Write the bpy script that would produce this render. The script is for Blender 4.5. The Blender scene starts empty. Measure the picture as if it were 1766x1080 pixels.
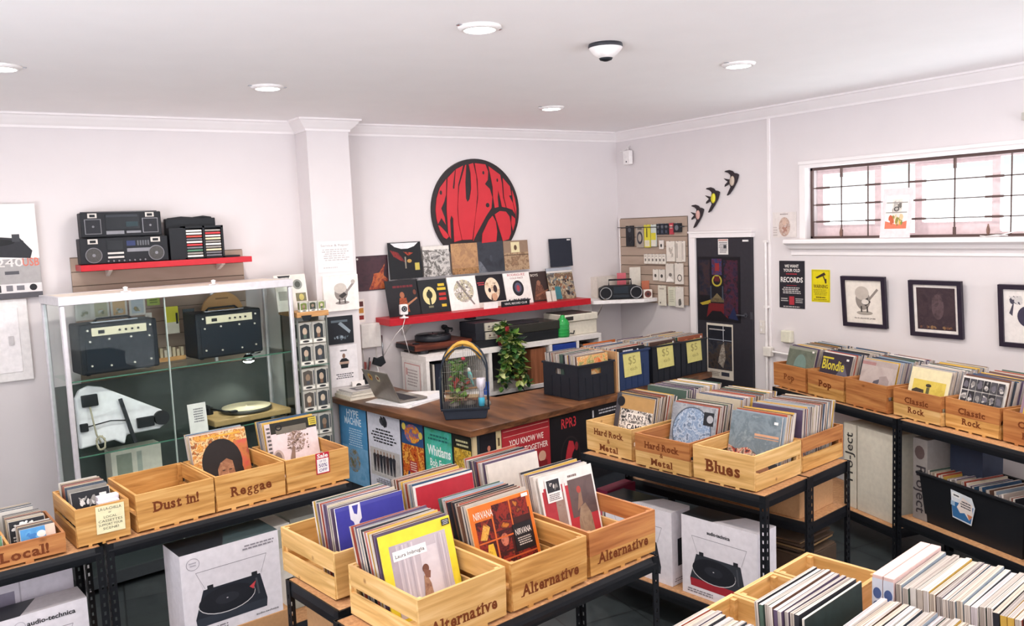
import bpy, bmesh, math, random
from mathutils import Matrix, Vector, Euler
sc = bpy.context.scene
COL = sc.collection
R_ = math.radians

# ---------------------------------------------------------------- camera
cam_d = bpy.data.cameras.new('camera'); cam = bpy.data.objects.new('camera', cam_d); COL.objects.link(cam)
cam_d.sensor_fit = 'HORIZONTAL'; cam_d.sensor_width = 36.0; cam_d.lens = 1466.0 / 1766.0 * 36.0
cam_d.clip_start = 0.05; cam_d.clip_end = 200
# world matrix: yaw -34 deg (to the right), pitch -5.92 deg, roll -2.41 deg, eye 2.3 m up
cam.matrix_world = (Matrix.Translation((0, 0, 2.3)) @ Matrix.Rotation(R_(-34.0), 4, 'Z')
                    @ Matrix.Rotation(R_(90 - 5.92), 4, 'X') @ Matrix.Rotation(R_(-2.41), 4, 'Z'))
sc.camera = cam
# ---------------------------------------------------------------- world, light, exposure
sc.view_settings.view_transform = 'Standard'; sc.view_settings.look = 'None'
sc.view_settings.exposure = -0.2; sc.view_settings.gamma = 1.0; sc.view_settings.use_curve_mapping = False
W = bpy.data.worlds.new('daylight'); sc.world = W; W.use_nodes = True
bgn = W.node_tree.nodes['Background']
WORLD_STRENGTH = 2.75
_n = W.node_tree.nodes.new; _l = W.node_tree.links.new      # pale sky above; glow from below added to lift the ceiling, through shopfront and window
_tc = _n('ShaderNodeTexCoord'); _sx = _n('ShaderNodeSeparateXYZ'); _rp = _n('ShaderNodeValToRGB'); _mr = _n('ShaderNodeMapRange')
_mr.inputs['From Min'].default_value = -1; _mr.inputs['From Max'].default_value = 1
_rp.color_ramp.elements[0].position = .44; _rp.color_ramp.elements[0].color = (3.5, 3.58, 3.85, 1)
_rp.color_ramp.elements[1].position = .52; _rp.color_ramp.elements[1].color = (.44, .435, .45, 1)
_l(_tc.outputs['Generated'], _sx.inputs[0]); _l(_sx.outputs['Z'], _mr.inputs['Value']); _l(_mr.outputs[0], _rp.inputs['Fac']); _l(_rp.outputs['Color'], bgn.inputs[0])
bgn.inputs[1].default_value = WORLD_STRENGTH
LAMP_W = 24.0       # every ceiling downlight
CEIL = 3.19
LAMPS = [(2.12, 3.307), (1.756, 5.132), (4.05, 5.341), (4.036, 3.48), (0.362, 4.987), (-0.1, 3.15),
         (2.35, 1.45), (4.25, 1.6), (0.2, 1.3), (0.35, -0.5), (2.5, -0.4)]
for i, (x, y) in enumerate(LAMPS):
    l = bpy.data.lights.new('downlight_glow', 'AREA'); l.shape = 'DISK'; l.size = 0.13; l.energy = LAMP_W; l.color = (1.0, 0.945, 0.89)
    o = bpy.data.objects.new('downlight_glow', l); COL.objects.link(o); o.location = (x, y, CEIL - 0.022)

random.seed(7)
# ---------------------------------------------------------------- materials
def lin(h):
    h = h.lstrip('#'); c = [int(h[i:i + 2], 16) / 255 for i in (0, 2, 4)]
    return tuple(x / 12.92 if x <= .04045 else ((x + .055) / 1.055) ** 2.4 for x in c) + (1,)
_M = {}
def M(hexc, rough=.55, metal=0., bump=0., var=.06, scale=30.):
    """plain painted / plastic / card material with a faint procedural mottling"""
    k = (hexc, rough, metal, bump, var, scale)
    if k in _M: return _M[k]
    m = bpy.data.materials.new('mat_' + hexc); m.use_nodes = True; nt = m.node_tree; b = nt.nodes['Principled BSDF']
    c = lin(hexc); b.inputs['Specular IOR Level'].default_value = .28; b.inputs['Roughness'].default_value = rough; b.inputs['Metallic'].default_value = metal
    tc = nt.nodes.new('ShaderNodeTexCoord'); n = nt.nodes.new('ShaderNodeTexNoise'); n.inputs['Scale'].default_value = scale; n.inputs['Detail'].default_value = 3
    r = nt.nodes.new('ShaderNodeValToRGB')
    r.color_ramp.elements[0].position = .3; r.color_ramp.elements[1].position = .7
    r.color_ramp.elements[0].color = tuple(x * (1 - var) for x in c[:3]) + (1,); r.color_ramp.elements[1].color = tuple(min(1, x * (1 + var)) for x in c[:3]) + (1,)
    nt.links.new(tc.outputs['Object'], n.inputs['Vector']); nt.links.new(n.outputs['Fac'], r.inputs['Fac']); nt.links.new(r.outputs['Color'], b.inputs['Base Color'])
    if bump:
        bp = nt.nodes.new('ShaderNodeBump'); bp.inputs['Strength'].default_value = bump; nt.links.new(n.outputs['Fac'], bp.inputs['Height']); nt.links.new(bp.outputs['Normal'], b.inputs['Normal'])
    _M[k] = m; return m
def wood(name, c0, c1, c2, sc3=(3, 40, 40), rough=.5, knots=True, rnd=.10, sat=1.0):
    m = bpy.data.materials.new(name); m.use_nodes = True; nt = m.node_tree; b = nt.nodes['Principled BSDF']; b.inputs['Roughness'].default_value = rough
    L = nt.links.new; N = nt.nodes.new
    tc = N('ShaderNodeTexCoord'); oi = N('ShaderNodeObjectInfo'); mp = N('ShaderNodeMapping'); mp.inputs['Scale'].default_value = sc3
    cm = N('ShaderNodeCombineXYZ'); mul = N('ShaderNodeMath'); mul.operation = 'MULTIPLY'; mul.inputs[1].default_value = 17.0
    L(oi.outputs['Random'], mul.inputs[0]); L(mul.outputs[0], cm.inputs[0]); L(mul.outputs[0], cm.inputs[1]); L(mul.outputs[0], cm.inputs[2])
    L(tc.outputs['Object'], mp.inputs['Vector']); L(cm.outputs[0], mp.inputs['Location'])
    n = N('ShaderNodeTexNoise'); n.inputs['Scale'].default_value = 1.0; n.inputs['Detail'].default_value = 5; n.inputs['Distortion'].default_value = .6; L(mp.outputs[0], n.inputs['Vector'])
    r = N('ShaderNodeValToRGB'); e = r.color_ramp.elements; e[0].position = .3; e[0].color = lin(c0); e[1].position = .68; e[1].color = lin(c2); x = e.new(.5); x.color = lin(c1); L(n.outputs['Fac'], r.inputs['Fac'])
    out = r.outputs['Color']
    if knots:
        v = N('ShaderNodeTexVoronoi'); v.inputs['Scale'].default_value = 1.0; mp2 = N('ShaderNodeMapping'); mp2.inputs['Scale'].default_value = (5, 9, 9); L(tc.outputs['Object'], mp2.inputs['Vector']); L(cm.outputs[0], mp2.inputs['Location']); L(mp2.outputs[0], v.inputs['Vector'])
        r2 = N('ShaderNodeValToRGB'); q = r2.color_ramp.elements; q[0].position = .03; q[0].color = (.30, .17, .08, 1); q[1].position = .11; q[1].color = (1, 1, 1, 1); L(v.outputs['Distance'], r2.inputs['Fac'])
        mx = N('ShaderNodeMix'); mx.data_type = 'RGBA'; mx.blend_type = 'MULTIPLY'; mx.inputs[0].default_value = .75; L(out, mx.inputs[6]); L(r2.outputs['Color'], mx.inputs[7]); out = mx.outputs[2]
    hs = N('ShaderNodeHueSaturation'); mr = N('ShaderNodeMapRange'); mr.inputs['To Min'].default_value = 1 - rnd; mr.inputs['To Max'].default_value = 1 + rnd * .6; L(oi.outputs['Random'], mr.inputs['Value']); L(mr.outputs[0], hs.inputs['Value']); hs.inputs['Saturation'].default_value = sat
    L(out, hs.inputs['Color']); L(hs.outputs['Color'], b.inputs['Base Color'])
    bp = N('ShaderNodeBump'); bp.inputs['Strength'].default_value = .08; L(n.outputs['Fac'], bp.inputs['Height']); L(bp.outputs['Normal'], b.inputs['Normal'])
    return m
PINE = wood('pine', 'a37238', 'c4904e', 'd6a868')
PINE_Y = wood('pine_yellow', 'b98f50', 'd1a566', 'e1ba80')
PINE_R = wood('pine_red', '9a5c30', 'b57642', 'c68a50')
SIDEWOOD = {PINE: wood('pine_side', 'a37238', 'c4904e', 'd6a868', (40, 3, 40)), PINE_Y: wood('pine_yellow_side', 'b98f50', 'd1a566', 'e1ba80', (40, 3, 40)), PINE_R: wood('pine_red_side', '9a5c30', 'b57642', 'c68a50', (40, 3, 40))}
CHIP = wood('chipboard', 'a87850', 'bd8c60', 'cb9c70', (60, 60, 60), .6, False)
COUNTER = wood('counter_timber', '3f2616', '664028', '825636', (9, 2.2, 20), .38, False, .0)
SLAT = wood('slatwall_board', 'a08c7b', 'a99484', 'b09c8b', (2, 2, 8), .6, False, .0)
OAK = wood('oak_top', 'b47f4a', 'c6935a', 'd3a46a', (4, 40, 40), .5, False)
MAHOG = wood('mahogany', '3c1a12', '5d2a1c', '743a26', (3, 40, 40), .35, False)
BLACK = M('191c21', .55); BLACKM = M('17191d', .32, 0, 0); STEEL = M('b9bcc2', .25, 1.); WHITE = M('e9e4e2', .5); ALU = M('d5d2d6', .35, .35)
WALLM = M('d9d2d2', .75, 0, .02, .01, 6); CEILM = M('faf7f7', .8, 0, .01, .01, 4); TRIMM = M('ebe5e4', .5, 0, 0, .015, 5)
RED = M('b41c28', .4); CARD = M('b98d63', .75, 0, .05, .06, 60)
def CL(cols, scale=9., seed=0, rough=.5, dist=.35):
    k = ('cl', tuple(cols), scale, seed, rough, dist)
    if k in _M: return _M[k]
    m = bpy.data.materials.new('mat_print'); m.use_nodes = True; nt = m.node_tree; b = nt.nodes['Principled BSDF']; b.inputs['Roughness'].default_value = rough; b.inputs['Specular IOR Level'].default_value = .28
    tc = nt.nodes.new('ShaderNodeTexCoord'); mp = nt.nodes.new('ShaderNodeMapping'); mp.inputs['Location'].default_value = (seed * 1.37, seed * .61, seed * 2.11)
    n = nt.nodes.new('ShaderNodeTexNoise'); n.inputs['Scale'].default_value = scale; n.inputs['Detail'].default_value = 5; n.inputs['Roughness'].default_value = .62; n.inputs['Distortion'].default_value = dist
    r = nt.nodes.new('ShaderNodeValToRGB'); e = r.color_ramp.elements; q = len(cols)
    e[0].position = .32; e[0].color = lin(cols[0]); e[1].position = .68; e[1].color = lin(cols[-1])
    for i in range(1, q - 1): x = e.new(.32 + .36 * i / (q - 1)); x.color = lin(cols[i])
    nt.links.new(tc.outputs['Object'], mp.inputs['Vector']); nt.links.new(mp.outputs[0], n.inputs['Vector']); nt.links.new(n.outputs['Fac'], r.inputs['Fac']); nt.links.new(r.outputs['Color'], b.inputs['Base Color'])
    _M[k] = m; return m
_ES = {}
def EDGE(hexc):
    """stacked paper and plastic edges: fine lines running along the sleeve"""
    if hexc not in _ES:
        m = bpy.data.materials.new('sleeve_edge_' + hexc); m.use_nodes = True; nt = m.node_tree; b = nt.nodes['Principled BSDF']; b.inputs['Roughness'].default_value = .3
        tc = nt.nodes.new('ShaderNodeTexCoord'); oi = nt.nodes.new('ShaderNodeObjectInfo'); mp = nt.nodes.new('ShaderNodeMapping'); mp.inputs['Scale'].default_value = (1.5, 330, 1.5); nt.links.new(oi.outputs['Random'], mp.inputs['Location'])
        n = nt.nodes.new('ShaderNodeTexNoise'); n.inputs['Scale'].default_value = 1; n.inputs['Detail'].default_value = 3; r = nt.nodes.new('ShaderNodeValToRGB'); c = lin(hexc); e = r.color_ramp.elements
        e[0].position = .38; e[0].color = (c[0] * .34, c[1] * .31, c[2] * .29, 1); e[1].position = .62; e[1].color = c; x = e.new(.47); x.color = (c[0] * .80, c[1] * .78, c[2] * .75, 1)
        nt.links.new(tc.outputs['Object'], mp.inputs['Vector']); nt.links.new(mp.outputs[0], n.inputs['Vector']); nt.links.new(n.outputs['Fac'], r.inputs['Fac']); nt.links.new(r.outputs['Color'], b.inputs['Base Color']); _ES[hexc] = m
    return _ES[hexc]
def emis(name, col, s):
    m = bpy.data.materials.new(name); m.use_nodes = True; nt = m.node_tree; nt.nodes.clear()
    o = nt.nodes.new('ShaderNodeOutputMaterial'); e = nt.nodes.new('ShaderNodeEmission'); e.inputs[0].default_value = col; e.inputs[1].default_value = s; nt.links.new(e.outputs[0], o.inputs[0]); return m
def glass(name, tint, refl=.5):
    m = bpy.data.materials.new(name); m.use_nodes = True; nt = m.node_tree; nt.nodes.clear(); N = nt.nodes.new; L = nt.links.new
    o = N('ShaderNodeOutputMaterial'); mx = N('ShaderNodeMixShader'); t = N('ShaderNodeBsdfTransparent'); g = N('ShaderNodeBsdfGlossy'); f = N('ShaderNodeFresnel'); f.inputs['IOR'].default_value = 1.45
    ns = N('ShaderNodeTexNoise'); ns.inputs['Scale'].default_value = 3; mr = N('ShaderNodeMapRange'); mr.inputs['To Min'].default_value = .0; mr.inputs['To Max'].default_value = .03; L(ns.outputs['Fac'], mr.inputs['Value'])
    g.inputs['Color'].default_value = (1, 1, 1, 1); L(mr.outputs[0], g.inputs['Roughness'])
    k = N('ShaderNodeMath'); k.operation = 'MULTIPLY'; k.inputs[1].default_value = refl; L(f.outputs[0], k.inputs[0])
    t.inputs[0].default_value = tint; L(k.outputs[0], mx.inputs[0]); L(t.outputs[0], mx.inputs[1]); L(g.outputs[0], mx.inputs[2]); L(mx.outputs[0], o.inputs[0]); return m
GLASS = glass('clear_glass', (.95, .98, .965, 1), .09); GLASSE = M('4f7a68', .15); GREENG = glass('green_glass', (.10, .55, .22, 1), .8)
PVC = glass('clear_plastic', (.97, .97, .97, 1), .7)

# ---------------------------------------------------------------- mesh building
_TX = {}
def text_geo(s, bold=0., shear=0., spacing=1.):
    k = (s, bold, shear, spacing)
    if k not in _TX:
        c = bpy.data.curves.new('lettering', 'FONT'); c.body = s; c.size = 1.0; c.offset = bold; c.shear = shear; c.resolution_u = 2; c.space_character = spacing; c.fill_mode = 'FRONT'
        o = bpy.data.objects.new('lettering_source', c); me = o.to_mesh()
        vs = [(v.co.x, v.co.y) for v in me.vertices]; fs = [tuple(p.vertices) for p in me.polygons]
        o.to_mesh_clear(); bpy.data.objects.remove(o); bpy.data.curves.remove(c)
        xs = [v[0] for v in vs] or [0, 1]; ys = [v[1] for v in vs] or [0, 1]
        _TX[k] = (vs, fs, min(xs), max(xs), min(ys), max(ys))
    return _TX[k]
class MB:
    def __init__(s, X=None): s.v = []; s.f = []; s.fm = []; s.ms = []; s.X = X or Matrix.Identity(4); s.sm = []
    def mi(s, m):
        if m not in s.ms: s.ms.append(m)
        return s.ms.index(m)
    def add(s, vs, fs, m, smooth=False):
        b = len(s.v); s.v += [tuple(s.X @ Vector(v)) for v in vs]; i = s.mi(m)
        for f in fs: s.f.append(tuple(b + j for j in f)); s.fm.append(i); s.sm.append(smooth)
    def box(s, x0, y0, z0, x1, y1, z1, m, mt=None):
        vs = [(x0, y0, z0), (x1, y0, z0), (x1, y1, z0), (x0, y1, z0), (x0, y0, z1), (x1, y0, z1), (x1, y1, z1), (x0, y1, z1)]
        s.add(vs, [(3, 2, 1, 0), (0, 1, 5, 4), (1, 2, 6, 5), (2, 3, 7, 6), (3, 0, 4, 7)] + ([] if mt else [(4, 5, 6, 7)]), m)
        if mt: s.add(vs[4:], [(0, 1, 2, 3)], mt)
        return s
    def prism(s, poly, y0, y1, m, axis='y'):
        n = len(poly)
        f = (lambda p, d: (p[0], d, p[1])) if axis == 'y' else (lambda p, d: (p[0], p[1], d)) if axis == 'z' else (lambda p, d: (d, p[0], p[1]))
        vs = [f(p, y0) for p in poly] + [f(p, y1) for p in poly]
        s.add(vs, [tuple(range(n)), tuple(range(2 * n - 1, n - 1, -1))] + [(i, i + n, (i + 1) % n + n, (i + 1) % n) for i in range(n)], m); return s
    def cyl(s, p, q, r, m, n=14, r2=None, smooth=True):
        p = Vector(p); q = Vector(q); d = (q - p).normalized(); a = d.orthogonal().normalized(); b = d.cross(a); r2 = r if r2 is None else r2
        c = [(math.cos(2 * math.pi * i / n), math.sin(2 * math.pi * i / n)) for i in range(n)]
        vs = [tuple(p + (a * x + b * y) * r) for x, y in c] + [tuple(q + (a * x + b * y) * r2) for x, y in c]
        s.add(vs, [(i, (i + 1) % n, (i + 1) % n + n, i + n) for i in range(n)], m, smooth); s.add(vs[:n], [tuple(range(n - 1, -1, -1))], m); s.add(vs[n:], [tuple(range(n))], m); return s
    def tube(s, pts, r, m, n=6, closed=False):
        P = [Vector(p) for p in pts]; k = len(P); vs = []
        for i, p in enumerate(P):
            d = (P[(i + 1) % k] - P[i - 1]) if closed else (P[min(i + 1, k - 1)] - P[max(i - 1, 0)])
            d.normalize(); a = d.cross(Vector((0.13, .21, 1))).normalized(); b = d.cross(a); rr = r[i] if isinstance(r, (list, tuple)) else r
            vs += [tuple(p + (a * math.cos(2 * math.pi * j / n) + b * math.sin(2 * math.pi * j / n)) * rr) for j in range(n)]
        fs = [(i * n + j, i * n + (j + 1) % n, ((i + 1) % k) * n + (j + 1) % n, ((i + 1) % k) * n + j) for i in range(k if closed else k - 1) for j in range(n)]
        if not closed: fs += [tuple(range(n - 1, -1, -1)), tuple((k - 1) * n + j for j in range(n))]
        s.add(vs, fs, m, True); return s
    def lathe(s, prof, m, n=24, c=(0, 0, 0), sx=1., sy=1.):
        vs = []; k = len(prof)
        for r, z in prof: vs += [(c[0] + r * sx * math.cos(2 * math.pi * j / n), c[1] + r * sy * math.sin(2 * math.pi * j / n), c[2] + z) for j in range(n)]
        s.add(vs, [(i * n + j, i * n + (j + 1) % n, (i + 1) * n + (j + 1) % n, (i + 1) * n + j) for i in range(k - 1) for j in range(n)] + [tuple(range(n - 1, -1, -1)), tuple((k - 1) * n + j for j in range(n))], m, True); return s
    def flat(s, poly, y, m): s.add([(p[0], y, p[1]) for p in poly], [tuple(range(len(poly)))], m); return s
    def text(s, t, x, z, h, y, m, align='c', bold=0., shear=0., wid=None, spacing=1., slab=False):
        vs, fs, x0, x1, y0, y1 = text_geo(t, bold, shear, spacing); k = h / .7; kx = k
        if wid: kx = wid / (x1 - x0)
        ox = x - (x1 + x0) / 2 * kx if align == 'c' else x - x0 * kx if align == 'l' else x - x1 * kx
        s.add([(ox + a * kx, y, z + b * k) for a, b in vs], fs, m); return s
    def slab(s, t, x, z, h, y, m, wid=None):
        """burnt slab-serif lettering: each letter gets bars at the ends of its stems"""
        SER = {'A': 'bl bR', 'l': 'bc tL', 't': 'bc', 'e': '', 'r': 'bL tL', 'n': 'bL bR tL', 'a': 'bR', 'i': 'bc tL', 'v': 'tl tR', 'B': 'bL tL', 'u': 'tL bR', 's': '', 'H': 'bL bR tL tR', 'd': 'bR tr', 'R': 'bL bR tL', 'o': '', 'c': '', 'k': 'bL bR tL', 'M': 'bL bR tL tR', 'P': 'bL tL', 'p': 'bL tL', 'C': '', 'D': 'bL tL', 'L': 'bL tL', 'g': '', '!': '', '&': ''}
        k = h / .7; pen = 0; out = []
        for ch in t:
            if ch == ' ': pen += .34; continue
            vs, fs, x0, x1, y0, y1 = text_geo(ch, .034 if ch not in 'g&' else .012); out.append((pen - x0, vs, fs)); sw = .11
            desc = ch in 'pg'
            for q in SER.get(ch, '').split():
                cx = {'l': .03, 'L': sw * .5 + .01, 'c': (x1 - x0) / 2, 'r': (x1 - x0) - sw * .6, 'R': (x1 - x0) - sw * .5}[q[1]]; zz = y0 if q[0] == 'b' else y1 - .075
                if ch == 'i' and q[0] == 't': zz = .455
                a, b = (cx - .15, cx + .15) if q != 'tL' or ch in 'HRMBPDL' else (cx - .17, cx + .02)
                out.append((pen, [(a, zz), (b, zz), (b, zz + .075), (a, zz + .075)], [(0, 1, 2, 3)]))
            pen += x1 - x0 + .075
        tot = pen - .075; kx = wid / tot if wid else k
        for i, (ox, vs, fs) in enumerate(out): s.add([(x + (ox + a - tot / 2) * kx, y - .00006 * (i % 5), z + b * k) for a, b in vs], fs, m)
        return s
    def art(s, W, H, specs, y=-.0006, x0=0, z0=0, step=.00013):
        """printed picture: flat shapes on a W x H sheet facing -y"""
        for sp in specs:
            k = sp[0]; X = lambda u: x0 + u * W; Z = lambda u: z0 + u * H
            if k == 'r': s.flat([(X(sp[1]), Z(sp[2])), (X(sp[3]), Z(sp[2])), (X(sp[3]), Z(sp[4])), (X(sp[1]), Z(sp[4]))], y, M(sp[5], .45))
            elif k == 'e': s.flat([(X(sp[1] + sp[3] * math.cos(i * math.pi / 12)), Z(sp[2] + sp[4] * math.sin(i * math.pi / 12))) for i in range(24)], y, M(sp[5], .45))
            elif k == 'o':   # ring
                n = 28; c = [(math.cos(2 * math.pi * i / n), math.sin(2 * math.pi * i / n)) for i in range(n)]
                s.add([(X(sp[1] + sp[3] * a), y, Z(sp[2] + sp[4] * b)) for a, b in c] + [(X(sp[1] + sp[3] * sp[5] * a), y, Z(sp[2] + sp[4] * sp[5] * b)) for a, b in c], [(i, (i + 1) % n, (i + 1) % n + n, i + n) for i in range(n)], M(sp[6], .45))
            elif k == 'p': s.flat([(X(a), Z(b)) for a, b in sp[1]], y, M(sp[2], .45))
            elif k == 'k': s.flat([(X(sp[1]), Z(sp[2])), (X(sp[3]), Z(sp[2])), (X(sp[3]), Z(sp[4])), (X(sp[1]), Z(sp[4]))], y, CL(sp[5], sp[6], sp[7]))
            elif k == 'ke': s.flat([(X(sp[1] + sp[3] * math.cos(i * math.pi / 16)), Z(sp[2] + sp[4] * math.sin(i * math.pi / 16))) for i in range(32)], y, CL(sp[5], sp[6], sp[7]))
            elif k == 'kp': s.flat([(X(a), Z(b)) for a, b in sp[1]], y, CL(sp[2], sp[3], sp[4]))
            elif k == 'L':
                ax, az, bx, bz = X(sp[1]), Z(sp[2]), X(sp[3]), Z(sp[4]); d = math.hypot(bx - ax, bz - az); ox, oz = -(bz - az) / d * sp[5] * W / 2, (bx - ax) / d * sp[5] * W / 2
                s.flat([(ax - ox, az - oz), (bx - ox, bz - oz), (bx + ox, bz + oz), (ax + ox, az + oz)], y, M(sp[6], .45))
            elif k == 't': s.text(sp[1], X(sp[2]), Z(sp[3]), sp[4] * H, y, M(sp[5], .45), sp[6] if len(sp) > 6 else 'c', sp[8] if len(sp) > 8 else .012, 0, sp[7] * W if len(sp) > 7 and sp[7] else None)
            elif k == 'l':   # lines of print too small to read
                rr = random.Random(str(sp)); n = sp[5]; dz = (sp[4] - sp[2]) / n
                for i in range(n):
                    zz = sp[4] - (i + .75) * dz; a = sp[1] + rr.uniform(0, .12) * (sp[3] - sp[1]); e = sp[3] - rr.uniform(0, .15) * (sp[3] - sp[1])
                    while a < e:
                        w = rr.uniform(.06, .16) * (sp[3] - sp[1]); b = min(a + w, e); s.flat([(X(a), Z(zz)), (X(b), Z(zz)), (X(b), Z(zz + dz * .5)), (X(a), Z(zz + dz * .5))], y, M(sp[6], .5)); a = b + .025 * (sp[3] - sp[1])
            elif k == 'n':   # scattered blotches inside a rectangle
                rr = random.Random(sp[8] if len(sp) > 8 else 1)
                for i in range(sp[6]):
                    q = sp[7] * rr.uniform(.5, 1.2); cx = rr.uniform(sp[1] + q, sp[3] - q) if sp[3] - sp[1] > 2 * q else (sp[1] + sp[3]) / 2; cz = rr.uniform(sp[2] + q, sp[4] - q) if sp[4] - sp[2] > 2 * q else (sp[2] + sp[4]) / 2
                    a0 = rr.uniform(0, 6.28); el = rr.uniform(.35, 1.)
                    pts = []
                    for j in range(9):
                        t = j * 2 * math.pi / 9; rad = q * rr.uniform(.65, 1.0); px, pz = rad * math.cos(t), rad * el * math.sin(t)
                        pts.append((X(cx + px * math.cos(a0) - pz * math.sin(a0)), Z(cz + px * math.sin(a0) + pz * math.cos(a0))))
                    s.flat(pts, y, M(rr.choice(sp[5]), .45)); y -= step * .5
            y -= step
        return s
    def mesh(s, name):
        me = bpy.data.meshes.new(name); me.from_pydata(s.v, [], s.f)
        for m in s.ms: me.materials.append(m)
        me.polygons.foreach_set('material_index', s.fm); me.polygons.foreach_set('use_smooth', s.sm); me.update(); return me
    def build(s, name, parent=None, bevel=0, seg=2, loc=None):
        o = bpy.data.objects.new(name, s.mesh(name)); COL.objects.link(o)
        if parent: o.parent = parent
        if loc: o.location = loc
        if bevel:
            b = o.modifiers.new('bevel', 'BEVEL'); b.width = bevel; b.segments = seg; b.limit_method = 'ANGLE'; b.angle_limit = R_(40)
        return o
def tag(o, label=None, cat=None, group=None, kind=None):
    if label: o['label'] = label
    if cat: o['category'] = cat
    if group: o['group'] = group
    if kind: o['kind'] = kind
    return o
def thing(name, label, cat, loc=(0, 0, 0), rz=0., group=None):
    o = bpy.data.objects.new(name, None); COL.objects.link(o); o.location = loc; o.rotation_euler = (0, 0, R_(rz)); o.empty_display_size = .05
    return tag(o, label, cat, group)
def struct(o): o['kind'] = 'structure'; return o
def setm(o, mat): o.matrix_basis = mat; return o
def fr(x, y, z, rz): return Matrix.Translation((x, y, z)) @ Matrix.Rotation(R_(rz), 4, 'Z')
# ================================================================= the room
BY, RX = 6.70, 5.895                       # back wall plane (y), right wall plane (x)
def tile_mat():
    m = bpy.data.materials.new('slate_tiles'); m.use_nodes = True; nt = m.node_tree; b = nt.nodes['Principled BSDF']; N = nt.nodes.new; L = nt.links.new
    tc = N('ShaderNodeTexCoord'); mp = N('ShaderNodeMapping'); mp.inputs['Rotation'].default_value = (0, 0, R_(8)); br = N('ShaderNodeTexBrick'); br.offset = 0; br.inputs['Scale'].default_value = 1.0
    br.inputs['Brick Width'].default_value = .45; br.inputs['Row Height'].default_value = .45; br.inputs['Mortar Size'].default_value = .006; br.inputs['Mortar Smooth'].default_value = .3
    br.inputs['Color1'].default_value = lin('2c3234'); br.inputs['Color2'].default_value = lin('353b3c'); br.inputs['Mortar'].default_value = lin('1d2021')
    L(tc.outputs['Object'], mp.inputs['Vector']); L(mp.outputs[0], br.inputs['Vector']); n = N('ShaderNodeTexNoise'); n.inputs['Scale'].default_value = 9; n.inputs['Detail'].default_value = 6; L(tc.outputs['Object'], n.inputs['Vector'])
    mx = N('ShaderNodeMix'); mx.data_type = 'RGBA'; mx.blend_type = 'OVERLAY'; mx.inputs[0].default_value = .5; L(br.outputs['Color'], mx.inputs[6]); L(n.outputs['Fac'], mx.inputs[7]); L(mx.outputs[2], b.inputs['Base Color'])
    b.inputs['Roughness'].default_value = .38; return m
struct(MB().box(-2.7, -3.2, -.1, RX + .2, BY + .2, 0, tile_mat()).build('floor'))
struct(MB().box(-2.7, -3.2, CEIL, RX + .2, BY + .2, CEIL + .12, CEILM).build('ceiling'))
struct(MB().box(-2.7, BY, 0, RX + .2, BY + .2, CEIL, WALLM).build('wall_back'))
struct(MB().box(-2.7, 3.4, 0, -2.5, BY, CEIL, WALLM).build('wall_left'))  # unseen; stops short so daylight reaches the left-facing crate fronts
b = MB(); b.box(-2.7, -3.2, 0, 2.4, -3.0, CEIL, WALLM); struct(b.build('wall_front'))  # unseen; added to close part of the front and cut light on the left
WY0, WY1, WZ0, WZ1 = 1.55, 4.40, 2.085, 2.655
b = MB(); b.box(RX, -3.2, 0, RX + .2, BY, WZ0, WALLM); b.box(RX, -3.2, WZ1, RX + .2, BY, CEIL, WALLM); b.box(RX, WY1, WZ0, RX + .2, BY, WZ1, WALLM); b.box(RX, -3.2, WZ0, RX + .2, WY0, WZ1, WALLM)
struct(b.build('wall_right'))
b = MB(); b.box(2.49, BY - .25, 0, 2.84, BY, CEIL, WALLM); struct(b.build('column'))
prof = [(0, 0), (.012, 0), (.014, .016), (.03, .03), (.06, .062), (.072, .078), (.085, .082), (.085, .095), (0, .095)]
cz = CEIL - .095
def cornice(name, path):
    """one moulding swept along the wall line with mitred corners; the room lies to the right of the path"""
    P = [Vector(p) for p in path]; mb = MB(); rows = []
    for i, p in enumerate(P):
        d0 = (p - P[i - 1]).normalized() if i else (P[1] - p).normalized(); d1 = (P[i + 1] - p).normalized() if i < len(P) - 1 else d0
        n0 = Vector((d0.y, -d0.x)); n1 = Vector((d1.y, -d1.x)); m = n0 + n1; m = m / m.dot(n0)
        rows.append([(p.x + m.x * a, p.y + m.y * a, cz + b) for a, b in prof])
    n = len(prof); vs = [v for r in rows for v in r]
    mb.add(vs, [(i * n + k, i * n + (k + 1) % n, (i + 1) * n + (k + 1) % n, (i + 1) * n + k) for i in range(len(P) - 1) for k in range(n)] + [tuple(range(n)), tuple((len(P) - 1) * n + k for k in range(n - 1, -1, -1))], TRIMM); return struct(mb.build(name))
cornice('trim_1', [(-2.5, BY), (2.49, BY), (2.49, BY - .25), (2.84, BY - .25), (2.84, BY), (RX, BY), (RX, -3.2)])
struct(MB().box(RX - .012, 4.758, 0, RX, 4.782, cz, TRIMM).build('trim_7'))
struct(MB().box(-2.5, BY - .015, 0, RX, BY, .11, TRIMM).build('baseboard_back')); struct(MB().box(RX - .015, -3.2, 0, RX, 4.9, .11, TRIMM).build('baseboard_right'))
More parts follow.
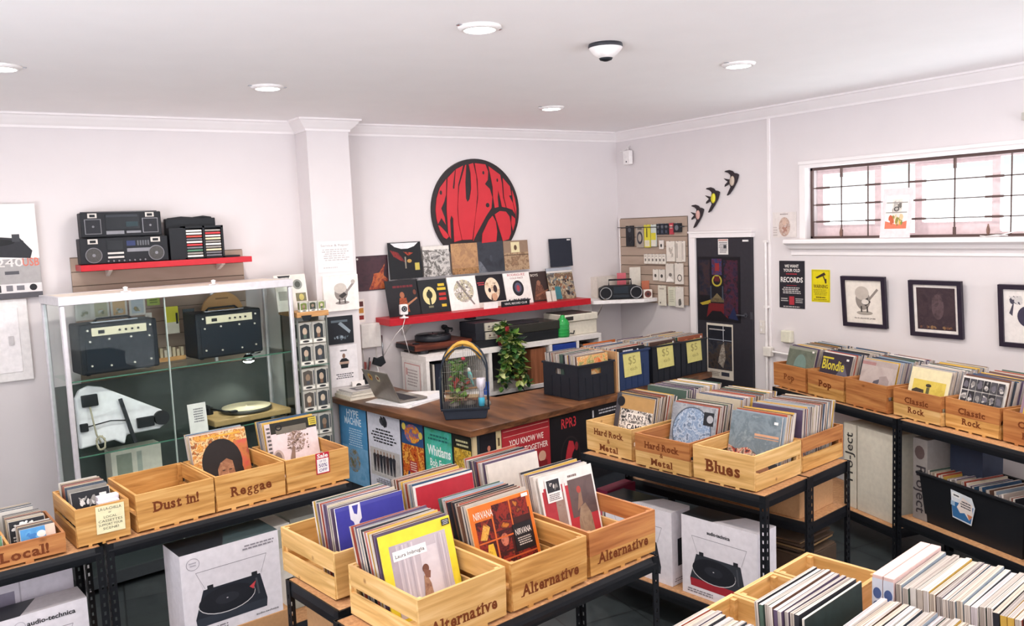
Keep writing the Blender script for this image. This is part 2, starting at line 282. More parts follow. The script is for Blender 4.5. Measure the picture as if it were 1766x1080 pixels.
# window in the right wall: reveal, sill, sashes, glass, security bars
win = thing('window_1', None, None, (RX, WY1, WZ0)); win['kind'] = 'structure'
FRP = M('ead5d6', .5); ww = WY1 - WY0; wh = WZ1 - WZ0
b = MB(); b.box(-.02, .0, .0, .0, .055, wh, TRIMM); b.box(-.02, -ww, wh, .0, .055, wh + .03, TRIMM); b.box(-.035, -ww, wh + .03, 0, .055, wh + .055, TRIMM); b.box(-.02, -ww - .05, 0, 0, -ww, wh + .05, TRIMM); b.build('window_casing', win)
b = MB(); b.prism([(0, 0), (-.11, 0), (-.12, -.012), (-.12, -.03), (-.075, -.05), (-.06, -.075), (-.012, -.09), (-.012, -.13), (0, -.135)], -ww - .2, .145, TRIMM, 'y'); b.X = Matrix.Identity(4)
b.build('window_sill', win)
b = MB()
for y0, y1 in ((0, .57), (.84, 1.45), (1.72, 2.35)):
    y0 = -y0; y1 = -y1; f = .055
    b.box(.14, y1 + f, .03, .17, y0 - f, f + .05, FRP); b.box(.14, y1 + f, wh - f, .17, y0 - f, wh - .03, FRP); b.box(.14, y1, .03, .17, y1 + f, wh - .03, FRP); b.box(.14, y0 - f, .03, .17, y0, wh - .03, FRP)
b.box(.135, -ww, 0, .175, 0, .03, FRP); b.box(.135, -ww, wh - .03, .175, 0, wh, FRP); b.build('window_frame', win)
MB().box(.154, -ww, .03, .158, 0, wh - .03, GLASS).build('window_pane', win)
BAR = M('5d4a46', .5); b = MB()
b.box(.05, -ww, 0, .07, 0, .018, BAR); b.box(.05, -ww, wh - .022, .07, 0, wh, BAR); b.box(.05, -.02, 0, .07, 0, wh, BAR)
for z in (.135, .27, .405): b.box(.056, -ww, z - .004, .064, 0, z + .004, BAR); [b.box(.054, -y - .09, z - .008, .066, -y + .03, z + .008, BAR) for y in (.08, .52, .88, 1.42, 1.75)]
for y in (.28, .51, .84, 1.18, 1.56, 1.9, 2.24, 2.6): b.box(.056, -y - .004, 0, .064, -y + .004, wh, BAR)
for y in (.28, 1.18, 2.24): b.box(.052, -y - .008, wh - .09, .068, -y + .008, wh, BAR); b.box(.052, -y - .008, 0, .068, -y + .008, .07, BAR)
b.build('window_bars', win); win.children[-1]['kind'] = 'structure'
for y in (.285, 1.42):
    b = MB(); b.lathe([(.004, 0), (.011, .012), (.013, .035), (.007, .06), (.003, .075)], M('8a6a5e', .4), 8, (.045, -y, .012)); b.tube([(.045, -y, .02), (.03, -y - .01, .05), (.04, -y, .07)], .004, M('8a6a5e', .4)); b.build('window_latch', win)
# door in the right wall
door = thing('door_1', None, None, (RX, 4.945, 0)); door['kind'] = 'structure'
b = MB(); b.box(-.03, .0, 0, 0, .645, 2.105, M('2f2d33', .5)); b.build('door_panel', door, .003)
b = MB(); b.box(-.045, .648, 0, 0, .72, 2.108, TRIMM); b.box(-.045, -.012, 2.109, 0, .72, 2.15, TRIMM); b.box(-.052, -.02, 2.151, 0, .735, 2.168, TRIMM); b.build('door_frame', door)
HND = M('4a4a50', .4, .3); b = MB(); b.tube([(-.03, .07, 1.42), (-.06, .07, 1.42), (-.06, .15, 1.42)], .008, HND); b.cyl((-.03, .07, 1.42), (-.036, .07, 1.42), .022, HND); b.box(-.034, .0, 1.39, -.028, .02, 1.45, HND); b.build('door_handle', door)
b = MB(); b.box(-.04, .03, 2.07, -.03, .09, 2.085, WHITE); b.build('door_sensor', door)

# facing frames for things fixed to walls: x to the right, y into the wall, z up
def on_back(x, z, off=0.): return fr(x, BY - off, z, 0)
def on_right(y, z, off=0.): return fr(RX - off, y, z, -90)
def on_col(x, z, off=0.): return fr(x, BY - .25 - off, z, 0)
def sheet(name, label, cat, X, W, H, base, specs, thick=.002, group=None, bevel=0, edge=None):
    """a poster, print, card or record cover: thin body + printed face"""
    o = thing(name, label, cat, group=group); o.matrix_basis = X
    MB().box(0, -thick, 0, W, 0, H, M(edge or base, .5)).build('backing_sheet', o, bevel)
    mb = MB(); mb.flat([(0, 0), (W, 0), (W, H), (0, H)], -thick - .0002, M(base, .45)); mb.art(W, H, specs, -thick - .0004); mb.build('printed_face', o)
    return o
# ------------------------------------------------------------- ceiling fittings
names = ['recessed downlight nearest the white dome, left of it', 'recessed downlight above the column by the back wall', 'recessed downlight near the far right corner above the round red sign', 'recessed downlight right of the white dome, nearest the barred window', 'recessed downlight at the far left edge of the ceiling']
GLOW = emis('lamp_glow', (1, .97, .94, 1), 14.)
for i, (x, y) in enumerate(LAMPS):
    if i > 4: continue
    t = thing('downlight', names[i] , 'ceiling light', (x, y, CEIL), 0, 'recessed ceiling downlights')
    MB().lathe([(.098, 0), (.098, -.006), (.085, -.016), (.072, -.018), (.072, 0)], WHITE, 28).build('trim_ring', t)
    MB().cyl((0, 0, -.016), (0, 0, -.002), .071, GLOW, 28).build('lamp_face', t)
    b = MB(); b.box(-.115, -.012, -.004, -.095, .012, 0, STEEL); b.box(.095, -.012, -.004, .115, .012, 0, STEEL); b.build('spring_clip', t)
t = thing('ceiling_camera', 'white dome camera with dark lens on the ceiling', 'camera', (2.91, 3.367, CEIL))
MB().lathe([(.085, 0), (.088, -.012), (.086, -.02)], M('35353a', .4), 28).build('mounting_plate', t)
MB().lathe([(.086, -.02), (.08, -.03), (.06, -.052), (.036, -.07)], WHITE, 28).build('dome_shell', t)
MB().lathe([(.036, -.069), (.03, -.079), (.012, -.085), (.001, -.086)], BLACK, 20).build('lens', t)
# alarm / sensor high in the corner
t = thing('motion_sensor', 'white box sensor on bracket high in the right corner', 'sensor'); t.matrix_basis = on_right(6.47, 2.85)
b = MB(); b.box(-.05, -.075, 0, .05, -.03, .14, WHITE); b.build('sensor_body', t, .008); b = MB(); b.tube([(0, -.05, .14), (0, -.05, .17), (-.03, 0, .19)], .008, WHITE); b.tube([(0, -.05, .16), (-.14, -.02, .14), (-.17, 0, .15)], .004, WHITE); b.build('bracket', t)
MB().cyl((.0, -.076, .03), (0, -.0745, .03), .008, BLACK).build('sensor_eye', t)

# ------------------------------------------------------------- back wall, left part
sheet('poster', 'large turntable poster with white top at the left edge', 'poster', on_back(-.16, 1.945, .03) , .76, .635, 'ece6e2', [('r', 0, .42, 1, .02, 'a4a09f'), ('r', 0, 0, 1, .06, '57555a'), ('r', .0, .06, 1, .155, 'ded9d8'), ('t', 'audio-technica', .30, .83, .085, '2b2b30', 'c', .82), ('e', .55, .60, .34, .06, '26272b'), ('p', [(.1, .5), (.93, .42), (.95, .5), (.86, .64), (.2, .66)], '2b2c31'), ('e', .55, .595, .27, .045, '17181b'), ('r', .8, .6, .86, .68, '3c3d42'), ('t', 'LP1240', .66, .34, .085, 'd8d3d0', 'c', .42), ('t', 'USB', .93, .34, .085, 'd0705e', 'c', .13), ('r', .72, .255, .83, .29, '555459'), ('r', .62, .07, .68, .145, '3a393d'), ('r', .72, .08, .77, .14, '77757a'), ('r', .8, .085, .86, .135, '77757a'), ('e', .93, .11, .03, .035, '2a292d')], .028, None, .002, 'e4dedb')
t = thing('switchboard', 'white electrical cabinet below the turntable poster', 'electrical box', ); t.matrix_basis = on_back(-.20, 1.38)
b = MB(); b.box(0, -.03, 0, .70, 0, .56, WHITE); b.build('cabinet_frame', t, .004); MB().box(.06, -.036, .06, .64, -.03, .50, M('f0eaea', .45)).build('cabinet_door', t, .003); b = MB(); b.box(.57, -.045, .25, .60, -.036, .31, M('c9c4c4', .4)); b.build('latch', t)
t = thing('slatwall_panel', 'beige slatted wall panel behind the glass cabinet', 'wall panel'); t.matrix_basis = on_back(.79, 1.30, .004)
b = MB()
for i in range(9): b.box(0, -.018, .1 * i, 1.205, 0, .1 * i + .094, SLAT)
b.box(0, -.008, 0, 1.205, 0, .9, M('6d5c50', .6)); b.build('slat_boards', t)
t = thing('wall_shelf', 'short red wall shelf carrying two old cassette players', 'shelf'); t.matrix_basis = on_back(.82, 2.105, .018)
MB().box(0, -.25, 0, 1.17, 0, .042, RED).build('shelf_board', t, .003)
for x in (.2, .98):
    b = MB(); b.prism([(0, -.0), (-.16, 0), (-.16, -.008), (-.02, -.05), (0, -.05)], x - .012, x + .012, M('ddd6cf', .5), 'x'); b.build('shelf_bracket', t)
SPK = M('2b2c31', .7, 0, .3, .2, 220); CHR = M('77767a', .35, .6)
def boombox_old(name, label, X, W, H, D, round_):
    t = thing(name, label, 'cassette player', group='cassette players on the red shelf'); t.matrix_basis = X
    MB().box(0, -D, 0, W, 0, H, M('1f2126', .6)).build('casing', t, .006)
    r = H * (.30 if round_ else .31)
    for cx in (W * .145, W * .855):
        b = MB(); cz_ = H * (.34 if round_ else .43)
        if round_: b.cyl((cx, -D - .008, cz_), (cx, -D, cz_), r, CHR, 28); b.cyl((cx, -D - .011, cz_), (cx, -D - .006, cz_), r * .91, M('4a4948', .7, 0, .3, .2, 220), 28); b.cyl((cx, -D - .013, cz_), (cx, -D - .01, cz_), r * .2, CHR, 12)
        else: b.box(cx - r, -D - .006, cz_ - r, cx + r, -D, cz_ + r, CHR); b.box(cx - r * .9, -D - .009, cz_ - r * .9, cx + r * .9, -D - .005, cz_ + r * .9, SPK); b.cyl((cx, -D - .011, cz_), (cx, -D - .008, cz_), .008, CHR, 8)
        b.build('speaker', t, 0 if round_ else .004)
        b = MB(); w = W * .055; b.box(cx - w, -D - .004, H * .78, cx + w, -D, H * .97, M('c8c2bc', .4)); b.box(cx - w * .6, -D - .006, H * .82, cx + w * .6, -D - .004, H * .92, BLACK); b.build('tweeter', t)
    if round_:
        b = MB(); b.box(W * .3, -D - .004, H * .52, W * .48, -D, H * .9, M('15171b', .2)); b.box(W * .3, -D - .006, H * .36, W * .48, -D, H * .43, M('cfc9c4', .5)); b.box(W * .3, -D - .006, H * .2, W * .48, -D, H * .27, M('cfc9c4', .5)); b.build('cassette_deck', t)
        b = MB(); b.box(W * .52, -D - .004, H * .42, W * .8, -D, H * .56, CHR); b.box(W * .52, -D - .003, H * .66, W * .62, -D, H * .86, M('25305a', .3)); [b.box(W * (.64 + .03 * i), -D - .004, H * .66, W * (.66 + .03 * i), -D, H * .86, M('5b5d63', .5)) for i in range(5)]; [b.cyl((W * (.3 + .06 * i), -D - .008, H * .09), (W * (.3 + .06 * i), -D, H * .09), .006, CHR, 8) for i in range(8)]; b.build('tuner_panel', t)
    else:
        b = MB(); b.box(W * .3, -D - .003, H * .3, W * .72, -D, H * .92, M('15181d', .25)); b.box(W * .31, -D - .006, H * .8, W * .7, -D, H * .9, M('2d3138', .4)); b.build('cassette_deck', t)
        b = MB(); b.box(W * .3, -D - .006, H * .1, W * .52, -D, H * .24, CHR); b.box(W * .55, -D - .006, H * .13, W * .73, -D, H * .22, CHR); b.box(W * .55, -D - .005, H * .4, W * .7, -D, H * .6, M('20343a', .4)); b.build('tuner_panel', t)
    b = MB(); b.tube([(.012, -D * .5, H * .9), (.012, -D * .5, H + .004), (W - .012, -D * .5, H + .004), (W - .012, -D * .5, H * .9)], .005, CHR); b.build('carry_handle', t)
boombox_old('cassette_player', 'wide cassette player with round silver-ringed speakers, under another', on_back(.835, 2.149, .04), .575, .178, .16, True)
boombox_old('cassette_player', 'boxy cassette player with square speakers, stacked on top', on_back(.855, 2.334, .045), .525, .17, .14, False)
t = thing('cassette_case', 'open black case holding two columns of cassettes', 'cassette case'); t.matrix_basis = on_back(1.425, 2.149, .04)
b = MB(); b.box(0, -.06, 0, .36, 0, .30, BLACK); b.tube([(.02, -.03, .295), (.12, -.03, .305), (.2, -.03, .298), (.28, -.03, .308), (.34, -.03, .298)], .012, BLACK); b.build('case_lid', t, .012)
b = MB(); b.box(.10, -.16, 0, .385, -.06, .01, BLACK); b.box(.10, -.16, .225, .385, -.06, .24, BLACK); [b.box(x, -.16, 0, x + .015, -.06, .24, BLACK) for x in (.10, .235, .37)]; b.box(.10, -.07, 0, .385, -.055, .24, BLACK); b.build('case_tray', t)
b = MB(); b.box(.385, -.15, 0, .50, -.02, .012, BLACK); b.build('fold_out_flap', t); MB().box(.0, -.16, 0, .1, -.06, .23, BLACK).build('case_end', t)
rr = random.Random(3); pal = ['d9d3cc', 'c23b3f', '8f8a84', 'e6e0d8', 'b5483c', '4e7a62', 'd8c9a8', '6c6a70']
for cx in (.118, .253):
    for i in range(10):
        o = MB().box(0, 0, 0, .11, .06, .013, M(rr.choice(pal), .4), M('40424a', .4)).build('cassette'); o.matrix_basis = on_back(1.425, 2.149, .04) @ Matrix.Translation((cx, -.158, .014 + i * .0205))
        tag(o, 'cassette lying in the %s column of the black case' % ('left' if cx < .2 else 'right'), 'cassette', 'cassettes in the %s column of the black case' % ('left' if cx < .2 else 'right'))

# ------------------------------------------------------------- column pictures
sheet('notice', 'faint white handwritten notice high on the column', 'notice', on_col(2.515, 1.985), .30, .245, 'e8e2e0', [('t', 'Service & Repair', .5, .83, .07, 'a9a2a2', 'c', .8), ('l', .12, .35, .9, .76, 6, 'bdb6b6'), ('r', .12, .26, .9, .265, 'bdb6b6'), ('l', .12, .1, .6, .18, 1, 'c6c0c0')])
sheet('canvas_print', 'square canvas of a round guitarist on the column', 'picture', on_col(2.535, 1.67), .30, .285, 'ece4de', [('e', .52, .22, .2, .05, '8f8682'), ('e', .5, .5, .19, .22, '8b827c'), ('e', .48, .63, .18, .15, 'c3b9b0'), ('p', [(.42, .42), (.58, .52), (.66, .44), (.52, .34)], '3c3735'), ('p', [(.6, .5), (.85, .8), (.9, .76), (.64, .46)], '8f8682'), ('r', .42, .2, .46, .34, '4a4442'), ('r', .58, .2, .62, .34, '4a4442'), ('e', .85, .8, .06, .06, 'b7ada5')], .025)
sheet('poster', 'black square picture with a white skateboard-like shape on the column', 'poster', on_col(2.54, 1.40), .235, .225, '22252b', [('p', [(.45, .72), (.85, .35), (.9, .45), (.55, .8)], '8b97a0'), ('r', .2, .78, .8, .86, '5b666e'), ('n', .15, .1, .85, .35, ['5f6a72', '3a4149', '8b97a0'], 14, .07)], .012)
sheet('poster', 'white poster of a man with folded arms on the column', 'poster', on_col(2.565, 1.05), .235, .335, 'e9e4e6', [('l', .36, .84, .64, .9, 1, '33343a'), ('e', .5, .74, .055, .06, '8e6f60'), ('p', [(.34, .62), (.42, .68), (.58, .68), (.68, .62), (.63, .44), (.38, .44)], '26272c'), ('r', .33, .54, .68, .6, 'b59a8a'), ('l', .15, .18, .85, .32, 3, '55565c')], .003)
sheet('sticker', 'small poster with red and orange squares right of the column', 'poster', on_back(2.925, 1.525), .078, .2, 'e6dcd6', [('r', .15, .68, .85, .9, '5a2f2c'), ('r', .15, .4, .85, .62, 'c5893f'), ('r', .15, .12, .85, .3, '8d2f2c')])
t = thing('junction_box', 'white electrical box on the wall right of the column', 'electrical box'); t.matrix_basis = on_back(2.93, 1.31)
MB().box(0, -.07, 0, .18, 0, .205, M('dcd7d2', .45)).build('box_body', t, .006); b = MB(); b.tube([(.02, -.02, 0), (.03, -.03, -.12), (.1, -.05, -.28), (.2, -.06, -.42)], .005, M('d0cbc4', .5)); b.tube([(.15, -.02, 0), (.15, -.02, -.2)], .004, M('d0cbc4', .5)); b.build('cable', t)
# ------------------------------------------------------------- record display on the red shelf, round sign
sheet('record_cover', 'dark record cover with an orange figure pinned on wall left of red shelf', 'record', on_back(2.935, 1.79), .307, .298, '382a30', [('k', .01, .01, .99, .99, ['2c2228', '3c2c32', '4a3038', '35282e'], 7, 1), ('kp', [(.38, .03), (.98, .03), (.97, .3), (.85, .42), (.9, .75), (.72, .5), (.55, .48), (.5, .26)], ['3c2a30', '8a3a2c', 'c0683c', '5a2b33'], 16, 2), ('e', .08, .92, .03, .03, 'd8d2cc')], .006, None, 0, '2a2026')
t = thing('wall_shelf', 'long red wall shelf displaying record covers', 'shelf'); t.matrix_basis = on_back(3.10, 1.497)
MB().box(0, -.275, 0, 2.17, 0, .058, RED).build('shelf_board', t, .003)
for x in (.25, 1.9):
    b = MB(); b.prism([(0, 0), (-.18, 0), (-.18, -.01), (-.02, -.12), (0, -.12)], x - .012, x + .012, M('d9d4d0', .5), 'x'); b.build('shelf_bracket', t)
b = MB(); b.tube([(.045, -.005, -.10), (.045, -.01, -.33)], .006, STEEL); b.build('wall_rod', t)
def leaning(label, x, z, W, depth, lean, base, specs, grp='record covers standing on the red shelf', edge=None):
    X = fr(x, BY - depth, z, 0) @ Matrix.Rotation(R_(-lean), 4, 'X')
    t = thing('record_cover', label, 'record', group=grp); t.matrix_basis = X
    MB().box(0, 0, 0, W, .006, W, M(edge or base, .4)).build('sleeve', t)
    mb = MB(); mb.flat([(0, 0), (W, 0), (W, W), (0, W)], -.0003, M(base, .5)); mb.art(W, W, specs, -.0005); mb.build('cover_art', t)
    return t
g2 = 'record covers in the upper row'
ln = lambda *a, **k: leaning(*a, **k)
ln('black cover with red scribble and guitarist, first of the bottom row', 3.175, 1.556, .315, .125, 13, '1d1b20', [('l', .15, .76, .85, .88, 1, '6a2028'), ('ke', .47, .58, .07, .09, ['6b3a2c', 'a8684a', '8a4a34'], 40, 1), ('kp', [(.30, .1), (.64, .1), (.58, .5), (.38, .5)], ['5a2a20', 'a8502c', '7a3422', 'b8643a'], 30, 3), ('p', [(.5, .28), (.9, .5), (.92, .46), (.55, .24)], 'b0795a'), ('e', .86, .64, .05, .07, '6b3a2c')])
ln('black cover with a cream oval and yellow lettering on it', 3.475, 1.556, .30, .125, 13, '1e2024', [('e', .38, .52, .22, .27, 'd9cd94'), ('r', .35, .22, .41, .7, '24261f'), ('e', .38, .55, .1, .12, '2c2d22'), ('r', .7, .78, .92, .86, 'd4b53a'), ('r', .66, .66, .95, .74, 'd4b53a'), ('r', .7, .5, .93, .58, 'b5332e'), ('r', .68, .36, .93, .44, 'b5332e'), ('r', .74, .16, .9, .24, 'd4b53a'), ('r', .3, .16, .46, .22, '77765f')])
ln('white cover with grey branching ink drawing', 3.785, 1.556, .305, .125, 13, 'ebe4df', [('ke', .52, .56, .34, .34, ['ebe4df', 'e4dcd4', '8d8680', 'd8cfae', '6a6460', 'ebe4df'], 26, 11), ('n', .25, .3, .8, .85, ['6d6662', 'e6dfd8', 'c9bf92', '5f5955'], 26, .035, 11), ('p', [(.3, .85), (.8, .12), (.84, .14), (.36, .88)], '837a75')])
ln('black cover with a bleached face, pink lettering', 4.085, 1.556, .30, .125, 13, '1d1a20', [('ke', .55, .55, .27, .36, ['3a2a24', 'c9a888', 'e6d4bc', 'e0c9ae', '5a4034'], 14, 4), ('e', .45, .52, .05, .07, '2a2024'), ('kp', [(.45, .2), (.62, .2), (.6, .42), (.5, .4)], ['8a4a40', '2a2024', 'c9a888'], 24, 5), ('e', .66, .55, .07, .12, '3a2a2c'), ('r', .0, .0, 1, .16, 'd8cfc6'), ('l', .04, .68, .32, .8, 2, 'c24a55'), ('e', .6, .3, .1, .12, 'c89a7c')])
ln('white cover with a dark oval and red title', 4.39, 1.556, .30, .125, 13, 'e9e3de', [('t', 'RODRIGUEZ', .5, .9, .07, 'b0333a', 'c', .66), ('t', 'COLD FACT', .5, .8, .055, '8a3a3c', 'c', .5), ('e', .5, .5, .21, .25, '27262b'), ('e', .5, .52, .13, .16, '55566a'), ('e', .5, .5, .06, .1, 'a8474f'), ('n', .05, .02, .95, .2, ['2c2b2f', '8f8985', '55525a'], 30, .06, 5)])
ln('narrow dark cover showing a seated figure', 4.66, 1.556, .29, .10, 12, '3a2c2a', [('t', 'BOYS', .35, .85, .08, 'd8cfc4', 'c', .3), ('kp', [(.22, .05), (.8, .05), (.6, .55), (.38, .6)], ['3a2826', '7b5040', '5a3a30', '9a6a54'], 24, 6), ('e', .48, .62, .08, .09, '8f6552'), ('p', [(.3, .22), (.85, .4), (.85, .36), (.32, .16)], '8a5a44')])
ln('cover crowded with a painted street scene, last of the bottom row', 4.895, 1.556, .315, .125, 13, '8b7d6c', [('r', 0, .72, 1, 1, '9fa3ac'), ('k', 0, 0, 1, .84, ['3c3432', '8c6a52', '5a4a40', 'b4a081', '6f6f70', '4a3c34', 'a98d6d'], 12, 8), ('n', .02, .08, .98, .78, ['4a3c38', 'c4b091', '2f2a2c', 'd0c4ae', '6a7478', '8c5a42', '7a6450'], 70, .07, 8), ('r', .0, .85, 1, .9, 'd9d3cc'), ('p', [(.2, .02), (.45, .02), (.42, .4), (.22, .42)], '3f7a83')], edge='3a3230')
ln('black cover with a white arc at its top, first of the upper row', 3.235, 1.872, .318, .055, 4, '191a1e', [('p', [(.08, .98), (.2, .88), (.4, .82), (.6, .82), (.8, .88), (.92, .98)], 'dcdbdd'), ('kp', [(.05, .8), (.3, .72), (.5, .45), (.36, .5), (.15, .62)], ['191a1e', '6b2226', '8a2c28', '2c1a1e'], 16, 3), ('kp', [(.45, .74), (.75, .7), (.6, .62)], ['8a2c28', 'b8482c', '3a1a1c'], 20, 4), ('r', .78, .22, .92, .42, 'bfae55'), ('e', .62, .48, .07, .05, 'b58d4c'), ('r', .48, .28, .52, .6, '8c8578')], g2)
ln('grey cover of swirling black and white water', 3.57, 1.872, .27, .05, 4, '8d8984', [('r', 0, .88, 1, 1, 'd9d3cd'), ('k', 0, 0, 1, .88, ['2f2e30', '6d6a69', 'c9c4bf', '45423f', 'd4cfca', '55524f'], 9, 21)], g2)
ln('tan cover with a brown landscape', 3.86, 1.872, .28, .05, 4, 'a98160', [('k', 0, .1, 1, 1, ['8d6a4d', 'b58c64', '9a7557', 'a98160'], 10, 31), ('p', [(0, .1), (1, .22), (1, 0), (0, 0)], '5c4230'), ('k', 0, 0, 1, .2, ['4a3527', 'a37a50', '5c4230'], 24, 32)], g2)
ln('dark blue-grey cover almost without detail', 4.14, 1.872, .285, .05, 4, '33353c', [('k', 0, 0, 1, 1, ['2c2e35', '383b43', '33353c'], 8, 41), ('ke', .5, .45, .05, .1, ['4d5058', '383b43'], 30, 2), ('kp', [(0, 0), (.35, 0), (.1, .35), (0, .4)], ['383b43', '6d7078', '45484f'], 24, 3)], g2)
ln('sepia cover of a room with a portrait, right end of the upper row', 4.43, 1.872, .28, .05, 4, '8d7562', [('r', .3, .6, .65, .95, 'd8cba2'), ('e', .48, .76, .06, .09, '5c4636'), ('k', 0, 0, 1, .6, ['5b4436', '8a6c54', 'b09577', '7a5f4b', '9c7d62'], 14, 51), ('r', 0, .5, 1, .53, '5f4a3b')], g2)
ln('plain navy-black cover standing alone right of the round sign', 4.965, 1.872, .275, .05, 4, '272b36', [('r', .8, .92, .95, .97, 'd9d6d4')], 'record cover alone')
t = thing('name_plate', 'black shop sign strip standing on the red shelf front', 'sign'); t.matrix_basis = fr(4.24, BY - .255, 1.555, 0)
MB().box(0, 0, 0, .31, .012, .052, M('1d1e22', .5)).build('plate', t); b = MB(); b.text('VINYL RECORD CLUB', .155, .018, .018, -.0006, WHITE, 'c', .01, 0, .25); b.build('lettering', t)
o = MB().box(0, 0, 0, .15, .008, .055, WHITE).build('price_card'); o.matrix_basis = fr(4.05, BY - .25, 1.555, 0); tag(o, 'blank white card left of the black sign strip on red shelf', 'card')
for i, (x, c) in enumerate(((4.80, 'd9cfc4'), (4.86, 'cfc6ba'))):
    o = MB().box(0, 0, 0, .05, .008, .10, M(c, .5), ).build('postcard'); o.matrix_basis = fr(x, BY - .2, 1.556, 0) @ Matrix.Rotation(R_(-12), 4, 'X'); tag(o, ['small cream card leaning left of the crowded street cover', 'small cream card leaning in front of the crowded street cover'][i], 'card')
t = thing('webcam', 'small white camera on a stand on the red shelf', 'camera', (3.245, BY - .255, 1.555))
b = MB(); b.lathe([(.04, 0), (.038, .006), (.012, .012), (.007, .03)], WHITE, 18); b.build('stand_foot', t)
b = MB(Matrix.Rotation(R_(-12), 4, 'Z')); b.box(-.034, -.02, .028, .034, .03, .115, WHITE); b.build('camera_body', t, .008)
b = MB(Matrix.Rotation(R_(-12), 4, 'Z')); b.cyl((0, -.026, .078), (0, -.02, .078), .024, BLACK, 20); b.cyl((0, -.028, .078), (0, -.025, .078), .015, M('8b8d93', .3), 16); b.cyl((0, -.03, .078), (0, -.027, .078), .009, BLACK, 12); b.build('lens', t)
b = MB(); b.tube([(0, -.01, .006), (-.005, -.028, .004), (-.02, -.034, -.03), (-.04, -.036, -.08), (-.01, -.03, -.2), (.02, -.02, -.3)], .003, WHITE); b.tube([(-.03, -.036, -.065), (-.08, .02, -.14), (-.13, .16, -.32)], .003, WHITE); b.build('cable', t)
# round sign: black disc with red melting letters
t = thing('round_sign', 'big round red and black shop sign on the back wall', 'sign'); t.matrix_basis = on_back(4.16, 2.445); Rr = .468
BK = M('2a2426', .5); RD = M('bf2f38', .45, 0, .0, .05, 8)
MB().cyl((0, -.03, 0), (0, 0, 0), Rr, BK, 72, None, False).build('disc', t, .004)
def px(x, y): return ((x - 663) / 501 * Rr, (714 - y) / 616 * Rr)      # a drawing grid for the letter shapes
def clip(p):
    r = math.hypot(*p); q = Rr * .93
    return p if r <= q else (p[0] * q / r, p[1] * q / r)
L = {'R': [[(208, 560), (250, 440), (330, 335), (318, 520), (295, 600), (258, 680), (290, 780), (300, 870), (255, 790), (215, 860), (198, 800), (192, 690)]],
 'H': [[(345, 325), (430, 235), (398, 430), (400, 455), (415, 450), (440, 225), (525, 180), (460, 400), (436, 700), (440, 860), (470, 1060), (385, 1080), (385, 800), (365, 765), (350, 820), (350, 1040), (322, 980), (318, 700), (330, 500)]],
 'U': [[(548, 175), (560, 170), (540, 380), (540, 570), (555, 612), (580, 580), (605, 450), (605, 270), (590, 165), (640, 150), (668, 300), (672, 520), (640, 760), (590, 1060), (475, 1060), (445, 860), (445, 640), (470, 420)]],
 'B': [[(658, 150), (780, 165), (810, 250), (800, 350), (765, 400), (820, 460), (845, 560), (830, 690), (760, 790), (640, 1000), (600, 1080), (640, 780), (680, 560), (682, 350)]],
 'A': [[(815, 185), (950, 290), (966, 400), (972, 560), (1000, 690), (955, 680), (935, 560), (918, 480), (908, 560), (915, 680), (870, 690), (855, 560), (855, 440), (835, 300)]],
 'r': [[(980, 330), (1060, 430), (1075, 540), (1045, 545), (1090, 640), (1110, 770), (1080, 720), (1010, 690), (985, 560)]],
 'b': [[(1085, 480), (1125, 580), (1145, 700), (1140, 830), (1120, 760), (1095, 640)]],
 'e': [[(200, 880), (235, 880), (300, 960), (330, 1010), (300, 1040), (262, 1020), (225, 960)]],
 'c': [[(710, 1000), (790, 840), (840, 785), (875, 860), (885, 980), (870, 1100), (700, 1110)], [(865, 770), (930, 730), (1000, 740), (1040, 800), (1055, 900), (1050, 1010), (1030, 1090), (950, 1100), (905, 920)], [(1070, 790), (1110, 830), (1130, 900), (1120, 1010), (1080, 980), (1060, 880)]]}
b = MB()
for k in L:
    for poly in L[k]: b.prism([clip(px(*p)) for p in poly], -.036, -.029, RD, 'y')
for cx, cy, rx, ry in ((262, 495, 14, 26), (752, 265, 12, 22), (785, 655, 22, 28), (912, 355, 10, 22)):
    b.flat([(px(cx, cy)[0] + rx / 501 * Rr * math.cos(i * .524), px(cx, cy)[1] + ry / 616 * Rr * math.sin(i * .524)) for i in range(12)], -.0365, BK)
b.build('lettering', t)

# ------------------------------------------------------------- right wall things
t = thing('slatwall_panel', 'beige slatted accessory panel left of the dark door', 'wall panel'); t.matrix_basis = on_right(6.655, 1.47, .004)
b = MB()
for i in range(9): b.box(0, -.018, .094 * i, .94, 0, .094 * i + .087, SLAT)
b.box(0, -.006, 0, .94, 0, .846, M('6d5c50', .6)); b.build('slat_boards', t)
b = MB(); b.tube([(0.0, -.05, .755), (.94, -.05, .745)], .004, M('3a3a3e', .4)); [b.tube([(x, -.018, .75), (x, -.05, .75)], .003, M('3a3a3e', .4)) for x in (.05, .45, .9)]; b.build('hanging_rail', t)
b = MB(); b.box(-.0, -.02, 0, -.014, .0, .85, TRIMM); b.build('edge_strip', t)
def packet(label, cat, y, z, w, h, base, specs, group, th=.012, name='accessory_packet', off=.03):
    t = thing(name, label, cat, group=group); t.matrix_basis = on_right(y, z, off)
    b = MB(); b.box(0, -th, 0, w, 0, h, M(base, .35)); b.build('packet_body', t, .002)
    b = MB(); b.art(w, h, specs, -th - .0006); b.build('label_print', t)
    b = MB(); b.tube([(w / 2, off - .012, h * .97), (w / 2, -th - .012, h * .97 + .004)], .0025, STEEL); b.build('hook', t); return t
g = 'accessory packets on the right slatted panel'
packet('long black packet at the far left of the panel top row', 'packet', 6.545, 2.035, .115, .205, '26262b', [('e', .5, .8, .2, .12, '55565c'), ('n', .1, .1, .9, .6, ['33343a', '1a1a1e'], 8, .2)], g)
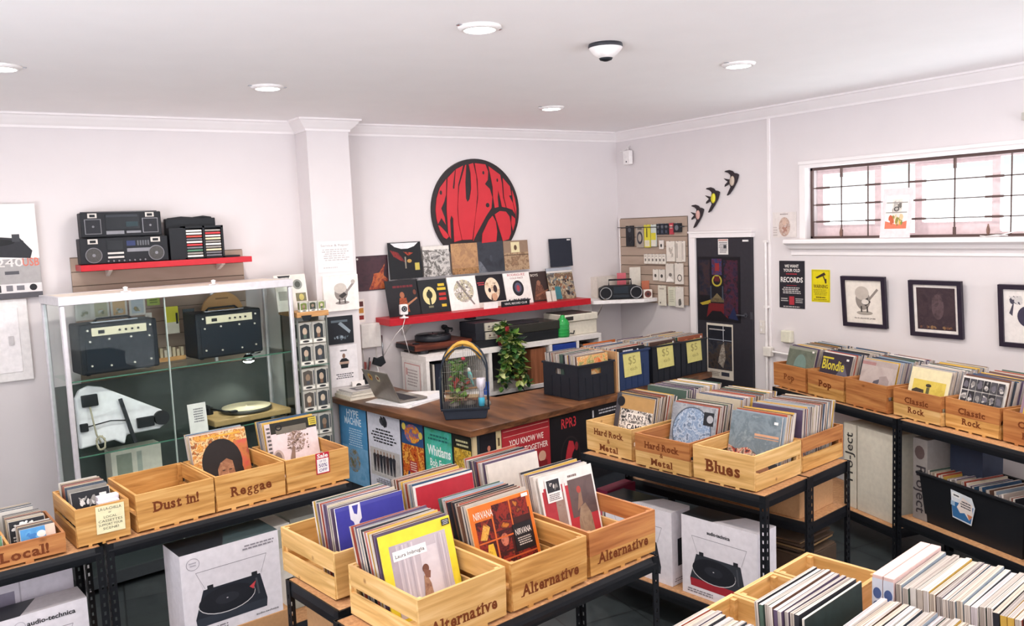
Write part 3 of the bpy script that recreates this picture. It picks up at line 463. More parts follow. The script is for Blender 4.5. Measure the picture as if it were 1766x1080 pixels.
packet('grey packet with a coiled cable on the panel top row', 'packet', 6.39, 2.02, .105, .215, 'a79c90', [('o', .5, .45, .4, .3, .6, '44434a'), ('r', .2, .82, .8, .95, '6d665f')], g)
packet('tall yellow packet on the panel top row', 'packet', 6.275, 2.02, .085, .225, 'd4c83a', [('r', .4, .45, .55, .85, '2b2a22'), ('r', .1, .05, .9, .32, 'd9d2b8')], g)
packet('half yellow half pale packet beside the tall yellow packet', 'packet', 6.18, 2.03, .075, .215, 'c9d0c8', [('r', .05, .3, .95, .62, 'd4c83a'), ('r', .1, .02, .9, .28, 'ddd6c6')], g)
for i, (y, c) in enumerate(((6.10, '262a33'), (6.045, '2b2f3a'), (5.99, '23262e'))):
    packet('small black packet, %s of three on the panel top row' % ('left', 'middle', 'right')[i], 'packet', y, 2.145, .05, .105, c, [('r', .2, .6, .8, .8, '8f9299'), ('r', .25, .15, .7, .4, '4d5160')], g)
packet('small red packet on the panel top row', 'packet', 5.925, 2.145, .055, .11, 'b5414c', [('r', .2, .5, .8, .8, 'd9b0a8')], g)
packet('black box packet at the right end of the panel top row', 'packet', 5.85, 2.165, .085, .085, '25272c', [('e', .5, .5, .28, .3, '6b6e75')], g, .03)
packet('white packet with one dark dot above the white row', 'packet', 6.068, 2.005, .06, .085, 'ddd5cc', [('e', .5, .4, .2, .2, '3a3838')], g)
packet('tall white sleeve packet left of two, second row', 'packet', 5.97, 1.885, .112, .195, 'dfd7cc', [('n', .1, .1, .9, .9, ['c9c0b4', 'b7aea2'], 8, .15)], g)
packet('tall white sleeve packet right of two, second row', 'packet', 5.845, 1.88, .075, .2, 'd9d0c5', [('r', .15, .2, .35, .9, 'a89f95')], g)
packet('narrow white packet at the right edge, second row', 'packet', 5.765, 1.885, .04, .195, 'ddd4c9', [('r', .2, .1, .5, .9, 'b5aca1')], g)
for i in range(6):
    packet('small white cartridge card in the row of six, number %s from the left' % ('one', 'two', 'three', 'four', 'five', 'six')[i], 'packet', 6.285 - .051 * i, 1.86, .045, .095, 'e0d8cd', [('e', .5, .4, .22, .15, '6b6560'), ('r', .2, .75, .8, .85, 'a59d94')], g)
packet('white packet with a small dark mark below the card row, left', 'packet', 6.165, 1.695, .075, .11, 'ddd5ca', [('e', .5, .45, .2, .15, '5b5550')], g)
packet('white packet with a small dark mark below the card row, right', 'packet', 6.08, 1.69, .08, .115, 'd9d1c6', [('e', .5, .45, .2, .15, '4f4a46')], g)
packet('bagged white packet with folded corner, third row', 'packet', 5.985, 1.685, .105, .18, 'd5cdc2', [('p', [(0, 0), (1, .1), (.4, .35)], 'efe8e0'), ('e', .6, .4, .2, .1, '77706a')], g)
packet('bagged white packet with a round cable, third row', 'packet', 5.865, 1.67, .11, .2, 'dad2c7', [('o', .6, .3, .28, .17, .7, '5f5953')], g)
packet('white card packet at the left of the bottom row', 'packet', 6.098, 1.45, .105, .2, 'dcd6c6', [('r', .2, .8, .8, .88, 'b0a899'), ('e', .3, .15, .08, .05, '6b655d')], g)
packet('pale green card packet in the middle of the bottom row', 'packet', 5.96, 1.455, .095, .185, 'd3d2bd', [('l', .15, .2, .85, .85, 7, 'a9a892')], g)
packet('bagged packet with a dark plug, right of the bottom row', 'packet', 5.86, 1.445, .1, .2, 'd8d2c8', [('n', .3, .1, .8, .4, ['4a4744', '6b6762'], 6, .2)], g)
# corner shelf with portable stereo
t = thing('corner_shelf', 'white shelf in the back right corner under a portable stereo', 'shelf', (0, 0, 0))
MB().prism([(5.30, 6.69), (5.30, 6.42), (5.70, 6.13), (5.875, 6.13), (5.875, 6.69)], 1.49, 1.525, WHITE, 'z').build('shelf_board', t, .003)
b = MB(); b.prism([(5.33, 6.69), (5.42, 6.60), (5.42, 6.69)], 1.40, 1.49, WHITE, 'z'); b.build('shelf_bracket', t)
t = thing('portable_stereo', 'black portable stereo with handle on the corner shelf', 'stereo'); t.matrix_basis = fr(5.38, 6.42, 1.526, -34)
b = MB(); b.prism([(0, .01), (.03, 0), (.39, 0), (.42, .01), (.42, .11), (.36, .135), (.06, .135), (0, .11)], 0, .14, M('16191e', .6), 'y'); b.build('casing', t, .012)
for cx in (.06, .36):
    b = MB(); n = 24; b.tube([(cx + .056 * math.cos(i * 6.2832 / n), -.006, .065 + .056 * math.sin(i * 6.2832 / n)) for i in range(n)], .0045, M('a9a8aa', .35, .5), 6, True); b.cyl((cx, -.006, .065), (cx, .002, .065), .05, M('1f2024', .8), 24); b.build('speaker', t)
b = MB(); b.tube([(.1, .07, .12), (.1, .07, .19), (.32, .07, .19), (.32, .07, .12)], .009, BLACK); b.build('carry_handle', t)
b = MB(); b.box(.14, -.004, .06, .28, .0, .125, M('1c2630', .5)); b.box(.13, -.008, .02, .29, 0, .045, M('22282f', .5)); b.build('tuner_panel', t)
b = MB(); b.tube([(.1, .03, .03), (.03, -.03, .0), (.0, -.05, -.08), (-.06, -.03, -.2), (-.16, .02, -.33)], .006, M('6d6560', .6)); b.build('cable', t)
t = thing('desk_radio', 'small white radio with a round brown dial on corner shelf', 'radio'); t.matrix_basis = fr(5.735, 6.175, 1.526, -34)
MB().box(0, 0, 0, .085, .06, .085, M('ded6cc', .4)).build('casing', t, .006); b = MB(); b.cyl((.042, -.005, .042), (.042, 0, .042), .033, M('6d3a33', .4), 20); b.cyl((.042, -.007, .042), (.042, -.004, .042), .015, M('3b2422', .4), 14); b.build('dial', t)
for i, (x, y, w, h, c, l) in enumerate(((5.50, 6.60, .26, .02, 'd8cfc5', 'flat white box lying behind the portable stereo'), (5.76, 6.40, .11, .30, 'cfc7ba', 'grey folder standing upright behind the portable stereo'), (5.68, 6.50, .09, .245, 'c5606a', 'red booklet standing behind the portable stereo'), (5.80, 6.27, .075, .165, 'b4664a', 'terracotta packet beside the grey folder on corner shelf'))):
    o = MB().box(0, 0, 0, w, .012 if i else .1, h if i else .21, M(c, .5)).build('folder' if i else 'flat_box'); o.matrix_basis = fr(x, y, 1.526, -34 if i else 0); tag(o, l, 'folder' if i else 'box')
# swallows
def swallow(label, y, z, s, belly):
    t = thing('swallow_ornament', label, 'wall ornament', group='flying swallow wall ornaments'); t.matrix_basis = on_right(y, z) ; D = M('2f282c', .5)
    P = lambda pts: [((a - 830) * s, (990 - c) * s) for a, c in pts]
    b = MB(); b.prism(P([(975, 850), (960, 842), (945, 838), (932, 845), (905, 860), (900, 885), (896, 915), (905, 935), (880, 975), (868, 996), (890, 985), (925, 945), (955, 905), (970, 870)]), -.03, -.006, D, 'y'); b.build('body', t, .004)
    b = MB(); b.prism(P([(940, 842), (920, 822), (890, 812), (855, 815), (845, 822), (880, 832), (900, 848), (905, 868)]), -.022, -.01, D, 'y'); b.build('wing', t, .002)
    b = MB(); b.prism(P([(905, 872), (885, 880), (833, 868), (860, 888), (872, 895), (845, 915), (842, 930), (880, 915), (905, 900)]), -.018, -.008, D, 'y'); b.build('tail', t, .002)
    b = MB(); b.lathe([(.0005, -.001), (26 * s, 0), (22 * s, .008), (.001, .012)], M(belly, .5), 18, (0, 0, 0), .85, 1.45); o = b.build('breast_patch', t); o.matrix_basis = Matrix.Translation(((925 - 830) * s, -.03, (990 - 893) * s)) @ Matrix.Rotation(R_(90), 4, 'X') @ Matrix.Rotation(R_(-6), 4, 'Z')
swallow('lowest swallow ornament with a pink breast', 5.672, 2.206, .00117, 'd0a49c')
swallow('middle swallow ornament with a yellow breast', 5.488, 2.342, .00124, 'd8cf3e')
swallow('highest swallow ornament with a pale spotted breast', 5.264, 2.484, .00122, 'bfae9e')
# door posters
sheet('notice', 'small white notice at the top of the dark door', 'notice', on_right(5.322, 1.955, .031), .118, .14, 'd9d4d0', [('r', .05, .88, .95, .97, 'c08a80'), ('l', .08, .1, .92, .82, 7, '66636a'), ('r', .55, .4, .85, .62, '3b3a3f')])
sheet('poster', 'dark poster with a red and blue tower figure on the door', 'poster', on_right(5.572, 1.345, .031), .50, .59, '17161b', [('k', .34, .72, .58, .97, ['1f2440', '343c68', '5d2a38', '262e52'], 40, 2), ('r', .42, .78, .52, .9, '8a2c2c'), ('o', .46, .63, .12, .09, .72, 'a89a38'), ('r', .4, .62, .52, .7, '5a2022'), ('p', [(.46, .44), (.28, .3), (.66, .3)], '6d6044'), ('k', .3, .3, .64, .36, ['8a7848', '4a3e2e', '6d6044', '2c2620'], 40, 6), ('p', [(.04, .27), (.3, .33), (.3, .27), (.1, .24)], 'a89430'), ('p', [(.2, .05), (.26, .28), (.62, .28), (.72, .05), (.55, .16), (.34, .16)], '661c20'), ('r', .3, .34, .33, .55, '3d4450'), ('r', .58, .34, .61, .55, '3d4450'), ('k', .62, .1, .95, .95, ['17161b', '2c2238', '4a2030', '17161b', '252a48'], 14, 7), ('k', .03, .4, .3, .95, ['17161b', '1f2230', '3a2a2a', '2b2233'], 12, 9), ('p', [(.72, .06), (.95, .04), (.85, .24)], '1f2748')])
sheet('poster', 'white-bordered poster of a dark space battle on the lower door', 'poster', on_right(5.476, .815, .031), .312, .51, 'd6cdbd', [('r', .04, .17, .96, .96, '20222a'), ('r', .1, .88, .7, .9, 'b0aca8'), ('r', .63, .55, .65, .96, 'cdd0d6'), ('r', .08, .7, .95, .712, '9aa0a8'), ('k', .05, .18, .95, .68, ['20222a', '33363f', '4b4038', '20222a'], 14, 5), ('kp', [(.42, .3), (.62, .2), (.72, .4), (.66, .66), (.56, .6)], ['4b4744', 'b7aea0', '6d6258', 'd0c8ba'], 30, 4), ('r', .55, .06, .85, .13, '3a3c46'), ('l', .1, .04, .5, .13, 3, '8f867a')])
# conduit, switches, sockets
t = thing('cable_conduit', 'white vertical cable conduit right of the dark door', 'conduit'); t.matrix_basis = on_right(4.79, 0, .012)
b = MB(); b.cyl((0, -.022, .75), (0, -.022, 2.07), .011, WHITE, 10); b.cyl((.0, -.02, 1.13), (.55, -.02, 1.10), .009, WHITE, 8); b.build('pipe', t)
for z in (1.5, 2.06): MB().box(-.02, -.03, z, .02, 0, z + .02, WHITE).build('saddle_clip', t)
b = MB(); b.box(-.02, -.05, 1.085, .06, 0, 1.165, M('ded8cf', .45)); b.build('junction_box', t, .005)
t = thing('light_switch', 'white double switch plate right of the dark door', 'switch'); t.matrix_basis = on_right(4.885, 1.27); MB().box(0, -.01, 0, .06, 0, .115, M('dfd8d0', .4)).build('plate', t, .003); b = MB(); b.box(.015, -.016, .02, .03, -.01, .045, WHITE); b.box(.015, -.016, .07, .03, -.01, .095, WHITE); b.build('rocker', t)
t = thing('wall_socket', 'white boxy wall socket below the black sign', 'socket'); t.matrix_basis = on_right(4.632, 1.22); MB().box(0, -.05, 0, .10, 0, .10, M('dcd8c4', .45)).build('socket_body', t, .008); 
# prints left of and in the window
sheet('photo_print', 'pale print of a long-haired person beside the window', 'picture', on_right(4.735, 2.10, .002), .238, .21, 'd9d0cc', [('ke', .5, .42, .24, .38, ['86695c', 'c9b0a2', 'a5887a', 'd9d0cc'], 22, 3), ('e', .5, .6, .09, .13, 'c9ab9a'), ('kp', [(.4, .2), (.6, .2), (.62, .42), (.4, .42)], ['c9ab9a', '9a6a5c', 'd9c4b8'], 30, 4), ('l', .0, .05, .2, .45, 4, 'b5aaa6'), ('l', .3, .88, .7, .96, 1, '8a7c78')])
sheet('standing_card', 'pink-bordered card with a totem print standing on window sill', 'picture', fr(RX - .10, 3.69, 2.09, -90) @ Matrix.Rotation(R_(-9), 4, 'X'), .235, .36, 'ecd9da', [('r', .13, .17, .87, .86, 'f2ebe6'), ('p', [(.14, .18), (.86, .18), (.86, .34), (.5, .27), (.14, .34)], 'd9785c'), ('r', .34, .3, .66, .78, 'e9dfd6'), ('n', .2, .22, .8, .5, ['d6b23c', 'c4603f', 'e0c39a', '8d8a4a'], 20, .1, 3), ('n', .3, .5, .7, .8, ['b9b2aa', '77706a', 'd8d0c6'], 18, .08, 2), ('r', .15, .7, .85, .72, '9d9690'), ('r', .15, .5, .85, .52, '9d9690'), ('o', .5, .58, .09, .05, .6, '4b4644')], .004)
t = thing('white_cable', 'white cable lying on the window sill at right', 'cable'); b = MB(); b.tube([(RX - .06, 2.98, 2.095), (RX - .08, 2.93, 2.09), (RX - .07, 2.86, 2.092), (RX - .05, 2.80, 2.11), (RX - .04, 2.77, 2.12)], .004, WHITE); b.tube([(RX - .08, 2.93, 2.09), (RX - .09, 2.86, 2.1), (RX - .06, 2.8, 2.095)], .004, WHITE); b.build('wire', t)
sheet('sign', 'black sign asking for old records beside the window', 'sign', on_right(4.672, 1.51), .25, .395, '26242b', [('t', 'WE WANT', .5, .86, .062, 'eae4e0', 'c', .56, .02), ('t', 'YOUR OLD', .5, .77, .062, 'eae4e0', 'c', .66, .02), ('l', .22, .7, .78, .745, 1, 'a8323c'), ('t', 'RECORDS', .5, .55, .105, 'eae4e0', 'c', .88, .02), ('r', .3, .475, .7, .485, 'a8323c'), ('l', .1, .3, .9, .45, 4, 'c9c3c0'), ('r', .4, .07, .6, .25, 'a8323c'), ('l', .06, .13, .36, .22, 2, 'b9b3b0'), ('l', .64, .11, .95, .22, 3, 'b9b3b0'), ('l', .1, .01, .9, .05, 1, 'b9b3b0')], .006, None, 0, '1f1d22')
sheet('sign', 'yellow camera warning sign beside the black sign', 'sign', on_right(4.355, 1.575), .172, .262, 'd9c818', [('r', .05, .96, .95, .97, '5a5218'), ('r', .05, .03, .95, .04, '5a5218'), ('r', .04, .03, .05, .97, '5a5218'), ('r', .95, .03, .96, .97, '5a5218'), ('p', [(.22, .76), (.7, .92), (.78, .84), (.3, .72)], '3b2a22'), ('p', [(.6, .82), (.68, .8), (.78, .66), (.8, .6), (.74, .6), (.7, .68)], '3b2a22'), ('r', .74, .58, .82, .72, '3b2a22'), ('t', 'WARNING', .5, .43, .11, '5a4618', 'c', .78, .02), ('l', .1, .2, .9, .4, 5, '8b7f1c'), ('l', .2, .11, .8, .18, 1, '5a4618'), ('l', .08, .05, .92, .11, 1, '8b7f1c')], .003)
def framed(label, y, z, w, h, mat_w, base, specs, fcol='2b2330'):
    t = thing('picture_frame', label, 'framed picture', group='framed pictures on the right wall'); t.matrix_basis = on_right(y, z, .004) @ Matrix.Rotation(R_(5.5), 4, 'X'); f = .03; F = M(fcol, .4)
    b = MB(); d = .028; b.prism([(0, 0), (w, 0), (w - f, f), (f, f)], -d, 0, F); b.prism([(w, 0), (w, h), (w - f, h - f), (w - f, f)], -d, 0, F); b.prism([(w, h), (0, h), (f, h - f), (w - f, h - f)], -d, 0, F); b.prism([(0, h), (0, 0), (f, f), (f, h - f)], -d, 0, F); b.build('frame', t)
    MB().box(f, -.012, f, w - f, 0, h - f, M('e4dcd6', .6)).build('mount_board', t)
    b = MB(); q = f + mat_w; b.flat([(q, q), (w - q, q), (w - q, h - q), (q, h - q)], -.0125, M(base, .5)); b.art(w - 2 * q, h - 2 * q, specs, -.013, q, q); b.build('artwork', t)
framed('black framed drawing of a round creature playing guitar', 4.045, 1.405, .37, .395, .0, 'e3dacf', [('e', .5, .24, .22, .05, 'a39a90'), ('e', .47, .55, .2, .24, '8f867f'), ('e', .45, .7, .19, .16, 'bdb2a7'), ('p', [(.42, .5), (.6, .6), (.68, .5), (.54, .4)], '3d3836'), ('e', .53, .5, .1, .06, 'd9d0c6'), ('p', [(.6, .56), (.86, .82), (.9, .78), (.64, .52)], '8b827b'), ('r', .4, .26, .44, .4, '4d4744'), ('r', .56, .26, .6, .4, '4d4744'), ('t', 'RHUBARB JAM', .5, .1, .03, '6d655e', 'c', .56)])
framed('black framed dark brown print, centre of the right wall', 3.487, 1.375, .385, .41, .022, '3a2d33', [('k', 0, 0, 1, 1, ['35292e', '443539', '3a2d33', '4d3d40'], 9, 6), ('ke', .55, .55, .16, .3, ['3a2d33', '5d4b4e', '443539'], 18, 7), ('n', .05, .02, .95, .1, ['6b4a3c', '8a6a4a'], 10, .05, 2)])
framed('black framed line drawing at the right picture edge', 2.857, 1.355, .40, .42, .0, 'e2dbd6', [('n', .05, .7, .4, .9, ['4a4652', 'c9c3c0'], 18, .09, 3), ('e', .45, .5, .2, .2, '3f3a4c'), ('p', [(.1, .55), (.2, .8), (.16, .5)], '4a4652')])
o = MB().box(-.03, -.03, 0, .03, 0, .05, M('b9b2aa', .5)).build('wall_sensor'); o.matrix_basis = on_right(2.715, 2.83); tag(o, 'tiny grey box high on the right wall at the edge', 'sensor')
# ================================================================= furniture: bolted steel tables with chipboard tops
def make_table(label, x, y, rz, L, D, top, levels, back_levels=()):
    t = thing('shelving_table', label, 'shelving table', (x, y, 0), rz, 'black bolted shelving tables')
    def level(z):
        MB().box(.003, .003, z - .016, L - .003, D - .003, z, CHIP).build('shelf_board', t)
        for a, bb in (((0, -.004), (L, .012)), ((0, D - .012), (L, D + .004))):
            b = MB(); b.prism([(a[1], z - .066), (bb[1], z - .066), (bb[1], z - .020), (bb[1] - .002, z - .002), (a[1] + .002, z - .002), (a[1] - .004, z - .02), (a[1] - .006, z - .034), (a[1] - .004, z - .05)] if a[1] < .1 else [(a[1], z - .066), (bb[1], z - .066), (bb[1] + .004, z - .034), (bb[1], z - .002), (a[1], z - .002)], .004, L - .004, BLACKM, 'x'); b.build('beam', t)
        for x0 in (0, L - .014):
            b = MB(); b.prism([(x0 - .003, z - .066), (x0 + .014, z - .066), (x0 + .017, z - .034), (x0 + .014, z - .002), (x0 - .003, z - .002), (x0 - .006, z - .034)], .004, D - .004, BLACKM, 'y'); b.build('beam', t)
    for z in (top,) + tuple(levels): level(z)
    w, th, n = .034, .0022, int((top - .03) / .042)
    for cx, sx in ((0, 1), (L, -1)):
        for cy, sy in ((0, 1), (D, -1)):
            b = MB(); cx_ = cx - sx * .009; cy_ = cy - sy * .009
            def fl(u0, u1, z0, z1, ax):
                if ax: b.box(min(cx_ + sx * u0, cx_ + sx * u1), min(cy_, cy_ + sy * th), z0, max(cx_ + sx * u0, cx_ + sx * u1), max(cy_, cy_ + sy * th), z1, BLACKM)
                else: b.box(min(cx_, cx_ + sx * th), min(cy_ + sy * u0, cy_ + sy * u1), z0, max(cx_, cx_ + sx * th), max(cy_ + sy * u0, cy_ + sy * u1), z1, BLACKM)
            for ax in (0, 1):
                fl(0, .012, 0, top, ax); fl(.021, w, 0, top, ax)
                for i in range(n + 1): fl(.012, .021, i * .042, i * .042 + .024 if i < n else top, ax)
            b.build('post', t)
    return t
T1 = make_table('black shelving table carrying the Hard Rock and Blues crates at its front', 3.159, 3.977, -82.8, 1.255, .415, .9, (.225,))
T1b = make_table('black shelving table directly behind the Hard Rock and Blues table', 3.586, 4.031, -82.8, 1.255, .415, .9, (.645, .12))
T2 = make_table('black shelving table under the front row of Alternative crates', 1.139, 2.384, 6.9, 1.25, .45, .9, (.14,))
T2b = make_table('black shelving table behind the Alternative front row, under the blue record crate', 1.125, 2.90, 6.9, 1.25, .41, .9, (.60,))
TLa = make_table('black shelving table at the left edge under the Local crate', -.757, 4.116, 6.2, 1.28, .43, .9, (.225,))
TLb = make_table('black shelving table under the empty crate and the Reggae crate', .545, 4.258, 6.2, 1.28, .43, .9, (.20,))
T3 = make_table('black shelving table along the right wall under the Pop crates', 5.362, 4.314, -104.5, 1.265, .43, .95, (.21,))
T3b = make_table('black shelving table along the right wall under the Classic Rock crates', 5.039, 3.064, -104.5, 1.27, .43, .95, (.31,))
T4 = make_table('black shelving table nearest the camera under packed records', 1.42, .70, 8, 1.40, 1.13, .9, (.2,))

# ----------------------------------------------------------------- record crates
def stamp(mb, W, H, lines, col, y=-.0008):
    for ln_ in lines: mb.slab(ln_[0], ln_[4] if len(ln_) > 4 else W / 2, ln_[1] - ln_[2] / 2, ln_[2], y, M(col, .7, 0, 0, .2, 160), ln_[3])
def make_crate(label, x, y, rz, z=.9, W=.38, D=.44, H=.19, up=None, low=None, lines=(), col='6e3617', group='wooden record crates', name='record_crate', X=None, board=.012):
    t = thing(name, label, 'crate', group=group); t.matrix_basis = X or fr(x, y, z + .0005, rz)
    up = up or PINE; low = low or up; su, sl = SIDEWOOD[up], SIDEWOOD[low]; e = board; g = .026 if H > .15 else .0; mid = H * .48
    nt = [(.004, .012), (W * .2, .012), (W * .2, 0), (W * .26, 0), (W * .26, .010), (W * .45, .010), (W * .45, 0), (W * .51, 0), (W * .51, .010), (W * .7, .010), (W * .7, 0), (W * .76, 0), (W * .76, .012), (W - .004, .012)]
    b = MB(); b.prism(nt + [(W - .001, mid), (.001, mid)], 0, e, low); b.prism([(.001, mid + .0006), (W - .001, mid + .0006), (W, H), (0, H)], 0, e, up); f = b.build('front_panel', t)
    if lines: b = MB(); stamp(b, W, H, lines, col); b.build('burnt_lettering', f)
    b = MB(); b.box(.001, D - e, .004, W - .001, D, H, up); b.build('back_panel', t)
    for sx in (0, W - e):
        if g:
            MB().box(sx, e, .006, sx + e, D - e, H * .46, sl).build('side_slat', t); MB().box(sx, e, H * .46 + g, sx + e, D - e, H, su).build('side_slat', t)
        else: MB().box(sx, e, .006, sx + e, D - e, H, su).build('side_slat', t)
    if g:
        for sx in (e, W - e - .018):
            for sy in (e, D - e - .018): MB().box(sx, sy, .012, sx + .018, sy + .018, H - .004, up).build('corner_post', t)
    MB().box(e, e, .008, W - e, D - e, .016, up).build('base_board', t)
    return t
ALT = lambda: (('Alternative', .075, .042, .29),)
A1 = make_crate('Alternative crate holding the yellow-bordered record, nearest front left', 1.204, 2.406, 7.4, lines=ALT(), up=PINE_Y)
A2 = make_crate('Alternative crate holding the orange-bordered record, in the middle', 1.608, 2.458, 6.5, W=.385, lines=ALT(), up=PINE)
A3 = make_crate('Alternative crate holding the red and grey record, at the right', 2.013, 2.513, 5.0, W=.385, lines=ALT(), up=PINE_R, low=PINE)
A4 = make_crate('unlettered crate holding the plain blue record, in the rear row', 1.147, 2.968, 7.6, up=PINE_Y)
A5 = make_crate('crate holding the plain red record, behind the yellow and orange ones', 1.548, 3.022, 7.0, up=PINE)
A6 = make_crate('crate holding the plain white record, rear row by the counter', 1.95, 3.07, 7.0, up=PINE)
LW = make_crate('wide low wooden tray lettered Local at the left edge', -.175, 4.20, 5, W=.555, D=.42, H=.102, up=PINE_R, low=PINE_R, lines=(('Local!', .05, .044, .19, .39),), name='disc_crate', group='wooden disc crates')
L2 = make_crate('narrow wooden crate with a pale handwritten note on its front', .424, 4.264, 6.5, W=.236, D=.42, H=.185, up=PINE, name='disc_crate', group='wooden disc crates')
L3 = make_crate('empty wooden crate lettered Dust in beside the Reggae crate', .689, 4.297, 7.0, lines=(('Dust in!', .115, .048, .22),), up=PINE)
L4 = make_crate('crate lettered Reggae holding the dark-haired portrait record', 1.073, 4.344, 7.0, lines=(('Reggae', .095, .048, .22),), up=PINE)
L5 = make_crate('crate with a red sale label at the right end of the left table', 1.458, 4.392, 6.0, lines=(), up=PINE)
HR = (('Hard Rock', .135, .036, .24), ('&', .09, .026, None), ('Metal', .045, .036, .15))
H1 = make_crate('Hard Rock and Metal crate at the far end, beside the counter', 3.212, 4.0, -86, lines=HR, up=PINE_Y)
H2 = make_crate('Hard Rock and Metal crate in the middle, with a reddish upper board', 3.216, 3.567, -84, lines=HR, up=PINE_R, low=PINE_Y, W=.385)
B1 = make_crate('crate lettered Blues at the near right corner of its table', 3.268, 3.168, -83.5, lines=(('Blues', .095, .062, .21),), up=PINE_Y)
B2 = make_crate('crate directly behind the Blues crate', 3.712, 3.22, -83.5, up=PINE_R, low=PINE)
H1b = make_crate('crate behind the far Hard Rock crate', 3.665, 4.04, -84, up=PINE)
H2b = make_crate('crate behind the middle Hard Rock crate', 3.69, 3.63, -84, up=PINE)
CRK = (('Classic', .125, .036, .19), ('Rock', .065, .036, .13))
P1 = make_crate('crate faintly lettered Pop at the far end by the door', 5.384, 4.335, -104.5, z=.95, lines=(('Pop', .10, .042, .12),), up=PINE_R, col='7c4420')
P2 = make_crate('second crate lettered Pop, holding the record with yellow script', 5.284, 3.945, -104.5, z=.95, lines=(('Pop', .11, .045, .13),), up=PINE_R, low=PINE)
P3 = make_crate('unlettered crate between the Pop and Classic Rock crates', 5.188, 3.56, -104.5, z=.95, up=PINE_R)
C1 = make_crate('Classic Rock crate holding the cream record with a yellow photo', 5.108, 3.152, -104.5, z=.95, lines=CRK, up=PINE_R, low=PINE_Y)
C2 = make_crate('Classic Rock crate holding the black and white photo-grid record', 5.040, 2.768, -104.8, z=.95, lines=CRK, up=PINE_R, low=PINE)
C3 = make_crate('Classic Rock crate cut by the right picture edge', 4.937, 2.378, -104.8, z=.95, lines=CRK, up=PINE_R)
G3 = make_crate('small empty pale crate at the far side of the near table, rightmost', 0, 0, 0, X=fr(2.301, 1.56, .9005, 8), W=.228, D=.275, H=.19, up=PINE_Y, name='disc_crate', group='small empty crates on the near table', board=.014)
G2 = make_crate('small empty pale crate on the near table, middle of three', 0, 0, 0, X=fr(2.068, 1.53, .9005, 8), W=.228, D=.275, H=.19, up=PINE_Y, name='disc_crate', group='small empty crates on the near table', board=.014)
G1 = make_crate('small pale crate on the near table, leftmost of three', 0, 0, 0, X=fr(1.836, 1.50, .9005, 8), W=.228, D=.275, H=.19, up=PINE_Y, name='disc_crate', group='small empty crates on the near table', board=.014)
Q = [(1.515, .99), (1.875, 1.04), (2.262, 1.05)]
Q0 = make_crate('crate of packed records nearest the camera, left of three', 0, 0, 0, X=fr(1.43, .80, .9005, 8), W=.36, D=.735, up=PINE)
Q1 = make_crate('crate of packed records nearest the camera, middle of three', 0, 0, 0, X=fr(1.805, .80, .9005, 8), W=.37, D=.665, up=PINE)
Q2 = make_crate('crate of packed records nearest the camera, holding the pink boxes', 0, 0, 0, X=fr(2.225, .77, .9005, 8), W=.40, D=.665, up=PINE)
b = MB(); o = thing('crate_note', 'pale handwritten note on the narrow crate front', 'note'); o.matrix_basis = L2.matrix_basis @ Matrix.Translation((.085, -.0045, .05)) @ Matrix.Rotation(R_(1), 4, 'Y')
MB().box(0, 0, 0, .125, .0015, .13, M('e3dcb4', .6)).build('paper', o); b = MB(); b.text('LA-LA-CHILLA', .062, .108, .013, -.0006, M('4a4740'), 'c', 0, 0, .10); b.text('or', .062, .092, .010, -.0006, M('4a4740'), 'c', 0)
for i, s in enumerate(('LOCAL', 'CASSETTES', 'SUPPORT YOUR', 'SCENE!')): b.text(s, .062, .070 - i * .018, .011, -.0006, M('4a4740'), 'c', 0, 0, .045 + .012 * min(len(s) - 4, 5))
b.build('handwriting', o)
o = thing('sale_label', 'white and red sale label on the right crate front', 'label'); o.matrix_basis = L5.matrix_basis @ Matrix.Translation((.175, -.003, .075))
MB().box(0, 0, 0, .082, .0015, .118, M('b9273a', .5)).build('card', o); b = MB(); b.flat([(.006, .006), (.076, .006), (.076, .085), (.006, .085)], -.0005, WHITE); b.text('Sale', .041, .091, .022, -.0006, WHITE, 'c', .03, 0, .066); b.text('UP TO', .041, .066, .011, -.0009, M('5b3a78'), 'c', 0, 0, .04); b.text('50%', .041, .038, .02, -.0009, M('5b3a78'), 'c', .01, 0, .05); b.text('OFF', .041, .014, .016, -.0009, M('5b3a78'), 'c', .01, 0, .05); b.build('lettering', o)

# ----------------------------------------------------------------- record sleeves
SL = .315
_sm = {}
EDGES = ['d6cdc6', 'ccc1b8', 'dcd4cf', 'c4b8ae', 'cbc3c4', 'd0c2b2', 'bdb2aa', 'd8cdc4', 'cbbcac', 'b9b0ab', 'd6cbc4', 'cec5c8']
FACES = ['3d434c', 'b9ada2', '6a4a3c', '8d9aa6', 'c2b59e', '2c2d33', 'a14a3a', '4c5f55', 'd8d0c8', '5a4b63', 'c9a24c', '35506d']
def sleeve_mesh(i, th):
    k = (i, th)
    if k not in _sm:
        e = EDGE(EDGES[i % len(EDGES)]); f = M(FACES[(i * 5 + i // 12) % len(FACES)], .4); sp = f if i % 5 < 2 else e
        b = MB(); h = SL
        vs = [(0, 0, 0), (SL, 0, 0), (SL, th, 0), (0, th, 0), (0, 0, h), (SL, 0, h), (SL, th, h), (0, th, h)]
        b.add(vs, [(0, 1, 5, 4), (2, 3, 7, 6)], f); b.add(vs, [(3, 2, 1, 0), (1, 2, 6, 5), (4, 5, 6, 7)], e); b.add(vs, [(3, 0, 4, 7)], sp)
        _sm[k] = b.mesh('record_sleeve')
    return _sm[k]
STUFF = MB()          # sleeves past the ~300 that show largest
NREC = [0]
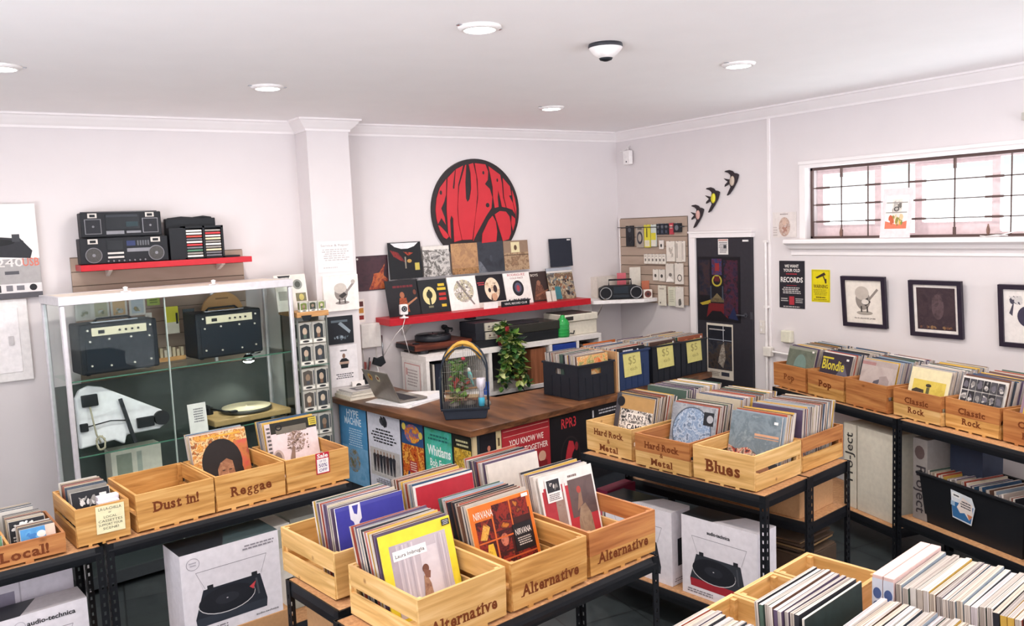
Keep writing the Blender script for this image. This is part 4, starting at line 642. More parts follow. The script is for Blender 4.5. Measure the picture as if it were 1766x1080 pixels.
def sleeve(X, label, group, rng, th, stuff=False):
    i = rng.randrange(36)
    if stuff:
        e = EDGE(EDGES[i % len(EDGES)]); f = M(FACES[(i * 5 + i // 12) % len(FACES)], .4); STUFF.X = X
        vs = [(0, 0, 0), (SL, 0, 0), (SL, th, 0), (0, th, 0), (0, 0, SL), (SL, 0, SL), (SL, th, SL), (0, th, SL)]
        STUFF.add(vs, [(0, 1, 5, 4), (2, 3, 7, 6)], f); STUFF.add(vs, [(3, 2, 1, 0), (1, 2, 6, 5), (3, 0, 4, 7), (4, 5, 6, 7)], e); return
    o = bpy.data.objects.new('record_sleeve', sleeve_mesh(i, th)); COL.objects.link(o); o.matrix_basis = X; tag(o, label, 'record', group); NREC[0] += 1
def pack(crate, x, d0, d1, lean0, lean1, pitch, label, group, z=.0165, seed=1, stuff_after=1e9, th=None, jit=.006):
    """sleeves standing one behind another from depth d0 to d1 in a crate"""
    rng = random.Random(seed); n = max(1, int(round((d1 - d0) / pitch))); th = th or round(pitch * .84, 4)
    for k in range(n):
        u = (k + .5) / n; d = d0 + (d1 - d0) * u; lean = lean0 + (lean1 - lean0) * u
        X = crate.matrix_basis @ Matrix.Translation((x + rng.uniform(-jit, jit), d, z + rng.uniform(0, .007))) @ Matrix.Rotation(R_(-lean), 4, 'X') @ Matrix.Rotation(R_(rng.uniform(-.8, .8)), 4, 'Y')
        sleeve(X, label, group, rng, th, k >= stuff_after)
def front(crate, x, d, lean, label, base, specs, edge='d8d1cb', th=.006, z=.0165, extra=None):
    t = thing('record_sleeve', label, 'record', group='front records of the crates'); t.matrix_basis = crate.matrix_basis @ Matrix.Translation((x, d, z)) @ Matrix.Rotation(R_(-lean), 4, 'X'); NREC[0] += 1
    MB().box(0, 0, 0, SL, th, SL, M(edge, .35)).build('sleeve', t)
    b = MB(); b.flat([(.001, .001), (SL - .001, .001), (SL - .001, SL - .001), (.001, SL - .001)], -.0003, M(base, .32)); b.art(SL, SL, specs, -.0005); b.build('cover_art', t)
    if extra: extra(t)
    return t
def sticker(x, z, w, h, base, specs=()):
    def f(t):
        b = MB(); b.flat([(x, z), (x + w, z), (x + w, z + h), (x, z + h)], -.0052, M(base, .35)); b.art(w, h, specs, -.0054, x, z); b.build('sticker', t)
    return f
front(A1, .035, .205, 14, 'record with a wide yellow border in the front left Alternative crate', 'e3cf3c', [('k', .11, .04, .90, .86, ['aaa0a8', 'bdb2b8', 'b3a8af'], 5, 1), ('r', .11, .04, .2, .86, 'a89ca4')] + [('r', .2 + i * .04, .04, .215 + i * .04 + .01 * (i % 2), .84, ['c2b8be', 'a9a0a8', 'cfc5ca'][i % 3]) for i in range(6)] + [('k', .5, .1, .74, .74, ['d9d0d3', 'cbc1c6', 'd3c9cd'], 7, 2)] + [('r', .74 + i * .04, .04, .752 + i * .04, .84, ['c6bcc2', 'b0a6ae', 'd3c9cd'][i % 3]) for i in range(4)] + [('kp', [(.11, .04), (.90, .04), (.90, .24), (.6, .1), (.3, .2), (.11, .14)], ['d6ccd0', 'c4b8bd', 'bfb2b6'], 12, 3), ('p', [(.11, .04), (.90, .04), (.90, .2), (.11, .1)], 'cfc4c6'), ('kp', [(.44, .1), (.60, .06), (.58, .32), (.54, .44), (.5, .42), (.48, .26)], ['7a5444', 'a8846c', '94705c', '6b4438'], 26, 4), ('e', .54, .5, .045, .05, '6b4438'), ('p', [(.5, .5), (.6, .46), (.58, .38), (.52, .4)], '7a5244'), ('r', .14, .68, .60, .79, 'eeeaea'), ('t', 'Laura Imbruglia', .37, .71, .04, '2b2b30', 'c', .40)], 'd9c94a', .006, .0165, sticker(.272, .285, .035, .022, '24252b', [('l', .1, .1, .9, .9, 3, 'b9b9bd')]))
front(A2, .03, .205, 15, 'record with an orange border and dark collage in the middle Alternative crate', 'cf6b20', [('r', .07, .03, .95, .80, '3a1614')] + [('k', a, c, a2, c2, ['1e0e10', '5c1618', '2a1214', '8a261a', '4a1416', 'b86a24'], 16, 3 + i) for i, (a, c, a2, c2) in enumerate(((.07, .55, .33, .8), (.36, .62, .64, .95), (.66, .72, .93, .95), (.07, .28, .33, .52), (.36, .36, .58, .6), (.36, .03, .58, .33), (.6, .03, .94, .3)))] + [('kp', [(.1, .58), (.2, .56), (.28, .7), (.2, .78)], ['8a3a1c', 'd8a84a', 'c98a3a', 'e0c070'], 30, 1), ('kp', [(.16, .3), (.3, .32), (.28, .5), (.2, .5)], ['a8501c', 'e0bc3a', 'd8a030'], 26, 2), ('ke', .47, .5, .06, .08, ['5a2018', 'c9745a', '8a3a2c'], 34, 3), ('r', .33, .03, .355, .92, 'c9602a'), ('r', .07, .525, .64, .545, 'c9602a'), ('r', .07, .25, .94, .27, 'b5522a'), ('r', .63, .3, .65, .95, 'c9602a'), ('r', .62, .3, .93, .64, '1c1719'), ('t', 'NIRVANA', .78, .50, .075, 'e2d6cc', 'c', .26, .004), ('l', .66, .36, .9, .47, 4, 'c0b3a8'), ('t', 'NIRVANA', .21, .83, .09, 'e6d8c6', 'c', .30, .004)], 'd8b48a', .006, .0165, sticker(.268, .296, .034, .014, 'd8d2cc'))
front(A3, .05, .285, 13, 'record with red, grey and white panels in the right Alternative crate', 'e0d8d3', [('r', .03, .02, .97, .8, 'b0323a'), ('k', .06, .1, .45, .84, ['9a2c36', 'ae3a42', 'a3303a'], 6, 1), ('kp', [(.24, .12), (.44, .08), (.44, .72), (.24, .78)], ['9c4448', '8f7468', '9a8478', '8a5450'], 9, 2), ('k', .5, .34, .97, .86, ['4d4042', '645250', '5a4a48'], 7, 3), ('kp', [(.56, .02), (.86, .02), (.84, .34), (.76, .5), (.66, .46), (.6, .3)], ['7a6454', '9c866e', '8f7864', '6d5848'], 12, 4), ('p', [(.6, .42), (.68, .68), (.72, .7), (.72, .5)], '8d6f5c'), ('e', .68, .7, .04, .05, 'a8473f'), ('r', .4, .02, .44, .9, 'd8cfca'), ('l', .5, .88, .72, .94, 1, '7c6c68')], 'ded6d0', .006, .0165, sticker(.03, .20, .085, .10, 'e6e0dc', [('r', .08, .42, .92, .94, '2a2a2e'), ('n', .1, .45, .9, .92, ['d8d2cc', '77736f'], 9, .12, 3), ('l', .1, .06, .9, .36, 4, '66605e')]))
front(A4, .065, .045, 9, 'plain blue record with a small white hanging tag', '3f3f94', [('r', .0, .95, 1, 1, '4a4a9c'), ('p', [(.20, 1), (.36, 1), (.36, .80), (.32, .76), (.30, .68), (.26, .68), (.24, .78), (.2, .82)], 'd6d2da'), ('p', [(.24, .98), (.33, .98), (.3, .86), (.26, .88)], '3f3f94')], 'dcd5d0')
front(A5, .032, .045, 9, 'plain red record with a white edge, second row', 'b3303c', [('r', 0, 0, .03, 1, 'ddd6d2'), ('r', 0, .975, 1, 1, 'ddd6d2')], 'e0d9d4')
front(A6, .032, .06, 9, 'plain white record nearest the counter', 'dfd6cc', [('r', .0, .0, .02, 1, 'bfb5aa')], 'd8cfc6')
pack(A1, .035, .215, .375, 14, 17, .0135, 'record sleeve packed behind the yellow-bordered record', 'records behind the yellow-bordered one', seed=1)
pack(A2, .03, .216, .375, 15, 18, .0135, 'record sleeve packed behind the orange-bordered record', 'records behind the orange-bordered one', seed=2)
pack(A3, .045, .296, .39, 13, 15, .0115, 'record sleeve packed behind the red and grey record', 'records behind the red and grey one', seed=3)
pack(A4, .06, .055, .19, 9, 12, .0125, 'record sleeve packed behind the plain blue record', 'records behind the plain blue one', seed=4)
pack(A5, .032, .055, .20, 9, 12, .0125, 'record sleeve packed behind the plain red record', 'records behind the plain red one', seed=5)
pack(A6, .032, .07, .20, 9, 12, .0125, 'record sleeve packed behind the plain white record', 'records behind the plain white one', seed=6)
front(L4, .035, .335, 14, 'record with a dark round-haired portrait in the Reggae crate', '8d5a3c', [('k', 0, .3, 1, 1, ['8a4a2c', 'd9a24a', 'b06a34', 'e6c890', '6d3a24', 'c4742e'], 22, 2), ('kp', [(.6, .3), (1, .1), (1, .8), (.75, .8)], ['a33f38', 'c4584a', 'b8703c', '8a3430'], 9, 3), ('r', 0, 0, .2, .4, 'c9b28a'), ('e', .5, .46, .36, .42, '1f1817'), ('e', .3, .2, .14, .2, '231b19'), ('e', .72, .24, .14, .22, '241c1a'), ('kp', [(.42, .06), (.62, .06), (.7, .24), (.68, .46), (.58, .52), (.46, .46), (.4, .36), (.39, .2)], ['6b4430', 'a87858', '8a5c42', 'b88a66'], 16, 5), ('e', .5, .32, .03, .01, '3a2620'), ('e', .62, .32, .03, .01, '3a2620'), ('p', [(.54, .2), (.6, .2), (.57, .34)], 'b07e5c'), ('e', .56, .13, .06, .018, '6b3a32'), ('r', .2, .92, .9, .95, 'd4a03c')], 'd9d2cc')
pack(L4, .04, .345, .42, 14, 18, .0135, 'record sleeve packed behind the dark-haired portrait record', 'records in the Reggae crate', seed=7)
front(L5, .045, .285, 12, 'pale record with a brown splatter tree, by the sale label', 'e0cfd0', [('r', 0, .80, 1, 1, '27251f'), ('r', .2, .78, .8, .9, '6d675c'), ('r', 0, .0, .1, 1, 'c9bcbc'), ('t', 'O', .26, .85, .11, '15151a', 'c', .14, .03), ('l', .02, .3, .09, .95, 9, '2c2a2a'), ('ke', .56, .6, .17, .2, ['e0cfd0', '8b705f', 'e0cfd0', '6d5548', 'b9a090'], 34, 5), ('n', .36, .4, .82, .82, ['6d5548', '8b705f', 'a98f7e', '57443a'], 60, .02, 5), ('p', [(.3, .0), (.45, .0), (.52, .5), (.48, .55)], '8b7264'), ('e', .18, .36, .1, .15, 'b9a49c'), ('e', .17, .36, .07, .11, '7c6a64')], 'd6cec8', .006, .0165, sticker(.268, .265, .05, .045, 'c9b545', [('l', .1, .1, .9, .9, 3, '5d521e')]))
pack(L5, .045, .295, .40, 12, 16, .0125, 'record sleeve packed behind the splatter-tree record', 'records in the sale label crate', seed=8)
front(H1, .02, .19, 13, 'record with a black and white brushwork pattern, far Hard Rock crate', '8d7a5c', [('r', .0, .0, .12, 1, '45434a'), ('r', .12, .72, 1, .98, 'b08a58'), ('r', .16, 0, .95, .72, 'e6ded6'), ('k', .14, .02, .98, .72, ['1f1f23', '26262a', 'e6ded6', '2a2a2e', 'e6ded6'], 30, 8), ('r', .32, .3, .8, .46, 'e6ded6'), ('r', .32, .52, .8, .66, 'e6ded6'), ('t', 'PUNKS', .56, .53, .1, '2a2a2e', 'c', .4, .02), ('t', 'CAMP', .56, .33, .11, '2a2a2e', 'c', .42, .02), ('r', .3, 0, .95, .25, 'ddd3c8'), ('o', .42, .12, .09, .1, .7, '2a2a2e'), ('o', .74, .12, .09, .1, .7, '2a2a2e'), ('e', .13, .85, .1, .1, '1c1c22')], 'cfc6be')
front(H2, .03, .245, 13, 'record with a pale blue crackled disc, middle Hard Rock crate', '7d8188', [('k', 0, 0, 1, 1, ['6d7178', '8d9198', 'a5a8ad', '5d6168'], 14, 7), ('ke', .48, .5, .42, .44, ['5f7088', '9fb2c9', '6d85a4', 'b7c4d4', '4c5f78', '8ea3bd'], 24, 6), ('r', 0, 0, 1, .12, '1d2026'), ('e', .2, .08, .2, .12, '1d2026'), ('o', .48, .5, .44, .46, .95, '4d5866'), ('r', .72, .66, .94, .9, '26282e'), ('e', .86, .78, .07, .07, 'a5a7ad')], 'bfb6ae', .006)
front(B1, .02, .265, 13, 'record with a misty grey photo in the Blues crate', '6f7d86', [('k', 0, 0, 1, 1, ['5a6870', '7d8b94', '66747d', '95a1a6'], 9, 4), ('r', .5, .62, .97, .66, 'c99a7a'), ('r', .5, .58, .97, .60, 'b08a72'), ('p', [(.0, .0), (1, .0), (1, .2), (.6, .3), (.3, .22), (0, .3)], '30343c'), ('kp', [(0, .1), (.55, .05), (.6, .3), (.4, .4), (.15, .34), (0, .4)], ['30343c', '9a6a54', '3c3c42', 'c9b3a0', 'a83f30', '30343c'], 26, 3), ('p', [(.6, .0), (.7, .28), (.78, .22), (.9, .02)], '8f6a56'), ('e', .8, .34, .06, .07, 'b58a6e')], 'd3cbc4', .006, .0165, sticker(.272, .27, .024, .014, 'eceae8'))
pack(H1, .02, .20, .36, 13, 16, .0155, 'record sleeve packed behind the brushwork-pattern record', 'records in the far Hard Rock crate', seed=9)
pack(H2, .03, .255, .37, 13, 16, .0155, 'record sleeve packed behind the blue disc record', 'records in the middle Hard Rock crate', seed=10)
pack(B1, .03, .275, .385, 13, 14, .0155, 'record sleeve packed behind the misty grey record', 'records in the Blues crate', seed=11)
pack(B2, .03, .03, .36, 6, 12, .0135, 'record sleeve packed in the crate behind the Blues crate', 'records behind the Blues crate', seed=12, stuff_after=12)
pack(H1b, .03, .03, .36, 8, 14, .015, 'record sleeve packed in the crate behind the far Hard Rock crate', 'records behind the far Hard Rock crate', seed=13, stuff_after=0)
pack(H2b, .03, .02, .37, 8, 14, .015, 'record sleeve packed in the crate behind the middle Hard Rock crate', 'records behind the middle Hard Rock crate', seed=14, stuff_after=0)
front(P1, .055, .035, 15, 'record with a dim green photo in the far Pop crate', '5d6357', [('k', 0, 0, 1, .93, ['4f564b', '6a7062', '5d6357'], 7, 2), ('e', .5, .55, .22, .28, '6f857d'), ('r', .3, .45, .75, .52, '49504a'), ('p', [(.35, .0), (.8, .0), (.75, .3), (.42, .3)], '8d5c4c'), ('r', .0, .93, 1, 1, '8b8d80')], 'bdb3a6', .006, .0165, sticker(.275, .285, .022, .014, 'e6e2dc'))
front(P2, .04, .03, 15, 'dark record with a yellow script title in the second Pop crate', '37303a', [('p', [(.55, .5), (.75, .8), (.95, .5), (.75, .2)], '5f5a66'), ('t', 'Blondie', .42, .62, .22, 'c9b93c', 'c', .72, .02), ('r', .04, .86, .4, .9, 'c9b93c'), ('e', .26, .22, .18, .2, 'b9b0aa'), ('e', .24, .16, .1, .12, '8b8580'), ('p', [(.4, .0), (.55, .0), (.6, .2), (.48, .22)], 'c9c0b8')], 'bfb5a8', .006, .0165, sticker(.26, .275, .025, .014, 'e6e2dc'))
front(P3, .03, .05, 15, 'record with a grey hooded shape, unlettered crate', 'ab9c97', [('k', 0, 0, 1, .88, ['a3948f', 'b8aaa4', 'ab9c97'], 5, 3), ('r', .0, .88, .4, .95, 'a37a78'), ('p', [(.25, .0), (.3, .25), (.42, .55), (.6, .62), (.56, .5), (.64, .4), (.7, .2), (.85, .0)], '57525a'), ('p', [(.56, .66), (.75, .7), (.85, .6), (.84, .3), (.92, .1), (.92, 0), (.7, 0), (.68, .25), (.58, .5)], '9a8b87')], 'cfc4ba')
front(C1, .025, .055, 15, 'cream record with a yellow desert photo in a Classic Rock crate', 'ded2aa', [('k', .1, .2, .92, .76, ['b89c3c', 'd4bc58', 'c9ae48'], 7, 3), ('k', .1, .2, .92, .40, ['6d5c30', '9a863c', '8d7a3a'], 20, 4), ('kp', [(.1, .38), (.42, .36), (.4, .56), (.2, .58), (.1, .53)], ['4c4034', '3a322a', '6d5c44'], 20, 5), ('r', .46, .32, .54, .62, '5f5a3a'), ('e', .5, .66, .07, .035, '3c342a'), ('r', .75, .3, .78, .46, '6b5c3a'), ('r', .86, .28, .88, .42, '6b5c3a')], 'd3c8b8')
front(C2, .03, .03, 15, 'record with a grid of black and white photos in a Classic Rock crate', 'd9d3cd', [q for i in range(6) for j in range(4) for q in (('r', .03 + i * .16, .04 + j * .235, .17 + i * .16, .255 + j * .235, ['2c2a2e', '4a484c', '3a383d'][(i + j) % 3]), ('n', .03 + i * .16, .04 + j * .235, .17 + i * .16, .255 + j * .235, ['b9b3ae', '85807d', '66626a'], 4, .065, i * 7 + j))], 'd3c8b8')
front(C3, .045, .03, 15, 'mauve record with a yellow panel at the right picture edge', '8d7482', [('r', .06, .3, .9, .7, 'c9a93c'), ('p', [(.06, .1), (.9, .1), (.9, .34), (.06, .3)], 'c97a4a')], 'd3c8b8')
for i, (c, s, l, d) in enumerate(((P1, .055, 'dim green', .045), (P2, .04, 'yellow-script', .04), (P3, .03, 'hooded shape', .06), (C1, .025, 'yellow desert', .065), (C2, .03, 'photo-grid', .04), (C3, .045, 'mauve', .04))):
    pack(c, s, d, .36, 15, 15, .0175, 'record sleeve packed behind the %s record' % l, 'records behind the %s one' % l, seed=20 + i, stuff_after=7)
# near table
for i, d in enumerate((.568, .600)):
    t = thing('box_set', 'pink-topped record box, %s of the pair on the near table' % ('left' if i else 'right'), 'box set', group='pink-topped record boxes'); t.matrix_basis = Q2.matrix_basis @ Matrix.Translation((.025, d, .0165))
    MB().box(0, 0, 0, .335, .030, .335, M('d9b9b2', .45)).build('box', t, .002); b = MB(Matrix.Rotation(R_(-90), 4, 'Z') @ Matrix.Translation((-.030, -.0005, 0))); b.art(.030, .335, [('r', 0, .62, 1, .97, 'c9cdd8'), ('e', .5, .84, .4, .05, '4c5f8f'), ('e', .5, .72, .4, .05, '3c4a70')], -.0003); b.build('end_print', t)
pack(Q2, .035, .05, .565, 4, 2, .0185, 'record sleeve packed in front of the pink boxes on the near table', 'records by the pink boxes', seed=31)
front(Q1, .022, .515, 2, 'dark green-black record facing the camera on the near table', '1f2a29', [('k', 0, 0, 1, .985, ['1a2423', '2a3735', '1f2a29'], 8, 5)], 'c9c2b8', .006, .05)
pack(Q1, .022, .525, .645, 2, 4, .0135, 'record sleeve raised behind the dark green-black record', 'records behind the dark green-black one', seed=34, z=.05, jit=.003)
pack(Q1, .026, .05, .435, 3, 5, .0185, 'record sleeve packed in the middle crate of the near table', 'records in the middle near crate', seed=32)
pack(Q0, .02, .08, .70, 3, 5, .0185, 'record sleeve packed in the left crate of the near table', 'records in the left near crate', seed=33)
# ================================================================= glass display cabinet and what is in it
CX = fr(.625, 6.0, 0, 8)
def incab(x, y, z, rz=0): return CX @ fr(x, y, z, rz)
CW, CD_, CH = 1.605, .46, 1.965
t = thing('display_cabinet', 'tall glass display cabinet with a white top and metal posts', 'display cabinet'); t.matrix_basis = CX
b = MB(); b.box(-.005, -.005, CH - .055, CW + .005, .03, CH, ALU); b.box(-.005, CD_ - .03, CH - .055, CW + .005, CD_, CH, ALU); b.box(-.005, .03, CH - .055, .03, CD_ - .03, CH, ALU); b.box(CW - .03, .03, CH - .055, CW + .005, CD_ - .03, CH, ALU); b.build('top_frame', t, .003)
MB().box(.03, .03, CH - .012, CW - .03, CD_ - .03, CH - .002, M('e8ddd0', .5)).build('top_panel', t)
for x, y in ((0, 0), (CW - .032, 0), (0, CD_ - .032), (CW - .032, CD_ - .032)): MB().box(x, y, .0, x + .032, y + .032, CH - .055, ALU).build('corner_post', t, .009, 3)
PLN = M('3a3f42', .4); b = MB(); b.box(0, 0, .04, CW, .03, .12, PLN); b.box(0, CD_ - .03, .04, CW, CD_, .12, PLN); b.box(0, .03, .04, .03, CD_ - .03, .12, PLN); b.box(CW - .03, .03, .04, CW, CD_ - .03, .12, PLN); b.box(.03, .03, .09, CW - .03, CD_ - .03, .1, M('3a3f42', .5)); b.build('plinth', t)
MB().box(.032, CD_ - .012, .60, CW - .032, CD_ - .008, 1.335, M('474d4c', .4)).build('back_panel', t); MB().box(.032, CD_ - .012, .12, CW - .032, CD_ - .008, .597, M('1f2628', .4)).build('lower_back_panel', t)
MB().box(CW - .45, CD_ - .02, 1.36, CW - .43, CD_, CH - .05, ALU).build('back_post', t)
MB().box(.032, .010, .12, CW / 2 - .15, .015, CH - .058, GLASS).build('glass_door', t); MB().box(CW / 2 - .148, .018, .12, CW - .034, .023, CH - .058, GLASS).build('glass_door', t)
MB().box(CW / 2 - .152, .008, .12, CW / 2 - .146, .025, CH - .058, M('a9b5ae', .3)).build('door_edge', t)
MB().box(.010, .032, .12, .015, CD_ - .032, CH - .058, GLASS).build('glass_side', t); MB().box(CW - .015, .032, .12, CW - .010, CD_ - .032, CH - .058, GLASS).build('glass_side', t)
for z in (1.41, .915, .55):
    b = MB(); b.box(.033, .033, z, CW - .033, CD_ - .033, z + .008, GLASS); b.box(.033, .0275, z, CW - .033, .033, z + .008, GLASSE); b.build('glass_shelf', t)
for x in (.42, 1.02):
    b = MB(); b.lathe([(.004, CH), (.016, CH + .002), (.012, CH + .02), (.018, CH + .03), (.004, CH + .036)], WHITE, 12, (x, .05, 0)); b.box(x - .035, .045, CH - .001, x + .035, .055, CH + .006, ALU); b.build('lock_knob', t)
# two combo amplifiers
def amp(label, X, W, H, D):
    t = thing('guitar_amplifier', label, 'amplifier', group='guitar amplifiers in the glass cabinet'); t.matrix_basis = X; B = M('1a2028', .6, 0, .15, .08, 90)
    MB().box(0, 0, 0, W, D, H, B).build('casing', t, .014)
    b = MB(); b.box(W * .15, -.006, H * .76, W * .85, .002, H * .92, M('cfc7ae', .45)); b.box(W * .23, -.008, H * .80, W * .31, -.004, H * .87, BLACK); [b.cyl((W * (.5 + .08 * i), -.016, H * .84), (W * (.5 + .08 * i), -.004, H * .84), .007, BLACK, 10) for i in range(4)]; b.build('control_panel', t)
    MB().box(.03, -.004, .03, W - .03, .002, H * .7, M('1d242d', .85, 0, .3, .15, 240)).build('speaker_grille', t)
    b = MB(); [b.lathe([(.006, -.002), (.006, .001), (.002, .005)], M('d9d4c8', .3, .6), 8, (0, 0, 0)) for _ in ()]
    for x, z in ((.06, .06), (W * .36, .05), (W * .66, .05), (W - .06, .06), (.06, H * .66), (W * .36, H * .68), (W * .64, H * .68), (W - .06, H * .66), (.05, H * .88), (W - .05, H * .88)): b.cyl((x, -.012, z), (x, -.003, z), .0065, M('d9d4c8', .3, .6), 8)
    b.build('stud', t)
    b = MB(); b.box(W * .2, D * .3, H, W * .8, D * .55, H + .006, STEEL); b.tube([(W * .25, D * .5, H), (W * .3, D * .5, H + .022), (W * .7, D * .5, H + .022), (W * .75, D * .5, H)], .008, BLACK); b.build('top_handle', t)
    for x in (.04, W - .07): MB().cyl((x + .015, D * .3, -.012), (x + .015, D * .3, 0), .014, BLACK, 10).build('foot', t)
amp('navy guitar amplifier on the left of the upper glass shelf', incab(.13, .12, 1.431), .50, .335, .24)
amp('navy guitar amplifier on the right of the upper glass shelf', incab(.905, .14, 1.431), .50, .33, .24)
# white wedge shaped deck on its side
t = thing('upturned_turntable', 'white wedge-shaped deck standing on its side with black fittings', 'turntable'); t.matrix_basis = incab(.085, .16, .9245) @ Matrix.Rotation(R_(-8), 4, 'X')
b = MB(); b.prism([(.0, .02), (.22, .04), (.28, .0), (.30, .06), (.52, .06), (.57, .09), (.58, .15), (.55, .19), (.18, .41), (.10, .43), (.04, .41), (.01, .36)], 0, .05, M('e6e4ea', .4), 'y'); b.build('deck_body', t, .012, 3)
b = MB(); b.box(.04, -.03, .29, .14, .0, .37, BLACK); b.box(.01, -.025, .13, .06, 0, .185, BLACK); b.build('terminal_box', t, .006)
b = MB(); b.cyl((.535, -.035, .135), (.535, .0, .135), .05, BLACK, 24); b.build('motor_pulley', t); b = MB(); b.box(.37, -.035, .09, .48, 0, .16, BLACK); b.build('motor_housing', t, .005)
b = MB(); b.box(.0, -.02, .0, .022, 0, .32, M('2a2d33', .5)); o = b.build('cross_bar', t); o.matrix_basis = Matrix.Translation((.33, -.01, -.005)) @ Matrix.Rotation(R_(-11), 4, 'Y')
b = MB(); b.tube([(.085, -.02, .29), (.09, -.03, .2), (.10, -.03, .1), (.12, -.03, .04)], .006, M('a9a28f', .5)); b.tube([(.06, -.02, .16), (.2, -.02, .175), (.3, -.015, .16)], .004, BLACK); [b.tube([(.12 + .03 * math.cos(a), -.035, .04 + .05 * math.sin(a)) for a in (k, k + 1.2, k + 2.4, k + 3.6)], .006, M('b3ab95', .5)) for k in (0, 1.5, 3, 4.4)]; b.build('cable', t)
# turntable with cream platter
t = thing('turntable', 'turntable with a bright cream platter inside the glass cabinet', 'turntable'); t.matrix_basis = incab(.95, .05, .9245)
MB().box(0, 0, .015, .60, .36, .06, M('a88d60', .4)).build('plinth', t, .008); [MB().cyl((x, y, 0), (x, y, .016), .02, BLACK, 12).build('foot', t) for x, y in ((.05, .05), (.55, .05), (.05, .31), (.55, .31))]
b = MB(); b.lathe([(.185, 0), (.187, .02), (.182, .026)], M('4a4a46', .4), 40, (.33, .19, .062)); b.build('platter', t); MB().lathe([(.178, .0), (.178, .004), (.004, .004), (.004, .012), (.001, .013)], M('f3e7c4', .35), 40, (.33, .19, .089)).build('platter_mat', t)
b = MB(); b.cyl((.08, .28, .06), (.08, .28, .11), .028, BLACK, 16); b.tube([(.08, .30, .105), (.085, .2, .105), (.12, .1, .1), (.16, .06, .098)], .008, BLACK); b.box(.14, .03, .09, .19, .07, .105, BLACK); b.cyl((.08, .33, .105), (.08, .30, .105), .02, BLACK, 12); b.build('tonearm', t)
t = thing('price_sign', 'white printed card standing in the glass cabinet', 'card'); t.matrix_basis = incab(.775, .06, .9245) @ Matrix.Rotation(R_(-6), 4, 'X')
MB().box(0, 0, 0, .13, .003, .21, WHITE).build('card', t); b = MB(); b.art(.13, .21, [('l', .25, .35, .85, .85, 6, '7d7a80')], -.0006); b.build('print', t)
t = thing('cabinet_spotlight', 'small bright spotlight under the upper glass shelf', 'spotlight'); t.matrix_basis = incab(1.33, .25, 1.36)
b = MB(); b.lathe([(.02, .05), (.045, .02), (.05, 0)], STEEL, 20); b.build('reflector', t); MB().lathe([(.042, .006), (.04, -.008), (.02, -.018), (.001, -.02)], emis('spot_glow', (1, .97, .9, 1), 25), 16).build('bulb', t); b = MB(); b.tube([(0, 0, .05), (.06, 0, .045), (.1, .0, .05)], .006, STEEL); b.build('arm', t)
l = bpy.data.lights.new('cabinet_spot', 'SPOT'); l.energy = 45; l.spot_size = 1.9; l.spot_blend = .6; l.shadow_soft_size = .04; l.color = (1, .95, .86); o = bpy.data.objects.new('cabinet_spot', l); COL.objects.link(o); o.matrix_world = incab(1.33, .25, 1.355) @ Matrix.Rotation(R_(14), 4, 'Y')
# goods hanging behind the glass
def hang(label, x, z, w, h, base, specs, y=.425, cat='packet', name='hanging_packet'):
    t = thing(name, label, cat, group='goods hanging behind the cabinet glass'); t.matrix_basis = incab(x, y, z)
    MB().box(0, 0, 0, w, .008, h, M(base, .4)).build('packet_body', t); b = MB(); b.art(w, h, specs, -.0005); b.build('label_print', t)
for i, (x, c, k) in enumerate(((.20, 'c9c8c0', 'white-edged'), (.31, 'b9b79a', 'green'), (.43, 'd3b183', 'orange'), (.555, 'b9c4cc', 'blue'))):
    hang('clear bag with %s contents hanging at the cabinet top left' % k, x, 1.77, .11, .125, 'd9d6d0', [('r', .12, .12, .88, .95, c), ('n', .2, .15, .8, .6, ['8d8f78', 'b59a6a', 'c9ccc8'], 9, .14, i)])
hang('green card at the top of the cabinet slatwall', .68, 1.83, .09, .06, '9fb04c', [('l', .1, .2, .9, .8, 2, '5f6e2c')])
hang('white bracket-shaped packet right of the left amplifier', .66, 1.58, .045, .2, 'd6cfc6', [('r', .2, .1, .6, .9, 'b3aaa0')])
hang('yellow and white packet hanging between the amplifiers', .80, 1.61, .095, .2, 'ddd5c4', [('r', 0, .42, 1, 1, 'd6d02f'), ('r', .78, .35, .95, .75, '2f2f2a')])
hang('dark packet with a coiled cable left of the right amplifier', .93, 1.56, .085, .22, '3c4a50', [('o', .5, .35, .3, .12, .6, '7d8a8c'), ('r', .2, .7, .8, .9, '7a6f66')])
hang('round tan drum head at the top right of the cabinet slatwall', 1.09, 1.70, .0, .0, 'c99a66', []) if 0 else None
t = thing('wooden_disc', 'round tan wooden disc behind the right amplifier', 'disc'); t.matrix_basis = incab(1.235, .43, 1.72); MB().cyl((0, 0, 0), (0, .02, 0), .165, M('c99a66', .5, 0, .05, .08, 8), 40, None, False).build('disc', t, .003); b = MB(); b.box(-.05, -.001, .11, .05, 0, .122, M('8d6a44', .5)); b.build('lettering', t)
t = thing('stand_base', 'low oak rack of small packets behind the left amplifier', 'rack'); t.matrix_basis = incab(.62, .36, 1.42); b = MB(); b.box(0, 0, 0, .28, .05, .03, OAK); b.build('rack_base', t); b = MB(); rr = random.Random(5)
for i in range(9): b.box(.01 + .03 * i, .005, .03, .03 + .03 * i, .045, .08 + rr.random() * .03, M(rr.choice(['c9a878', 'd6c4a4', 'a8845c', 'dcd2c0']), .5))
b.build('rack_card', t)
t = thing('white_box', 'cream boxed speaker behind the white wedge deck', 'box'); t.matrix_basis = incab(.30, .28, .559); MB().box(0, 0, 0, .34, .14, .30, M('d6d0c4', .5)).build('carton', t, .003); b = MB(); b.art(.34, .30, [('r', .1, .1, .4, .9, '8f9488'), ('r', .5, .1, .6, .9, 'a9ada4')], -.0006); b.build('side_print', t)

